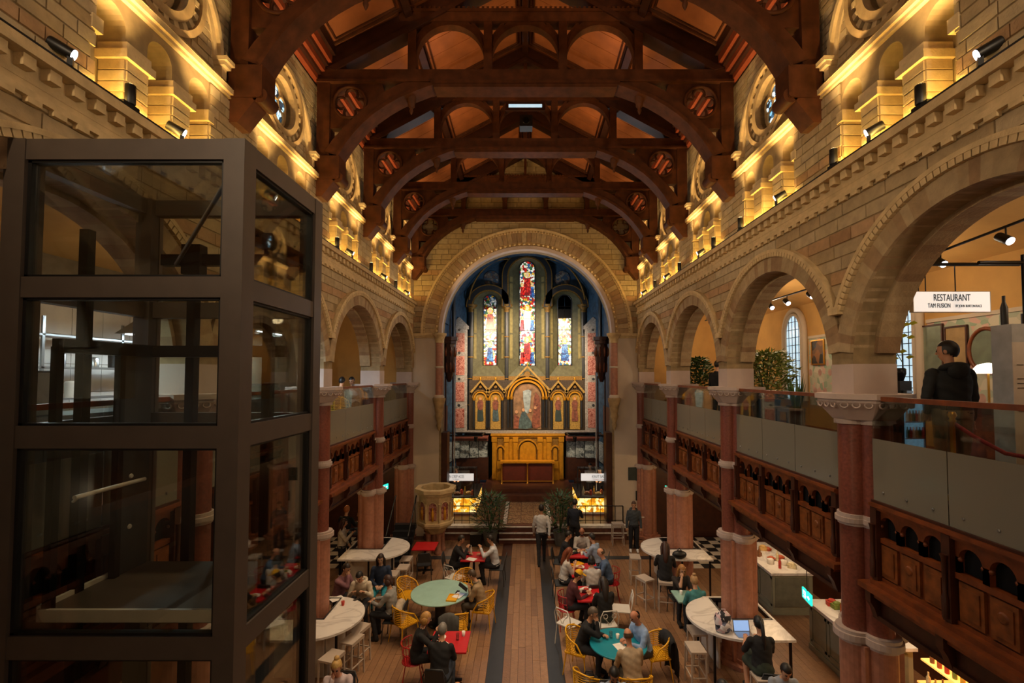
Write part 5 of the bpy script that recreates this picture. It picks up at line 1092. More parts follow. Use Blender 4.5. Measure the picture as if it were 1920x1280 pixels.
food = ['#c8a05a', '#b5532a', '#7a8a3a', '#d8c9a0', '#8a5a34', '#c03a2a', '#e0b040']
for i, c in enumerate(food): mat('food_%d' % i, c, .6, var=.2, vscale=20)
random.seed(9)
def spread(cnt, area, z, label, grp):
    for i in range(cnt):
        x, y = random.uniform(*area[0]), random.uniform(*area[1]); kind = i % 4; m = MB()
        if kind == 0: m.lathe([(.07, 0), (.11, .05), (.1, .05), (.06, .01)], 12); m.ell((0, 0, .05), (.08, .08, .05), 8, 5); nm = 'food_bowl'
        elif kind == 1: m.lathe([(.035, 0), (.035, .17), (.014, .22), (.014, .27)], 10); nm = 'sauce_bottle'
        elif kind == 2: m.box(-.1, .1, -.07, .07, 0, .09); m.ell((0, 0, .1), (.09, .06, .05), 8, 5); nm = 'food_basket'
        else: m.lathe([(.09, 0), (.09, .02), (.085, .12), (.02, .13)], 12); nm = 'plate_stack'
        o = m.build(nm, 'offwhite' if kind == 3 else 'food_%d' % random.randrange(7), None); o.location = (x, y, z); o.rotation_euler = (0, 0, random.random() * 3); tag(o, '%s %s' % (ORD[i // 4], label % nm.replace('_', ' ')), nm.split('_')[1], grp)
spread(11, ((6.35, 6.95), (12.2, 13.9)), 1.06, 'small %s on the farther sage counter', 'food on the farther counter'); spread(12, ((6.55, 7.0), (8.95, 10.4)), 1.06, 'small %s on the nearer sage counter', 'food on the nearer counter')
t = thing('glass_display', 'steel framed heated display on the nearer sage counter', 'display', (6.75, 9.4, 1.06)); 
for x, y in ((-.2, -.4), (.2, -.4), (-.2, .4), (.2, .4)): m = MB(); m.tube([(x, y, 0), (x, y, .5)], .012, 6); m.build('post', 'stainless', t)
m = MB(); m.box(-.22, .22, -.42, .42, .5, .53); m.build('top', 'stainless', t)
t = thing('back_bar', 'brightly lit back bar shelves at the lower right', 'shelving', (7.48, 7.0, 0))
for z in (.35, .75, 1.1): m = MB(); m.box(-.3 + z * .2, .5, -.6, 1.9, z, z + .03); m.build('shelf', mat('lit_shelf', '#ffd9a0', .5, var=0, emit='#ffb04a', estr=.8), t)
m = MB(); m.box(.45, .5, -.6, 1.9, 0, 1.6); m.build('back', 'gallery_wood', t); m = MB(); m.box(-.05, .5, -.6, 1.9, 1.45, 1.5); m.build('top_shelf', 'white', t)
for i in range(48):
    z = (.38, .78, 1.13)[i % 3]; y = 6.5 + (i // 3) * .15; m = MB(); h = random.uniform(.2, .3); m.lathe([(.035, 0), (.035, h * .6), (.014, h * .75), (.014, h)], 8); o = m.build('liquor_bottle', 'food_%d' % (i % 7), None); o.location = (7.26 + z * .2, y, z); tag(o, '%s bottle from the camera on the %s shelf of the lit back bar' % (ORD[i // 3], ('bottom', 'middle', 'top')[i % 3]), 'bottle', 'bottles on the back bar')
light('AREA', 'bar_light', (6.9, 7.9, 2.6), 26, SOFT, (7.3, 7.9, 0), .3, 1.6)
light('AREA', 'counter_light', (6.6, 12.8, 2.7), 16, SOFT, (6.6, 12.8, 0), .3, 1.6); light('AREA', 'counter_light', (6.6, 9.6, 2.7), 16, SOFT, (6.6, 9.6, 0), .3, 1.4)
mat('exit_green', '#0fae8d', .5, var=0, emit='#22d8b4', estr=1.4); mat('exit_white', '#ffffff', .5, var=0, emit='#e8fffa', estr=1.8)
def exit_sign(label, loc, rz, w=.34, h=.17, drop=.58):
    t = thing('exit_sign', label, 'exit sign', loc, rz); m = MB(); m.box(-w / 2, w / 2, -.012, .012, -h / 2, h / 2); m.build('panel', 'exit_green', t); m = MB(); m.tube([(0, 0, h / 2), (0, 0, h / 2 + drop)], .006, 5); m.build('rod', 'black', t)
    m = MB()
    for y in (-.014,):
        m.box(-w * .38, -w * .1, y, y + .002, -h * .33, h * .33); m.xz([(w * .05, -.012), (w * .22, -.012), (w * .22, -.035), (w * .36, 0), (w * .22, .035), (w * .22, .012), (w * .05, .012)], y, y + .002)
    m.build('pictogram', 'exit_white', t); m = MB(); m.ell((-w * .22, -.016, h * .18), (.014, .003, .014), 8, 5); m.tube([(-w * .23, -.016, h * .12), (-w * .27, -.016, -h * .05), (-w * .2, -.016, -h * .25)], .007, 5); m.tube([(-w * .27, -.016, -h * .05), (-w * .34, -.016, -h * .2)], .007, 5); m.build('running_figure', 'exit_green', t)
exit_sign('green exit sign hanging above the right hand counters', (4.72, 8.0, 2.32), -PI / 2 - .15); exit_sign('green exit sign under the left gallery near the chancel', (-4.62, 15.6, 2.35), PI / 2 - .3); exit_sign('green exit sign under the right gallery near the chancel', (4.62, 15.3, 2.35), -PI / 2 + .3)

# ------------------------------------------------------------------ food stalls in the chancel
voromat('onyx', ['#f5b52e', '#e89a1c', '#ffd76a', '#c97c14', '#fbe3a0'], 9.0, .4, .9, lead=0.0)
def stall(side, words, sub):
    s = side; t = thing('food_stall', '%s food stall with glowing amber stone front' % SIDE[s], 'food stall'); x0, x1 = sorted((s * 2.02 + ax, s * 3.62 + ax))
    m = MB(); m.box(x0 + .03, x1 - .03, 18.95, 19.85, .5, 1.15); m.box(*sorted((s * 2.05 + ax, s * 2.4 + ax)), 19.8, 21.15, .5, 1.15); m.build('carcass', 'black', t); n = 3
    for i in range(n): m = MB(); w = (x1 - x0) / n; m.box(x0 + i * w + .012, x0 + (i + 1) * w - .012, 18.9, 18.95, .6, 1.14); m.build('onyx_panel', 'onyx', t)
    xi = s * 2.02 + ax
    for i in range(3): m = MB(); m.box(*sorted((xi, xi - s * -.03)), 18.97 + i * .72, 19.66 + i * .72, .6, 1.14); m.build('onyx_side_panel', 'onyx', t)
    m = MB(); m.box(x0 - .03, x1 + .03, 18.86, 19.9, 1.15, 1.2); m.box(*sorted((s * 1.99 + ax, s * 2.43 + ax)), 19.9, 21.2, 1.15, 1.2); m.build('worktop', 'black', t)
    m = MB(); m.box(x0, x1, 18.86, 18.9, .52, .6); m.build('plinth', 'marble_white', t)
    xa, xb = sorted((s * 2.15 + ax, s * 3.55 + ax))
    for x in (xa, xb):
        for y in (19.0, 20.2): m = MB(); m.tube([(x, y, 1.2), (x, y, 2.14)], .02, 6); m.build('frame_post', 'black', t)
    m = MB(); m.box(xa, xb, 18.98, 20.2, 2.12, 2.15); m.build('canopy', 'case_glass', t)
    m = MB(); m.box(xa, xb, 18.985, 19.0, 1.22, 1.8); m.build('glass_front', 'case_glass', t)
    m = MB(); m.box(xa, xb, 18.93, 18.98, 1.82, 2.1); m.build('sign_board', 'sign_face', t)
    textmesh('lettering', words, .16, 'ink', t, ((xa + xb) / 2, 18.926, 1.985), (PI / 2, 0, 0), .62); textmesh('lettering', sub, .055, 'ink_red' if s > 0 else 'ink', t, ((xa + xb) / 2, 18.926, 1.875), (PI / 2, 0, 0), .8)
    light('AREA', 'stall_light', ((xa + xb) / 2, 19.6, 2.1), 12, SOFT, ((xa + xb) / 2, 19.6, 0), .8, .6)
    random.seed(20 + s)
    for i in range(9):
        m = MB(); k = i % 3; nm = ('sauce_bottle', 'food_tray', 'jar')[k]
        if k == 0: m.lathe([(.04, 0), (.04, .2), (.015, .27), (.015, .33)], 8)
        elif k == 1: m.box(-.12, .12, -.09, .09, 0, .08); m.ell((0, 0, .08), (.1, .07, .05), 8, 5)
        else: m.lathe([(.06, 0), (.06, .14), (.04, .16), (.04, .19)], 10)
        o = m.build(nm, 'food_%d' % ((i + (3 if s > 0 else 0)) % 7), None); o.location = (xa + .12 + .15 * i, 19.2 + .12 * (i % 2), 1.2); tag(o, '%s item along the %s amber food stall, a %s' % (ORD[i], SIDE[s], nm.replace('_', ' ')), nm.split('_')[-1], 'goods on the %s food stall' % SIDE[s])
    t = thing('countertop_oven', 'pale grey oven on the %s chancel back counter' % SIDE[s], 'oven', (s * 2.95 + ax, 21.6, 1.25)); m = MB(); m.box(-.28, .28, 0, .4, 0, .38); m.build('body', 'offwhite', t); m = MB(); m.box(-.14, .16, -.012, 0, .08, .26); m.build('door_glass', 'black', t)
    m = MB(); m.box(-.25, .27, -.03, -.01, .3, .33); m.build('handle', 'stainless', t)
    m = MB(); m.box(*sorted((s * 2.2 + ax, s * 3.6 + ax)), 21.45, 22.2, .5, 1.25); tag(m.build('back_counter', 'gallery_dark', None), 'dark back counter behind the %s food stall' % SIDE[s], 'counter')
stall(-1, 'EN CREP ACES', 'BY THE ACE'); stall(1, 'KRAFT BAO', 'STEAM BUNS · THE BAO')
# railings in front of the stalls
for s in (-1, 1):
    t = thing('chancel_railing', 'black iron railing on the %s chancel plinth' % SIDE[s], 'railing'); xs_ = [s * 1.05 + ax + s * .28 * i for i in range(10)]
    m = MB(); m.tube([(xs_[0], 17.75, 1.15), (xs_[-1], 17.75, 1.15)], .02, 6); m.build('top_rail', 'black', t); m = MB(); m.tube([(xs_[0], 17.75, .62), (xs_[-1], 17.75, .62)], .012, 6); m.build('bottom_rail', 'black', t)
    for x in xs_: m = MB(); m.tube([(x, 17.75, .5), (x, 17.75, 1.15)], .012 if x not in (xs_[0], xs_[-1]) else .022, 6); m.build('baluster', 'black', t)
# ------------------------------------------------------------------ pulpit
t = thing('stone_pulpit', 'octagonal carved stone pulpit on marble columns left of the steps', 'pulpit', (-3.08, 16.3, 0))
m = MB(); A, B, C_ = octo(.66), octo(.58), octo(.48)
for i in range(8):
    j = (i + 1) % 8
    m.hexa([(*A[i], 2.08), (*A[j], 2.08), (*C_[j], 2.08), (*C_[i], 2.08), (*A[i], 2.2), (*A[j], 2.2), (*C_[j], 2.2), (*C_[i], 2.2)]); m.hexa([(*B[i], 1.98), (*B[j], 1.98), (*C_[j], 1.98), (*C_[i], 1.98), (*B[i], 2.08), (*B[j], 2.08), (*C_[j], 2.08), (*C_[i], 2.08)])
m.build('rim', 'stone_trim', t)
m = MB()
for i in range(8):
    j = (i + 1) % 8; D = octo(.52); m.hexa([(*D[i], 1.1), (*D[j], 1.1), (*C_[j], 1.1), (*C_[i], 1.1), (*D[i], 1.98), (*D[j], 1.98), (*C_[j], 1.98), (*C_[i], 1.98)])
m.build('body', 'stone_trim', t); m = MB(); m.xy(octo(.5), 1.08, 1.12); m.build('pulpit_floor', 'stone_dark', t)
for i in range(8):
    a = i * PI / 4; rot = Matrix.Rotation(a - PI / 2, 3, 'Z').to_3x3(); d = rot @ Vector((0, .535, 0))
    m = MB(); pts = [(-.13, 1.2), (.13, 1.2)] + [(.13 * math.cos(PI * k / 8), 1.65 + .13 * math.sin(PI * k / 8)) for k in range(9)]; m.prism([rot @ Vector((x, .522, z)) for x, z in pts], [rot @ Vector((x, .53, z)) for x, z in pts]); m.build('arched_niche', 'marble_red', t)
    m = MB(); m.tube([rot @ Vector((.14 * math.cos(PI * k / 8), .535, 1.65 + .14 * math.sin(PI * k / 8))) for k in range(9)], .02, 5); m.build('niche_arch', 'stone_trim', t)
    m = MB(); m.lathe([(.03, 1.18), (.05, 1.3), (.045, 1.5), (.02, 1.52), (.035, 1.58), (.02, 1.62)], 8, d); m.build('niche_figure', 'gold', t)
    q = Vector((octo(.55)[i][0], octo(.55)[i][1], 0)); m = MB(); m.lathe([(.03, 1.15), (.03, 1.7), (.045, 1.75)], 8, q); m.build('corner_colonnette', 'stone_trim', t)
m = MB()
for a, b_, z0, z1 in ((.3, .5, .72, .95), (.56, .56, .95, 1.02), (.6, .6, 1.02, 1.1), (.25, .3, .66, .72)): m.prism([(x, y, z0) for x, y in octo(a)], [(x, y, z1) for x, y in octo(b_)])
m.build('corbelled_base', 'stone_trim', t)
for i in range(5):
    r = 0 if i == 4 else .26; a = i * PI / 2 + .6; m = MB(); m.lathe([(.12, 0), (.12, .08), (.08 if i < 4 else .13, .12), (.08 if i < 4 else .13, .6), (.12, .68)], 12, (r * math.cos(a), r * math.sin(a), 0)); m.build('support_column', 'granite_light', t)
t = thing('pulpit_stair', 'dark stair with black iron railing rising to the stone pulpit', 'stair', (-4.05, 14.9, 0))
for i in range(6): m = MB(); m.box(-.35, .35, .05 + i * .2, .27 + i * .2, .17 * i, .17 * (i + 1)); m.build('step', 'slate', t)
for x in (-.35, .35):
    m = MB(); m.tube([(x, .1, .95), (x, 1.2, 1.95)], .022, 6); m.build('handrail', 'black', t)
    for i in range(6): m = MB(); m.tube([(x, .15 + i * .2, .17 * (i + 1)), (x, .15 + i * .2, 1.0 + .18 * i)], .011, 5); m.build('baluster', 'black', t)
# plaque and notices on the right jamb
def jambplate(name, label, cat, x0, y0, x1, y1, mt):
    a, b = atY(x0, y0, 17.84), atY(x1, y1, 17.84); t = thing(name, label, cat); m = MB(); m.box(a.x, b.x, 17.835, 17.855, b.z, a.z); m.build('plate', mt, t); return t, a, b
t, a, b = jambplate('memorial_plaque', 'dark green memorial plaque with gilt crest on the right jamb', 'plaque', 1178, 876, 1222, 900, mat('plaque_green', '#2c3530', .5)); m = MB(); m.xz([(a.x + .3, a.z), (b.x - .3, a.z), ((a.x + b.x) / 2, a.z + .12)], 17.835, 17.855); m.build('crest', 'gold', t); m = MB(); m.xz([(a.x + .25, b.z), (b.x - .25, b.z), ((a.x + b.x) / 2, b.z - .07)], 17.835, 17.855); m.build('lower_point', 'plaque_green', t); m = MB(); m.lathe([(.05, 0), (.03, .012)], 10, ((a.x + b.x) / 2, 17.835, (a.z + b.z) / 2), rot=Matrix.Rotation(PI / 2, 3, 'X')); m.build('emblem', 'gold', t)
t, a, b = jambplate('framed_notice', 'small black framed notice below the memorial plaque', 'notice', 1192, 920, 1206, 938, 'black'); m = MB()
for i in range(4): m.box(a.x + .05, b.x - .05, 17.83, 17.834, b.z + .06 + i * .07, b.z + .075 + i * .07)
m.build('print', 'offwhite', t)
t = thing('menu_stand', 'pale menu lectern by the right jamb', 'stand', (3.85, 16.75, 0)); m = MB(); m.tube([(0, 0, 0), (0, 0, .98)], .025, 6); m.lathe([(.18, 0), (.18, .02)], 14); m.build('stem', 'black_metal', t); m = MB(); m.cbox((0, 0, 1.03), (.62, .3, .03), Euler((-.3, 0, 0))); m.build('board', 'offwhite', t)
# loudspeaker and skylight in the roof
t = thing('hanging_loudspeaker', 'black loudspeaker box hanging under the roof ridge', 'speaker', (.02, 12.35, 12.62)); m = MB(); m.box(-.17, .17, -.15, .15, 0, .3); m.build('cabinet', 'black', t); m = MB(); m.lathe([(.1, 0), (.08, .012)], 14, (0, -.15, .15), rot=Matrix.Rotation(PI / 2, 3, 'X')); m.build('driver', 'black_metal', t); m = MB(); m.tube([(0, 0, .3), (0, 0, 1.0)], .012, 5); m.build('rod', 'black', t)
t = thing('window', '', ''); t.name = 'window_17'; del t['label']; del t['category']; t['kind'] = 'structure'; m = MB(); m.box(-.42, .42, 11.55, 11.6, 12.75, 12.83); m.build('roof_slit', 'day_glass', t); m = MB(); m.box(-.5, .5, 11.56, 11.62, 12.68, 12.9); m.build('slit_frame', 'truss_dark', t)

# ------------------------------------------------------------------ people
mat('eye_dark', '#1b120d', .4, var=0); mat('lip', '#9a5548', .5, var=0)
def cmat(col, rough=.85): return mat('cloth_' + col.strip('#'), col, rough, var=.12, vscale=14)
def smat(col): return mat('skin_' + col.strip('#'), col, .55, var=.04)
def hmat(col): return mat('hair_' + col.strip('#'), col, .5, var=.15, vscale=40)
PEOPLE = []
def ik(a, b, l1, l2, pole):
    d = b - a; L = min(d.length, (l1 + l2) * .995); d = d.normalized(); b = a + d * L; c = (l1 * l1 - l2 * l2 + L * L) / (2 * L); h = math.sqrt(max(0, l1 * l1 - c * c)); p = pole - d * pole.dot(d); p = p.normalized() if p.length > 1e-4 else d.orthogonal().normalized()
    return a + d * c + p * h, b
def person(label, xy, look, pose='sit', base=0.0, sh=.46, lean=.15, h=1.72, top='#333333', bottom='#222222', shoes='#1a1613', skin='#c99775', hair='#1e1510', style='short', arms=('table', 'table'), sleeves=True, build=1.0, head=(.25, 0.0), extra=None, group=None, foot=None, voxel=.019, skirt=False):
    k = h / 1.72; V = Vector; J = {}; caps = []       # capsules: (a, b, ra, rb, tag)
    sit = pose == 'sit'
    pel = V((0, 0, sh + .10 if sit else .93 * k)); sd = V((0, math.sin(lean), math.cos(lean)))
    nb = pel + sd * .50 * k; chest = pel + sd * .30 * k
    hp, hy = head; hl = lean * .45 + hp; hd = V((math.sin(hy) * math.sin(hl) * 0, math.sin(hl), math.cos(hl)))
    hc = nb + sd * .05 + hd * .16 * k
    Rh = Matrix.Rotation(hy, 3, 'Z') @ Matrix.Rotation(-hp * .9 - lean * .45, 3, 'X')
    for s in (-1, 1):
        hip = pel + V((s * .09 * k, 0, -.03))
        if sit:
            kn = hip + V((s * .05, .42 * k, .015 if sh < .6 else -.06)); fz = foot if foot is not None else (0 if sh < .6 else .28); an = V((kn.x + s * .01, kn.y - (.03 if s > 0 else .1), fz + .08))
        elif pose == 'walk': kn = hip + V((0, .16 * s + .03, -.43 * k)); an = kn + V((0, .08 * s - .12, -.42 * k)); an.z = max(an.z, .08)
        else: kn = hip + V((s * .02, .02, -.44 * k)); an = V((kn.x + s * .01, kn.y - .02, .08))
        caps += [(hip, kn, .092 * build, .062, 'bottom'), (kn, an, .060, .042, 'bottom' if not skirt else 'skin'), (an, an + V((0, .14, -.045)), .042, .034, 'shoe'), (an + V((0, -.03, -.04)), an + V((0, .1, -.048)), .036, .034, 'shoe')]
        sho = nb + sd * -.055 + V((s * .175 * k * build ** .5, 0, 0)); mode = arms[0 if s < 0 else 1]
        tgt = {'table': V((s * .10, .44, sh + .33)), 'lap': V((s * .09, .26, sh + .2)), 'down': V((s * .25, .06, pel.z - .13)), 'phone': V((s * .07, .30, nb.z - .12)), 'chin': hc + V((s * .04, .1, -.14)), 'fwd': V((s * .13, .42, nb.z - .28)), 'up': V((s * .14, .42, nb.z - .02)), 'pocket': V((s * .19, .13, pel.z + .0)), 'swing': V((s * .24, -.16 * s, pel.z - .05)), 'bar': V((s * .14, .42, sh + .38))}[mode]
        el, wr = ik(sho, tgt, .285 * k, .245 * k, V((s * .55, -.35, -1)))
        caps += [(sho, el, .058 * build ** .5, .046, 'top'), (el, wr, .044, .031, 'top' if sleeves else 'skin')]
        J['w%d' % s] = (el, wr)
    tor = [(pel + V((0, -.01, -.07)), .15, .115), (pel, .168, .12), (pel + sd * .13 * k, .148, .108), (pel + sd * .30 * k, .172, .118), (pel + sd * .42 * k, .178, .105), (pel + sd * .485 * k, .12, .075), (nb + sd * .03, .058, .056)]
    mb = MB(); rotl = Matrix.Rotation(-lean, 3, 'X'); prev = []; n = 16; v = []; f = []
    for c, rx, ry in tor:
        for i in range(n): a = 2 * PI * i / n; v.append(c + rotl @ V((rx * build * math.cos(a), ry * build * math.sin(a), 0)))
    for j in range(len(tor) - 1):
        for i in range(n): f.append((j * n + i, j * n + (i + 1) % n, (j + 1) * n + (i + 1) % n, (j + 1) * n + i))
    f += [list(range(n))[::-1], [len(tor) * n - n + i for i in range(n)]]; mb.add(v, f)
    for (c0, rx0, ry0), (c1, rx1, ry1) in zip(tor[:-1], tor[1:]):
        tg = 'top' if c1 is not tor[-1][0] and c0 is not tor[0][0] else ('bottom' if c0 is tor[0][0] else 'skin')
        for q in (-1, 0, 1): caps.append((c0 + V((q * rx0 * .35, 0, 0)), c1 + V((q * rx1 * .35, 0, 0)), ry0, ry1, tg) + ('x',))
    caps.append((nb, hc, .052, .05, 'skin')); 
    for c in caps:
        if len(c) == 5: mb.tube([c[0], c[0].lerp(c[1], .33), c[0].lerp(c[1], .67), c[1]], [c[2], c[2] * .7 + c[3] * .3, c[2] * .35 + c[3] * .65, c[3]], 10); mb.ell(c[0], c[2], 10, 6); mb.ell(c[1], c[3], 10, 6)
    mb.ell(hc + Rh @ V((0, .01, .02)), (.074 * k, .092 * k, .105 * k), 14, 10, Rh); mb.ell(hc + Rh @ V((0, .035, -.05)), (.055 * k, .06 * k, .06 * k), 12, 8, Rh)
    caps.append((hc, hc + Rh @ V((0, .01, .03)), .09, .09, 'head'))
    if skirt: mb.tube([pel + V((0, .02, .05)), pel + V((0, .2, -.02)), pel + V((0, .42, -.05))], [.17, .19, .17], 14); caps.append((pel, pel + V((0, .42, -.05)), .17, .17, 'bottom', 'x'))
    me = mb.mesh('person_raw', 'white'); o = link('person', me); md = o.modifiers.new('r', 'REMESH'); md.mode = 'VOXEL'; md.voxel_size = voxel; sm = o.modifiers.new('s', 'SMOOTH'); sm.factor = .5; sm.iterations = 3
    rz = math.atan2(-(look[0] - xy[0]), look[1] - xy[1])
    PEOPLE.append(dict(o=o, caps=caps, J=J, hc=hc, Rh=Rh, k=k, label=label, loc=(xy[0], xy[1], base), rz=rz, cols=(top, bottom, shoes, skin, hair), style=style, nb=nb, sd=sd, extra=extra, group=group, lean=lean))
def finish_people():
    bpy.context.view_layer.update(); dg = bpy.context.evaluated_depsgraph_get()
    for P in PEOPLE: P['me'] = bpy.data.meshes.new_from_object(P['o'].evaluated_get(dg))
    for P in PEOPLE:
        o = P['o']; old = o.data; o.modifiers.clear(); src = P['me']; top, bottom, shoes, skin, hair = P['cols']
        nv = len(src.vertices); co = np.empty(nv * 3, 'f'); src.vertices.foreach_get('co', co); co = co.reshape(-1, 3); no = np.empty(nv * 3, 'f'); src.vertices.foreach_get('normal', no); no = no.reshape(-1, 3)
        polys = [tuple(p.vertices) for p in src.polygons]; cen = np.array([co[list(p)].mean(0) for p in polys]); best = np.full(len(polys), 1e9); tg = np.zeros(len(polys), int); names = ['skin', 'top', 'bottom', 'shoe', 'head']
        for c in P['caps']:
            a, b = np.array(c[0]), np.array(c[1]); ab = b - a; L2 = max(ab.dot(ab), 1e-9); t = np.clip(((cen - a) @ ab) / L2, 0, 1); d = np.linalg.norm(cen - (a + t[:, None] * ab), axis=1) - (c[2] + (c[3] - c[2]) * t); m_ = d < best; best[m_] = d[m_]; tg[m_] = names.index(c[4])
        mb = MB(); mb.add(co.tolist(), polys, 0, True); k = P['k']; hc, Rh = P['hc'], P['Rh']; V = Vector
        for s in (-1, 1):                                   # face and hands
            mb.ell(hc + Rh @ V((s * .031 * k, .093 * k, .018)), (.013, .008, .008), 8, 5, Rh, 1); mb.ell(hc + Rh @ V((s * .077 * k, .0, .0)), (.012, .022, .032), 8, 6, Rh, 0)
            mb.tube([hc + Rh @ V((s * .018, .098 * k, .036)), hc + Rh @ V((s * .048, .086 * k, .034))], .005, 5, mi=1)
            el, wr = P['J']['w%d' % s]; d = (wr - el).normalized(); side = d.cross(V((0, 0, 1))); side = side.normalized() if side.length > .05 else V((1, 0, 0)); dn = side.cross(d).normalized(); dn = -dn if dn.z > 0 else dn
            Rm = Matrix((side, d, -dn)).transposed(); mb.ell(wr + d * .045, (.038, .05, .017), 10, 6, Rm, 0)
            for i in range(4):
                b0 = wr + d * .075 + side * (-.028 + .0187 * i); ln = (.062, .075, .07, .055)[i] if s > 0 else (.055, .07, .075, .062)[i]; mb.tube([b0, b0 + d * ln * .5 + dn * .006, b0 + d * ln * .8 + dn * .024, b0 + d * ln * .82 + dn * .042], [.0092, .0088, .008, .006], 6, mi=0)
            ts = side * (s * -1) ; b0 = wr + d * .03 + ts * .03; mb.tube([b0, b0 + d * .03 + ts * .025, b0 + d * .06 + ts * .026 + dn * .012], [.012, .01, .008], 6, mi=0)
        mb.tube([hc + Rh @ V((0, .094 * k, .02)), hc + Rh @ V((0, .112 * k, -.012)), hc + Rh @ V((0, .096 * k, -.018))], [.008, .014, .012], 7, mi=0)
        mb.ell(hc + Rh @ V((0, .094 * k, -.048)), (.024, .007, .007), 8, 5, Rh, 2)
        o.data = mb.mesh('person', [smat(skin), 'eye_dark', 'lip']); o.location = P['loc']; o.rotation_euler = (0, 0, P['rz']); tag(o, P['label'], 'person', P['group'])
        bpy.data.meshes.remove(old)
        for nm, ix, col, off in (('top_garment', 1, top, .010), ('trousers', 2, bottom, .009), ('shoes', 3, shoes, .008)):
            sel = [polys[i] for i in np.nonzero(tg == ix)[0]]
            if not sel: continue
            ids = sorted(set(i for p in sel for i in p)); mp = {v: i for i, v in enumerate(ids)}; pts = co[ids] + no[ids] * off
            wr_ = np.sin(pts[:, 2] * 55 + pts[:, 0] * 30) * .0025; pts = pts + no[ids] * wr_[:, None]
            g = MB(); g.add(pts.tolist(), [[mp[i] for i in p] for p in sel], 0, True); g.build(nm, cmat(col), o)
        st = P['style']; nu, nv_ = 20, 14; hm = MB(); vs = []; rad = V((.086, .106, .118)) * k
        for j in range(nv_ + 1):
            for i in range(nu):
                a = 2 * PI * i / nu; z = -math.cos(PI * j / nv_); r = math.sin(PI * j / nv_); vs.append(V((r * math.cos(a) * rad.x, r * math.sin(a) * rad.y, z * rad.z)))
        fs = []
        for j in range(nv_):
            for i in range(nu):
                q = (j * nu + i, j * nu + (i + 1) % nu, (j + 1) * nu + (i + 1) % nu, (j + 1) * nu + i); c = sum((vs[t] for t in q), V()) / 4
                keep = c.z > .055 * k or (c.y < .02 and c.z > -.045 * k) or (c.y < -.035 and c.z > -.09 * k)
                if st == 'bald': keep = c.y < .0 and -.05 * k < c.z < .02 * k
                if st in ('long', 'bun', 'pony') and c.y < .045 and c.z > -.07: keep = True
                if keep: fs.append(q)
        hm.add([hc + Rh @ (q + V((0, -.006, .02))) for q in vs], fs, 0, True); bk = P['nb'] - P['sd'] * .1
        if st == 'long':
            hm.tube([hc + Rh @ V((0, -.06, .06)), hc + Rh @ V((0, -.095, -.05)), bk + V((0, -.085, .08)), bk + V((0, -.11, .0)), bk + V((0, -.115, -.07))], [.05, .07, .065, .05, .02], 10)
            for s in (-1, 1): hm.tube([hc + Rh @ V((s * .06, .02, .08)), hc + Rh @ V((s * .088, .0, -.02)), hc + Rh @ V((s * .085, -.01, -.12)), bk + V((s * .1, .0, .0))], [.025, .035, .035, .012], 8)
        if st == 'bob':
            for s in (-1, 1): hm.ell(hc + Rh @ V((s * .07, -.01, -.03)), (.035, .07, .08), 8, 6, Rh)
            hm.ell(hc + Rh @ V((0, -.07, -.03)), (.07, .04, .08), 8, 6, Rh)
        if st == 'bun': hm.ell(hc + Rh @ V((0, -.05, .135)), .045, 10, 7)
        if st == 'pony': hm.tube([hc + Rh @ V((0, -.1, .05)), hc + Rh @ V((0, -.15, .0)), bk + V((0, -.13, .06)), bk + V((0, -.13, -.06))], [.025, .035, .03, .01], 8)
        if st == 'cap':
            cm = MB(); cm.add([hc + Rh @ (q * 1.06 + V((0, -.004, .022))) for q in vs], [q for q in fs if (sum((vs[t] for t in q), V()) / 4).z > .03 * k], 0, True); cm.ell(hc + Rh @ V((0, .12, .075)), (.07, .07, .012), 12, 5, Rh); cm.build('cap', cmat('#d9a514'), o)
        hm.build('hair', hmat(hair), o)
        ex = P['extra']
        if ex == 'hood': e = MB(); e.tube([P['nb'] + V((.11 * math.cos(a), -.055 + .09 * math.sin(a), .015 - .03 * math.sin(a))) for a in [2 * PI * i / 14 for i in range(14)]], .04, 8, True); e.ell(P['nb'] + V((0, -.14, -.02)), (.12, .06, .1), 12, 8); e.build('hood', cmat(top), o)
        if ex == 'glasses':
            e = MB()
            for s in (-1, 1): e.tube([hc + Rh @ V((s * .033 + .022 * math.cos(a), .104 * k, .018 + .017 * math.sin(a))) for a in [2 * PI * i / 10 for i in range(10)]], .003, 4, True)
            e.build('glasses', 'black', o)
        if ex == 'phone':
            el, wr = P['J']['w1']; e = MB(); e.cbox(wr + (wr - el).normalized() * .1 + V((0, 0, .03)), (.07, .012, .14)); q = e.build('mobile_phone', 'black', None); q.matrix_world = Matrix.Translation(V(P['loc'])) @ Matrix.Rotation(P['rz'], 4, 'Z'); tag(q, 'mobile phone held by the %s' % P['label'][:40].rsplit(' ', 1)[0], 'phone')
        if ex == 'beard': e = MB(); e.ell(hc + Rh @ V((0, .06, -.075)), (.055, .05, .045), 10, 7, Rh); e.build('beard', hmat(hair), o)
        if ex == 'scarf': e = MB(); e.tube([P['nb'] + V((.075 * math.cos(a), .02 + .07 * math.sin(a), .03)) for a in [2 * PI * i / 12 for i in range(12)]], .025, 7, True); e.build('scarf', cmat('#7b6a55'), o)

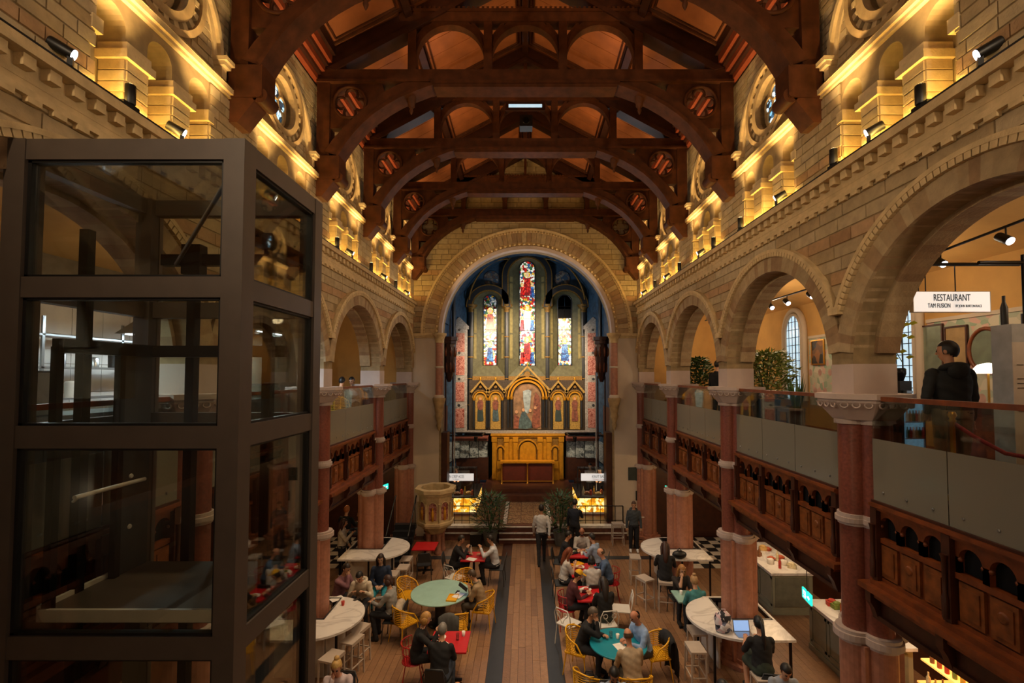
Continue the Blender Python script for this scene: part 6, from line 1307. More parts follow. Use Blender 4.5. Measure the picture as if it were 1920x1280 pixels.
# ------------------------------------------------------------------ furniture
mat('yellow_plastic', '#e0a416', .45, var=.05); mat('red_metal', '#a3161c', .4, var=.05); mat('red_top', '#b8181f', .4, var=.05); mat('mint', '#93b8ad', .45, var=.04); mat('teal', '#128095', .4, var=.04); mat('stool_white', '#b5a596', .5, var=.05); mat('chair_dark', '#2a2c2e', .5, var=.05); mat('chair_white', '#cfccc6', .4, var=.03)
def bar_table(side, yc, label):
    t = thing('marble_bar_table', label, 'table', (side * (W + .28), yc, 0), 0 if side < 0 else PI); m = MB(); hy, xc = .88, .32; dx = .89; xl = -.52; n = 28
    def yr(x): return hy if x <= xc else hy * math.sqrt(max(0, 1 - ((x - xc) / dx) ** 2))
    off = .34 if side < 0 else -.34; xs_ = sorted(set([xl, -.46, .46, xc] + [xc + dx * math.sin(PI / 2 * i / 14) for i in range(15)]))
    for a, b in zip(xs_[:-1], xs_[1:]):
        hole = a >= -.461 and b <= .461
        for (lo, hi) in (((-1, None), (None, 1)) if hole else ((-1, 1),)):
            ya0, yb0 = (-yr(a), -yr(b)) if lo else (off + .46, off + .46); ya1, yb1 = (yr(a), yr(b)) if hi else (off - .46, off - .46)
            if lo and not hi: ya1, yb1 = off - .46, off - .46
            m.hexa([(a, ya0, 1.0), (b, yb0, 1.0), (b, yb1, 1.0), (a, ya1, 1.0), (a, ya0, 1.045), (b, yb0, 1.045), (b, yb1, 1.045), (a, ya1, 1.045)])
    m.build('marble_top', 'marble_white', t)
    e = MB()
    for q in ((-.47, .47, off - .47, off - .44), (-.47, .47, off + .44, off + .47), (-.47, -.44, off - .47, off + .47), (.44, .47, off - .47, off + .47)): e.box(*q, .96, 1.055)
    e.build('column_collar', 'slate', t)
    for x, y in ((.85, -.45), (.85, .45), (-.45, -.8), (-.45, .8), (.3, -.78), (.3, .78)): e = MB(); e.box(x - .02, x + .02, y - .02, y + .02, 0, 1.0); e.build('leg', 'black_metal', t)
    e = MB(); e.box(-.45, .55, off - .64, off - .6, .0, 1.0); e.box(.56, .6, off - .6, off + .35, 0, 1.0); e.build('modesty_panel', 'offwhite', t)
for s, y, l in ((-1, 9.88, 'white marble bar table around the nearer left column'), (-1, 13.76, 'white marble bar table around the farther left column'), (1, 13.76, 'white marble bar table around the farther right column'), (1, 9.88, 'white marble bar table around the nearer right column')): bar_table(s, y, l)
def make_stool():
    t = thing('bar_stool', 'x', 'stool', group='pale bar stools'); m = MB(); m.box(-.2, .2, -.15, .15, .72, .755); m.box(-.2, .2, -.15, -.13, .69, .72); m.box(-.2, .2, .13, .15, .69, .72); m.build('seat', 'stool_white', t)
    for x in (-.18, .18):
        for y in (-.13, .13): m = MB(); m.hexa([(x * 1.12 - .014, y * 1.12 - .014, 0), (x * 1.12 + .014, y * 1.12 - .014, 0), (x * 1.12 + .014, y * 1.12 + .014, 0), (x * 1.12 - .014, y * 1.12 + .014, 0), (x - .014, y - .014, .72), (x + .014, y - .014, .72), (x + .014, y + .014, .72), (x - .014, y + .014, .72)]); m.build('leg', 'stool_white', t)
    for q in ((-.2, .2, -.15, -.13), (-.2, .2, .13, .15), (-.2, -.18, -.15, .15), (.18, .2, -.15, .15)): m = MB(); m.box(*q, .26, .28); m.build('footrest', 'stool_white', t)
    return t
def yellow_chair():
    t = thing('yellow_armchair', 'x', 'chair', group='yellow slatted chairs'); m = MB()
    def pt(a, z): r = .27 + .05 * (z - .45); return (r * math.sin(a), -r * math.cos(a) * .95 + .02, z)
    for i in range(9):
        z = .50 + i * .04; am = 1.75 - .9 * (i / 8) ** 1.6; m.tube([pt(-am + 2 * am * j / 14, z) for j in range(15)], .0085, 5)
    m.build('back_slats', 'yellow_plastic', t); m = MB(); top = [pt(a, .84 - .16 * (abs(a) / 1.75) ** 1.5) for a in [-1.75 + 3.5 * j / 24 for j in range(25)]]; m.tube([(-.27, .2, .46)] + top + [(.27, .2, .46)], .016, 7)
    for a in (-1.2, -.6, 0, .6, 1.2): m.tube([pt(a, .46), pt(a, .82 - .12 * (abs(a) / 1.75))], .009, 5)
    m.build('back_frame', 'yellow_plastic', t); m = MB()
    for i in range(10): y = -.2 + i * .045; m.box(-.235 + .02 * abs(i - 5) / 5, .235 - .02 * abs(i - 5) / 5, y - .017, y + .017, .44, .455)
    m.box(-.24, -.215, -.2, .23, .43, .458); m.box(.215, .24, -.2, .23, .43, .458); m.build('seat', 'yellow_plastic', t)
    for x, y in ((-.2, -.18), (.2, -.18), (-.21, .2), (.21, .2)): m = MB(); m.tube([(x, y, .445), (x * 1.28, y * 1.3, 0)], [.014, .010], 6); m.build('leg', 'yellow_plastic', t)
    return t
def wire_chair():
    t = thing('red_wire_chair', 'x', 'chair', group='red metal chairs'); m = MB()
    for j in range(9): a = -1.3 + 2.6 * j / 8; m.tube([(.2 * math.sin(a), -.2 * math.cos(a) + .02, .45), (.25 * math.sin(a), -.25 * math.cos(a) + .02, .8)], .007, 5)
    for z, r in ((.45, .2), (.62, .225), (.8, .25)): m.tube([(r * math.sin(a), -r * math.cos(a) + .02, z) for a in [-1.3 + 2.6 * j / 14 for j in range(15)]], .011, 6)
    m.build('backrest', 'red_metal', t); m = MB(); m.lathe([(.01, .45), (.21, .452), (.22, .44), (.2, .43)], 18); m.build('seat', 'red_metal', t)
    for x in (-1, 1):
        for y in (-1, 1): m = MB(); m.tube([(x * .13, y * .13, .44), (x * .2, y * .2, 0)], .009, 6); m.tube([(x * .2, y * .2, .02), (-x * .05, y * .14, .42)], .005, 5); m.build('leg', 'red_metal', t)
    return t
def metal_chair(name, mt, grp, ornate=False):
    t = thing(name, 'x', 'chair', group=grp); m = MB(); m.tube([(-.2, -.2, .44), (-.21, -.25, .7), (-.15, -.27, .84), (.15, -.27, .84), (.21, -.25, .7), (.2, -.2, .44)], .013, 7); m.build('back_frame', mt, t); m = MB()
    if ornate:
        for s in (-1, 1):
            m.tube([(s * (.02 + .075 * (1 - math.cos(a)) ), -.25, .52 + .09 * a) for a in [i * .3 for i in range(10)]], .008, 5); m.tube([(s * .1 + .05 * math.cos(a), -.255, .72 + .05 * math.sin(a)) for a in [2 * PI * i / 12 for i in range(12)]], .008, 5, True)
        m.build('back_scroll', mt, t)
    else: m.hexa([(-.19, -.235, .56), (.19, -.235, .56), (.19, -.215, .56), (-.19, -.215, .56), (-.16, -.275, .82), (.16, -.275, .82), (.16, -.255, .82), (-.16, -.255, .82)]); m.build('backrest', mt, t)
    m = MB(); m.box(-.21, .21, -.2, .21, .435, .455); m.build('seat', mt, t)
    for x, y in ((-.19, -.19), (.19, -.19), (-.19, .19), (.19, .19)): m = MB(); m.tube([(x, y, .44), (x * 1.15, y * 1.2, 0)], .011, 6); m.build('leg', mt, t)
    return t
STK = {'stool': (make_stool, 'pale bar stool'), 'yellow': (yellow_chair, 'yellow slatted armchair'), 'red': (wire_chair, 'red metal chair'), 'dark': (lambda: metal_chair('dark_metal_chair', 'chair_dark', 'dark metal chairs'), 'dark grey metal chair'), 'white': (lambda: metal_chair('white_ornate_chair', 'chair_white', 'white ornate metal chairs', True), 'white ornate metal chair')}
PROTO = {}
def seat(kind, xy, look, where):
    rz = math.atan2(-(look[0] - xy[0]), look[1] - xy[1]); lb = STK[kind][1] + ' ' + where
    if kind not in PROTO: o = PROTO[kind] = STK[kind][0](); o.location = (xy[0], xy[1], 0); o.rotation_euler = (0, 0, rz); o['label'] = lb
    else: o = dup(PROTO[kind], (xy[0], xy[1], 0), rz, lb)
    return o
def sq_table(label, xy, mt, w=.7, d=.7, name='red_square_table', rz=0):
    t = thing(name, label, 'table', (xy[0], xy[1], 0), rz); m = MB(); m.box(-w / 2, w / 2, -d / 2, d / 2, .72, .75); m.build('table_top', mt, t); m = MB(); m.lathe([(.035, .03), (.035, .72)], 10); m.build('pedestal', 'black_metal', t); m = MB(); m.box(-.25, .25, -.03, .03, 0, .03); m.box(-.03, .03, -.25, .25, 0, .03); m.build('base', 'black_metal', t); return t
def rd_table(label, xy, r, mt, name):
    t = thing(name, label, 'table', (xy[0], xy[1], 0)); m = MB(); m.lathe([(r - .02, .71), (r, .72), (r, .745), (r - .01, .75)], 40); m.build('table_top', mt, t); m = MB(); m.lathe([(.13, 0), (.13, .71)], 18); m.build('pedestal', 'slate', t); m = MB(); m.lathe([(.3, 0), (.3, .02), (.14, .04)], 20); m.build('base', 'black_metal', t)
def item(kind, xy, z, label, col='white'):
    m = MB(); rz = (xy[0] * 7.3 + xy[1] * 3.1) % 3
    if kind == 'plate': m.lathe([(.06, 0), (.13, .018), (.125, .02), (.06, .008), (.01, .008)], 18); m.ell((0, 0, .02), (.07, .07, .025), 10, 5, None, 1); o = m.build('dinner_plate', [col, 'food_%d' % (int(xy[1] * 10) % 7)], None)
    elif kind == 'cup': m.lathe([(.028, 0), (.037, .09), (.034, .09), (.026, .01)], 12); o = m.build('paper_cup', col, None)
    elif kind == 'glass': m.lathe([(.03, 0), (.035, .13), (.033, .13), (.028, .01)], 12); o = m.build('drinking_glass', 'case_glass', None)
    elif kind == 'paper': m.cbox((0, 0, .002), (.21, .28, .003)); o = m.build('paper_sheet', col, None)
    elif kind == 'tray': m.box(-.17, .17, -.12, .12, 0, .012); m.box(-.17, .17, -.12, -.11, .012, .03); m.box(-.17, .17, .11, .12, .012, .03); m.box(-.17, -.16, -.12, .12, .012, .03); m.box(.16, .17, -.12, .12, .012, .03); o = m.build('serving_tray', col, None)
    elif kind == 'bottle': m.lathe([(.032, 0), (.032, .15), (.012, .2), (.012, .26)], 10); o = m.build('water_bottle', col, None)
    elif kind == 'phone': m.cbox((0, 0, .005), (.075, .15, .01)); o = m.build('mobile_phone', 'black', None)
    o.location = (xy[0], xy[1], z); o.rotation_euler = (0, 0, rz); tag(o, label, {'plate': 'plate', 'cup': 'cup', 'glass': 'glass', 'paper': 'paper', 'tray': 'tray', 'bottle': 'bottle', 'phone': 'phone'}[kind])
def coat(label, loc, rz, col, w=.44, h=.55, name='draped_coat'):
    m = MB(); n = 12; v = []; f = []
    prof = [(.06, -h * .35), (.075, -.1), (.05, .01), (0, .035), (-.05, .01), (-.08, -.12), (-.1, -h * .6), (-.09, -h)]
    for j, (y, z) in enumerate(prof):
        for i in range(n + 1): u = i / n - .5; v.append((u * w * (1 + .12 * abs(z)), y + .018 * math.sin(i * 2.1 + z * 6) * (1 if abs(z) > .06 else .2), z - .10 * (2 * abs(u)) ** 2 * (1 if z > -.05 else 1.2)))
    for j in range(len(prof) - 1):
        for i in range(n): f.append((j * (n + 1) + i, j * (n + 1) + i + 1, (j + 1) * (n + 1) + i + 1, (j + 1) * (n + 1) + i))
    m.add(v, f, 0, True); o = m.build(name, cmat(col), None); o.location = loc; o.rotation_euler = (0, 0, rz); sl = o.modifiers.new('t', 'SOLIDIFY'); sl.thickness = .012; tag(o, label, 'coat')

# left side
for px, py, l in ((673, 1175, 'third along the near left bar table'), (660, 1196, 'second along the near left bar table'), (622, 1228, 'nearest the camera at the near left bar table'), (756, 1062, 'nearest at the far left bar table'), (762, 1046, 'second at the far left bar table'), (736, 1074, 'beside the grey haired group, left')):
    p = atZ(px, py, .755); seat('stool', (p.x, p.y), (p.x - 1, p.y + (.3 if py > 1100 else 0)), l)
sq_table('empty red square table near the pulpit', (-3.1, 14.75), 'red_top'); seat('dark', (-3.0, 14.15), (-3.1, 14.75), 'at the empty red table near the pulpit')
sq_table('red square table shared by two men near the potted palm', (-1.5, 13.9), 'red_top'); seat('dark', (-2.15, 13.9), (-1.5, 13.9), 'under the man in the black suit'); seat('dark', (-.82, 13.85), (-1.5, 13.9), 'under the man in the white shirt, left tables'); seat('white', (-1.95, 13.2), (-1.5, 13.9), 'at the corner of the two men\'s red table')
item('bottle', (-1.6, 14.05), .75, 'clear bottle on the two men\'s red table', 'offwhite'); item('paper', (-1.55, 13.68), .75, 'white menu sheet on the two men\'s red table', 'white'); item('cup', (-1.28, 13.9), .75, 'red and white cup on the two men\'s red table', 'food_5')
rd_table('large round mint green table with yellow chairs', (-2.07, 11.64), .71, 'mint', 'round_mint_table')
seat('yellow', (-1.62, 12.62), (-2.0, 11.7), 'behind the mint table, farthest'); seat('yellow', (-1.0, 11.45), (-2.0, 11.64), 'under the man with the tablet'); seat('yellow', (-1.55, 10.62), (-1.8, 11.6), 'in front of the mint table, back to the camera'); seat('yellow', (-2.75, 10.85), (-2.1, 11.6), 'at the front left of the mint table'); seat('yellow', (-3.0, 12.15), (-2.1, 11.7), 'at the back left of the mint table')
item('tray', (-1.72, 11.3), .75, 'yellow tray on the mint table', 'yellow_plastic'); item('paper', (-1.6, 11.42), .765, 'folded paper on the yellow tray', 'white'); item('phone', (-1.65, 11.62), .75, 'black phone on the mint table')
coat('grey jacket hung on the front yellow chair', (-1.66, 10.36, .84), .1, '#4a4a48')
sq_table('red square table with a woman in black and a grey haired man', (-1.5, 9.5), 'red_top', .75, .75); seat('red', (-2.2, 9.4), (-1.5, 9.5), 'under the blonde woman in black'); seat('dark', (-1.58, 8.72), (-1.5, 9.5), 'under the grey haired man in black')
item('plate', (-1.62, 9.35), .75, 'white plate of food before the grey haired man'); item('plate', (-1.72, 9.62), .75, 'white plate of food before the blonde woman'); item('glass', (-1.35, 9.55), .75, 'clear glass on the blonde woman\'s red table'); item('cup', (-1.25, 9.7), .75, 'small white cup at the far corner of the near red table')
seat('red', (-1.42, 7.62), (-1.4, 7.0), 'at the bottom edge of the picture'); sq_table('red table at the bottom edge of the picture', (-1.3, 6.95), 'red_top')
coat('pale beige coat hung behind the woman in grey', (-2.86, 10.9, .86), PI / 2, '#b3a28c', .5, .75)
seat('dark', (-3.0, 10.95), (-4.0, 11.0), 'under the woman in grey by the marble bar'); seat('dark', (-3.15, 8.15), (-3.2, 7.2), 'under the woman with the hair bun')
for xy, l in (((-4.5, 11.45), 'under the man in pink'), ((-3.85, 11.4), 'under the person in the cream hoodie'), ((-3.65, 12.0), 'under the woman in navy')): o = seat('stool', xy, (xy[0], xy[1] - 1), l); o.scale = (1, 1, .875)
item('phone', (-3.75, 10.62), 1.045, 'phone lying on the near left marble bar'); item('cup', (-3.95, 10.35), 1.045, 'red cup on the near left marble bar', 'food_5'); item('paper', (-4.2, 10.9 - .25), 1.045, 'white paper on the near left marble bar', 'white')
person('man in a dusty pink shirt seated behind the near left marble bar', (-4.5, 11.45), (-3.4, 11.0), sh=.66, lean=.35, top='#8a5f66', bottom='#2b2a2e', hair='#2a1c14', arms=('bar', 'chin'), skin='#b98a6a')
person('person in a cream hoodie bent over a phone at the near left bar', (-3.85, 11.38), (-3.8, 10.4), sh=.66, lean=.5, top='#cdbfa8', bottom='#3a3a3e', hair='#1b1512', arms=('bar', 'bar'), head=(.4, 0), extra='hood')
person('woman in a navy patterned jacket and teal trousers by the left bar', (-3.62, 12.0), (-3.5, 11.0), sh=.66, lean=.15, top='#22304a', bottom='#1f7f91', hair='#2b1a12', style='long', arms=('lap', 'lap'), skin='#caa083')
person('woman with dark bob in a grey top beside the hanging coat', (-3.05, 10.97), (-4.0, 11.1), sh=.5, lean=.12, top='#8f8d89', bottom='#26262a', hair='#3a2119', style='bob', arms=('table', 'table'))
person('man in a black suit at the red table near the palm', (-2.1, 13.9), (-1.4, 13.9), lean=.3, top='#16161a', bottom='#15151a', hair='#20150f', arms=('table', 'up'), skin='#b78766')
person('man in a white shirt facing left at the red table near the palm', (-.86, 13.86), (-1.6, 13.9), lean=.2, top='#c9ccd4', bottom='#1b1c22', hair='#1c1511', arms=('up', 'table'), skin='#c08e6c')
person('man in a tan jacket reading a tablet at the mint table', (-1.03, 11.45), (-2.0, 11.6), lean=.3, top='#9a8465', bottom='#4a4238', hair='#4a3a2c', arms=('phone', 'phone'), head=(.45, 0), extra='scarf')
m = MB(); m.cbox((0, 0, 0), (.18, .012, .25)); m.cbox((0, -.007, 0), (.16, .002, .22), None, 1); q = m.build('tablet', ['black', mat('screen_glow', '#6f86a8', .4, var=0, emit='#8fb0e0', estr=.7)], None); q.location = (-1.5, 11.5, .93); q.rotation_euler = (.9, 0, PI / 2 + PI); tag(q, 'glowing tablet held by the man at the mint table', 'tablet')
person('woman with blonde bob in black at the near left red table', (-2.15, 9.38), (-1.4, 9.5), lean=.25, top='#141416', bottom='#16161a', hair='#b08347', style='bob', arms=('table', 'up'), skin='#d0a283')
person('grey haired man in a black t-shirt seen from behind', (-1.58, 8.78), (-1.5, 9.6), lean=.3, top='#121215', bottom='#3d4a5e', hair='#77736e', arms=('table', 'table'), sleeves=False, build=1.08)
person('woman with a blonde bun in a pale pink blouse at the lower left', (-3.12, 8.1), (-3.0, 7.0), lean=.3, top='#c6b4b6', bottom='#33323a', hair='#c09a5a', style='bun', arms=('table', 'chin'), skin='#cf9a80')
person('bald man cut by the bottom edge near the red chair', (-1.02, 7.42), (-1.1, 6.4), lean=.15, top='#4a4038', bottom='#222222', hair='#5a4634', style='bald', skin='#c08d66', arms=('table', 'table'))
person('brown haired person cut by the bottom edge left of the red chair', (-1.72, 7.3), (-1.5, 6.4), lean=.2, top='#5a4a44', bottom='#222222', hair='#6a4a34', arms=('table', 'table'))
person('long haired woman in a cream jacket standing with a phone', (-5.55, 14.4), (-4.4, 14.5), 'stand', h=1.64, lean=.02, top='#c5b8a6', bottom='#17171b', shoes='#cfcac2', hair='#3a1d15', style='long', arms=('pocket', 'phone'), extra='phone')
person('man in black with ginger hair standing under the left gallery', (-5.75, 15.2), (-5.5, 16.5), 'stand', h=1.8, lean=.03, top='#121214', bottom='#121214', hair='#a8622c', arms=('down', 'fwd'))
person('man in a blue grey jacket standing behind the far left column', (-5.05, 14.85), (-6.2, 14.6), 'stand', h=1.78, lean=.08, top='#56606e', bottom='#26262c', hair='#4a3222', arms=('fwd', 'fwd'))
# right side
person('man in a white shirt walking towards the chancel steps', (.52, 15.35), (.5, 17), 'walk', h=1.8, lean=.03, top='#bdbab8', bottom='#131318', shoes='#121212', hair='#17110e', arms=('swing', 'swing'), skin='#a87a5c')
person('person in a navy waistcoat standing by the right potted palm', (1.68, 16.2), (2.2, 17.5), 'stand', h=1.76, lean=.03, top='#171c28', bottom='#12141a', hair='#1a1310', arms=('down', 'fwd'))
person('woman in a grey hooded top standing by the right jamb', (3.72, 16.3), (3.5, 14), 'stand', h=1.68, lean=.02, top='#3d4348', bottom='#14141a', shoes='#d0ccc6', hair='#4a3020', style='pony', arms=('down', 'down'), extra='hood')
seat('stool', (3.3, 17.0), (3.3, 16), 'standing beside the right chancel plinth')
sq_table('red square table farthest up the right hand row', (1.62, 14.15), 'red_top'); sq_table('red square table in the middle of the right hand row', (1.6, 12.95), 'red_top', .75, .9); sq_table('red square table nearest in the right hand row', (1.6, 11.55), 'red_top', .75, .8)
for i, (y, x) in enumerate(((14.2, 1.5), (14.3, 1.8), (13.1, 1.5), (12.8, 1.72), (11.75, 1.5), (11.4, 1.75))): item('plate', (x, y), .75, 'plate of food on the %s red table of the right row, %s' % (('farthest', 'middle', 'nearest')[i // 2], ('left', 'right')[i % 2]))
for i, (y, x) in enumerate(((14.0, 1.66), (12.62, 1.5), (11.6, 1.35))): item('cup', (x, y), .75, 'white paper cup on the %s red table of the right row' % ('farthest', 'middle', 'nearest')[i])
item('tray', (1.45, 13.28), .75, 'yellow tray on the middle red table of the right row', 'yellow_plastic'); 
for kd, xy, lk, l in (('dark', (1.75, 14.8), (1.65, 14.1), 'under the bald man in white, right row'), ('dark', (2.18, 13.95), (1.6, 14.1), 'under the man in pale blue, right row'), ('dark', (1.05, 14.25), (1.6, 14.15), 'under the person in dark clothes, right row'), ('dark', (.98, 12.85), (1.6, 12.9), 'under the red haired woman, right row'), ('dark', (1.72, 12.08), (1.65, 12.9), 'under the dark haired woman in white, right row'), ('red', (2.32, 12.85), (1.6, 12.9), 'under the bald man in blue'), ('red', (1.0, 11.45), (1.6, 11.5), 'under the person in the yellow cap'), ('white', (1.82, 10.78), (1.7, 11.5), 'with its back to the camera, right row'), ('white', (2.3, 11.45), (1.6, 11.55), 'empty at the right of the nearest red table'), ('white', (.98, 10.8), (1.5, 11.4), 'empty at the left of the nearest red table')): seat(kd, xy, lk, l)
person('bald man in a white shirt facing the camera, right row', (1.75, 14.78), (1.65, 13.5), lean=.25, top='#b9b4b0', bottom='#25252b', hair='#3a2a20', style='bald', skin='#a86f52', arms=('table', 'table'), extra='beard')
person('man in a pale blue shirt seen from behind, right row', (2.12, 13.93), (1.5, 14.4), lean=.25, top='#8d9db8', bottom='#23252e', hair='#1c1512', arms=('table', 'table'))
person('person in dark clothes at the farthest right row table', (1.1, 14.25), (1.7, 14.2), lean=.25, top='#15161c', bottom='#15161c', hair='#15100d', arms=('table', 'table'))
person('red haired woman in a white t-shirt, right row', (1.02, 12.83), (1.7, 12.95), lean=.2, top='#c3bcb6', bottom='#2a2a30', hair='#7a3d22', style='long', arms=('table', 'phone'), sleeves=False, skin='#cfa083')
person('dark haired woman in a white top seen from behind, right row', (1.72, 12.12), (1.65, 13), lean=.25, top='#b8b5b4', bottom='#3a4038', hair='#17110f', style='bob', arms=('table', 'table'))
person('bald man in a blue jumper on a red chair, right row', (2.27, 12.85), (1.5, 12.95), lean=.3, top='#4a6080', bottom='#22242a', hair='#5a4a3a', style='bald', skin='#c48e6e', arms=('table', 'table'), build=1.05)
person('person in a yellow cap and maroon top, right row', (1.03, 11.45), (1.7, 11.5), lean=.3, top='#4a1c22', bottom='#1f1d22', hair='#2a1a14', style='cap', arms=('table', 'table'), head=(.4, 0))
person('long haired person in black on the white ornate chair', (1.82, 10.85), (1.7, 11.7), lean=.2, top='#16171a', bottom='#2b332b', hair='#241a15', style='long', arms=('table', 'table'))
rd_table('round teal table with three men talking', (1.83, 9.45), .56, 'teal', 'round_teal_table')
for xy, lk, l in (((1.08, 9.78), (1.8, 9.4), 'under the dark suited man at the teal table'), ((2.62, 9.62), (1.8, 9.45), 'behind the man in blue at the teal table'), ((1.95, 8.45), (1.85, 9.4), 'under the man in beige at the teal table'), ((1.12, 8.55), (1.75, 9.3), 'empty at the front left of the teal table')): seat('yellow', xy, lk, l)
coat('black coat hung on the yellow chair right of the teal table', (2.86, 9.66, .83), PI / 2 + .2, '#14151a', .5, .7); 
m = MB(); m.ell((0, 0, .1), (.2, .17, .12), 12, 8); m.tube([(-.1, 0, .15), (-.06, 0, .28), (.06, 0, .28), (.1, 0, .15)], .012, 6); q = m.build('black_bag', 'black', None); q.location = (1.14, 8.58, .455); tag(q, 'black bag on the empty yellow chair', 'bag')
item('glass', (1.72, 9.62), .75, 'water glass at the middle of the teal table'); item('cup', (1.85, 9.6), .75, 'white cup on the teal table'); item('paper', (1.85, 9.3), .75, 'open notebook paper on the teal table', 'white')
person('man in a dark suit leaning on the teal table', (1.13, 9.75), (1.9, 9.4), lean=.35, top='#14161b', bottom='#17181d', hair='#5a4f46', arms=('table', 'chin'), skin='#c29070')
person('bald man in a light blue shirt at the teal table', (2.4, 9.6), (1.7, 9.3), lean=.3, top='#8ba3c8', bottom='#4a4640', hair='#3a2a20', style='bald', skin='#b87c5e', arms=('table', 'table'), build=1.08, head=(.35, 0))
person('bald man in a beige shirt seen from behind at the teal table', (1.93, 8.58), (1.8, 9.5), lean=.35, top='#a28e74', bottom='#4a4438', hair='#4a3626', style='bald', skin='#b47a5a', arms=('table', 'table'), build=1.06)
person('bearded man in a pale blue shirt at the bottom edge', (1.42, 7.85), (1.4, 6.8), lean=.2, top='#8793a8', bottom='#23242a', hair='#15110e', arms=('table', 'table'), extra='beard', skin='#a87a5c', head=(.4, 0)); seat('dark', (1.42, 7.9), (1.4, 6.8), 'under the bearded man at the bottom edge')
person('dark clothed person at the bottom edge right of the teal table', (2.9, 7.5), (3.4, 6.8), lean=.25, top='#17161b', bottom='#16161a', hair='#1a1412', arms=('table', 'table')); seat('dark', (2.9, 7.5), (3.4, 6.8), 'at the bottom edge right of the teal table')
seat('stool', (3.62, 12.25), (3.8, 13.2), 'under the woman in black at the far right bar'); seat('stool', (3.12, 12.45), (4.2, 13.0), 'empty beside the woman in black, far right bar'); seat('stool', (3.2, 13.9), (4.2, 13.8), 'at the rounded end of the far right bar')
person('dark haired woman in black on a stool at the far right bar', (3.62, 12.3), (3.85, 13.3), sh=.755, lean=.2, top='#141416', bottom='#1c1c20', hair='#3a1f16', style='long', arms=('bar', 'bar'))
m = MB(); m.ell((0, 0, .1), (.2, .12, .11), 12, 8); m.tube([(-.1, 0, .16), (0, 0, .27), (.1, 0, .16)], .01, 6); q = m.build('black_handbag', 'black', None); q.location = (4.2, 12.98, 1.045); tag(q, 'black handbag on the far right marble bar', 'bag')
sq_table('small mint square table between the two right marble bars', (3.92, 11.42), 'mint', .7, .6, 'mint_square_table'); item('cup', (3.75, 11.5), .75, 'white cup on the small mint table'); item('phone', (3.85, 11.3), .75, 'phone on the small mint table')
seat('dark', (3.85, 12.0), (3.9, 11.3), 'under the blonde woman facing the camera'); seat('dark', (3.95, 10.85), (3.9, 11.6), 'under the woman in patterned teal'); seat('dark', (4.6, 11.4), (3.9, 11.4), 'empty at the right of the small mint table')
person('blonde woman facing the camera at the small mint table', (3.85, 11.98), (3.9, 10.8), lean=.3, top='#2b2320', bottom='#1d1d22', hair='#a9763f', style='long', arms=('table', 'chin'), sleeves=False, skin='#d0a080')
person('woman in a patterned teal top seen from behind at the small mint table', (3.95, 10.9), (3.9, 11.8), lean=.3, top='#3f7f80', bottom='#22262a', hair='#b08a5c', arms=('table', 'up'), style='bun', skin='#c99775')
for px, py, l in ((1307, 1180, 'second along the near right bar table'), (1304, 1212, 'nearest the camera at the near right bar table')): p = atZ(px, py, .755); seat('stool', (p.x, p.y), (p.x + 1, p.y), l)
seat('stool', (4.2, 8.42), (4.2, 9.4), 'under the woman in the green skirt')
person('dark haired woman in a black top and green skirt on a stool with a laptop', (4.2, 8.47), (4.25, 9.6), sh=.755, lean=.2, top='#121214', bottom='#2f3a2f', hair='#120d0c', style='pony', arms=('bar', 'bar'), sleeves=False, skirt=True, skin='#c08d6e')
t = thing('open_laptop', 'open laptop on the near right marble bar', 'laptop', (4.2, 9.18, 1.045), PI); m = MB(); m.box(-.16, .16, -.11, .11, 0, .014); m.build('keyboard_base', 'stainless', t); m = MB(); m.cbox((0, -.14, .11), (.32, .01, .21), Euler((.25, 0, 0))); s_ = m.build('screen_lid', 'stainless', t); m = MB(); m.cbox((0, -.134, .11), (.29, .004, .18), Euler((.25, 0, 0))); m.build('display', 'screen_glow', s_)
m = MB(); voromat('backpack_print', ['#c9c2c6', '#2b2a33', '#d8b9bd', '#5a5f74', '#e2dedd'], 14, .8, 0, lead=0); m.lathe([(.11, 0), (.155, .03), (.165, .18), (.14, .31), (.08, .38), (.02, .39)], 16, sy=.62); m.ell((0, -.1, .12), (.11, .045, .09), 10, 6); m.tube([(-.04, 0, .38), (-.03, 0, .43), (.03, 0, .43), (.04, 0, .38)], .009, 6); m.tube([(-.1, .09, .32), (-.12, .14, .2), (-.1, .1, .04)], .014, 6); m.tube([(.1, .09, .32), (.12, .14, .2), (.1, .1, .04)], .014, 6); q = m.build('backpack', 'backpack_print', None); q.location = (3.85, 9.5 - .2, 1.045); tag(q, 'pale patterned backpack on the near right marble bar', 'backpack')
person('man in a light grey shirt at the bottom edge, right', (4.25, 8.0), (4.1, 6.9), lean=.25, top='#8e939c', bottom='#2a2b31', hair='#17110e', arms=('table', 'table'), head=(.45, 0)); seat('dark', (4.25, 8.05), (4.1, 6.9), 'under the man in the light grey shirt')
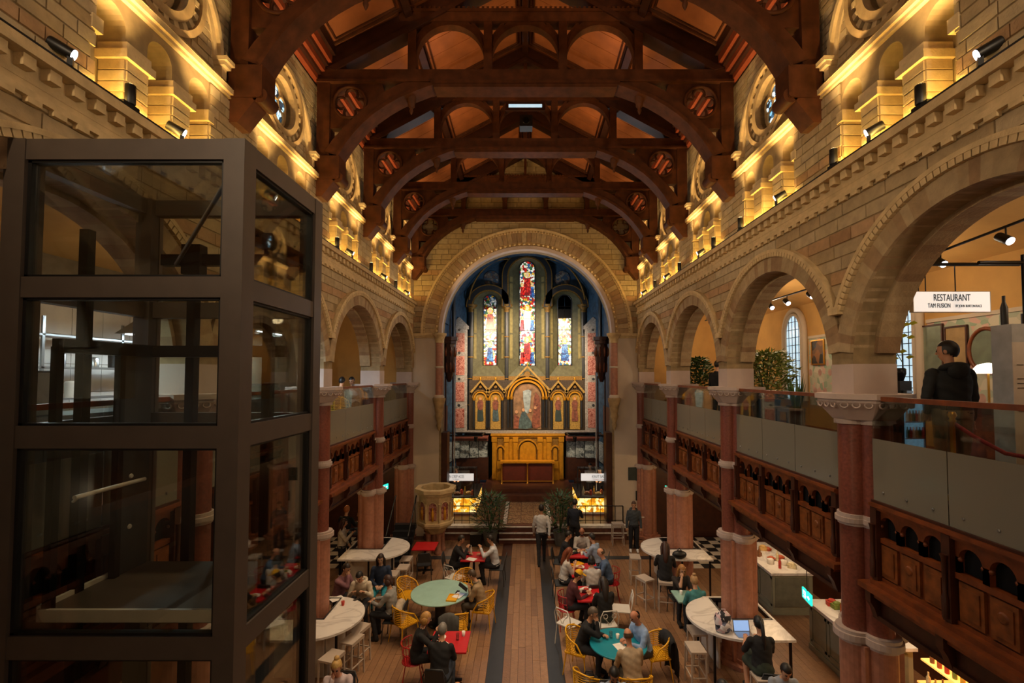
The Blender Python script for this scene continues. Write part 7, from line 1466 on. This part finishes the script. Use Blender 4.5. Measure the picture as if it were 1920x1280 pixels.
# galleries and stalls
for xy, l in (((5.15, 9.15), 'behind the right gallery glass, second bay, nearer'), ((5.2, 9.75), 'behind the right gallery glass, second bay, farther')): o = seat('stool', xy, (6, xy[1]), l); o.location.z = GF
person('man in a black hooded jacket standing in the right gallery', (5.08, 5.6), (5.35, 7.6), 'stand', GF, h=1.76, lean=.04, top='#17191a', bottom='#7a6a52', hair='#120f10', arms=('pocket', 'down'), extra='hood', skin='#c08b6a', voxel=.013, head=(.12, .7), build=1.18)
person('dark figure standing beyond the leafy plant in the right gallery', (5.25, 12.9), (6.5, 13.5), 'stand', GF, h=1.78, lean=.03, top='#14151a', bottom='#15151a', hair='#17110e', arms=('down', 'fwd'))
person('dark haired person in a brown jacket seated in the left gallery', (-5.2, 13.1), (-5.2, 14.6), base=GF, lean=.3, top='#4a3a30', bottom='#2a2420', hair='#120e0d', arms=('table', 'table'))
person('dark haired person in a white shirt seated facing the camera, left gallery', (-5.2, 14.3), (-5.2, 13.0), base=GF, lean=.3, top='#b9b8b4', bottom='#23242a', hair='#120e0d', arms=('table', 'table'))
for xy, lk, l in (((-5.2, 13.05), (-5.2, 14.6), 'under the person in brown, left gallery'), ((-5.2, 14.35), (-5.2, 13.0), 'under the person in white, left gallery')): o = seat('yellow', xy, lk, l); o.location.z = GF
t = sq_table('small dark table between the couple in the left gallery', (-5.2, 13.7), 'gallery_dark', .6, .45, 'gallery_table'); t.location.z = GF
person('vendor in a white top behind the right food stall', (2.85, 20.8), (2.5, 19), 'stand', .5, h=1.66, lean=.15, top='#cfccca', bottom='#151519', hair='#17110e', arms=('fwd', 'fwd'))
person('vendor in black bending behind the right food stall', (3.3, 20.25), (2.6, 19), 'stand', .5, h=1.7, lean=.5, top='#121215', bottom='#131318', hair='#17110e', arms=('fwd', 'fwd'))
person('vendor in dark clothes behind the left food stall', (-2.95, 20.4), (-2.8, 19), 'stand', .5, h=1.68, lean=.35, top='#191a20', bottom='#15151a', hair='#17110e', arms=('fwd', 'fwd'))
finish_people()
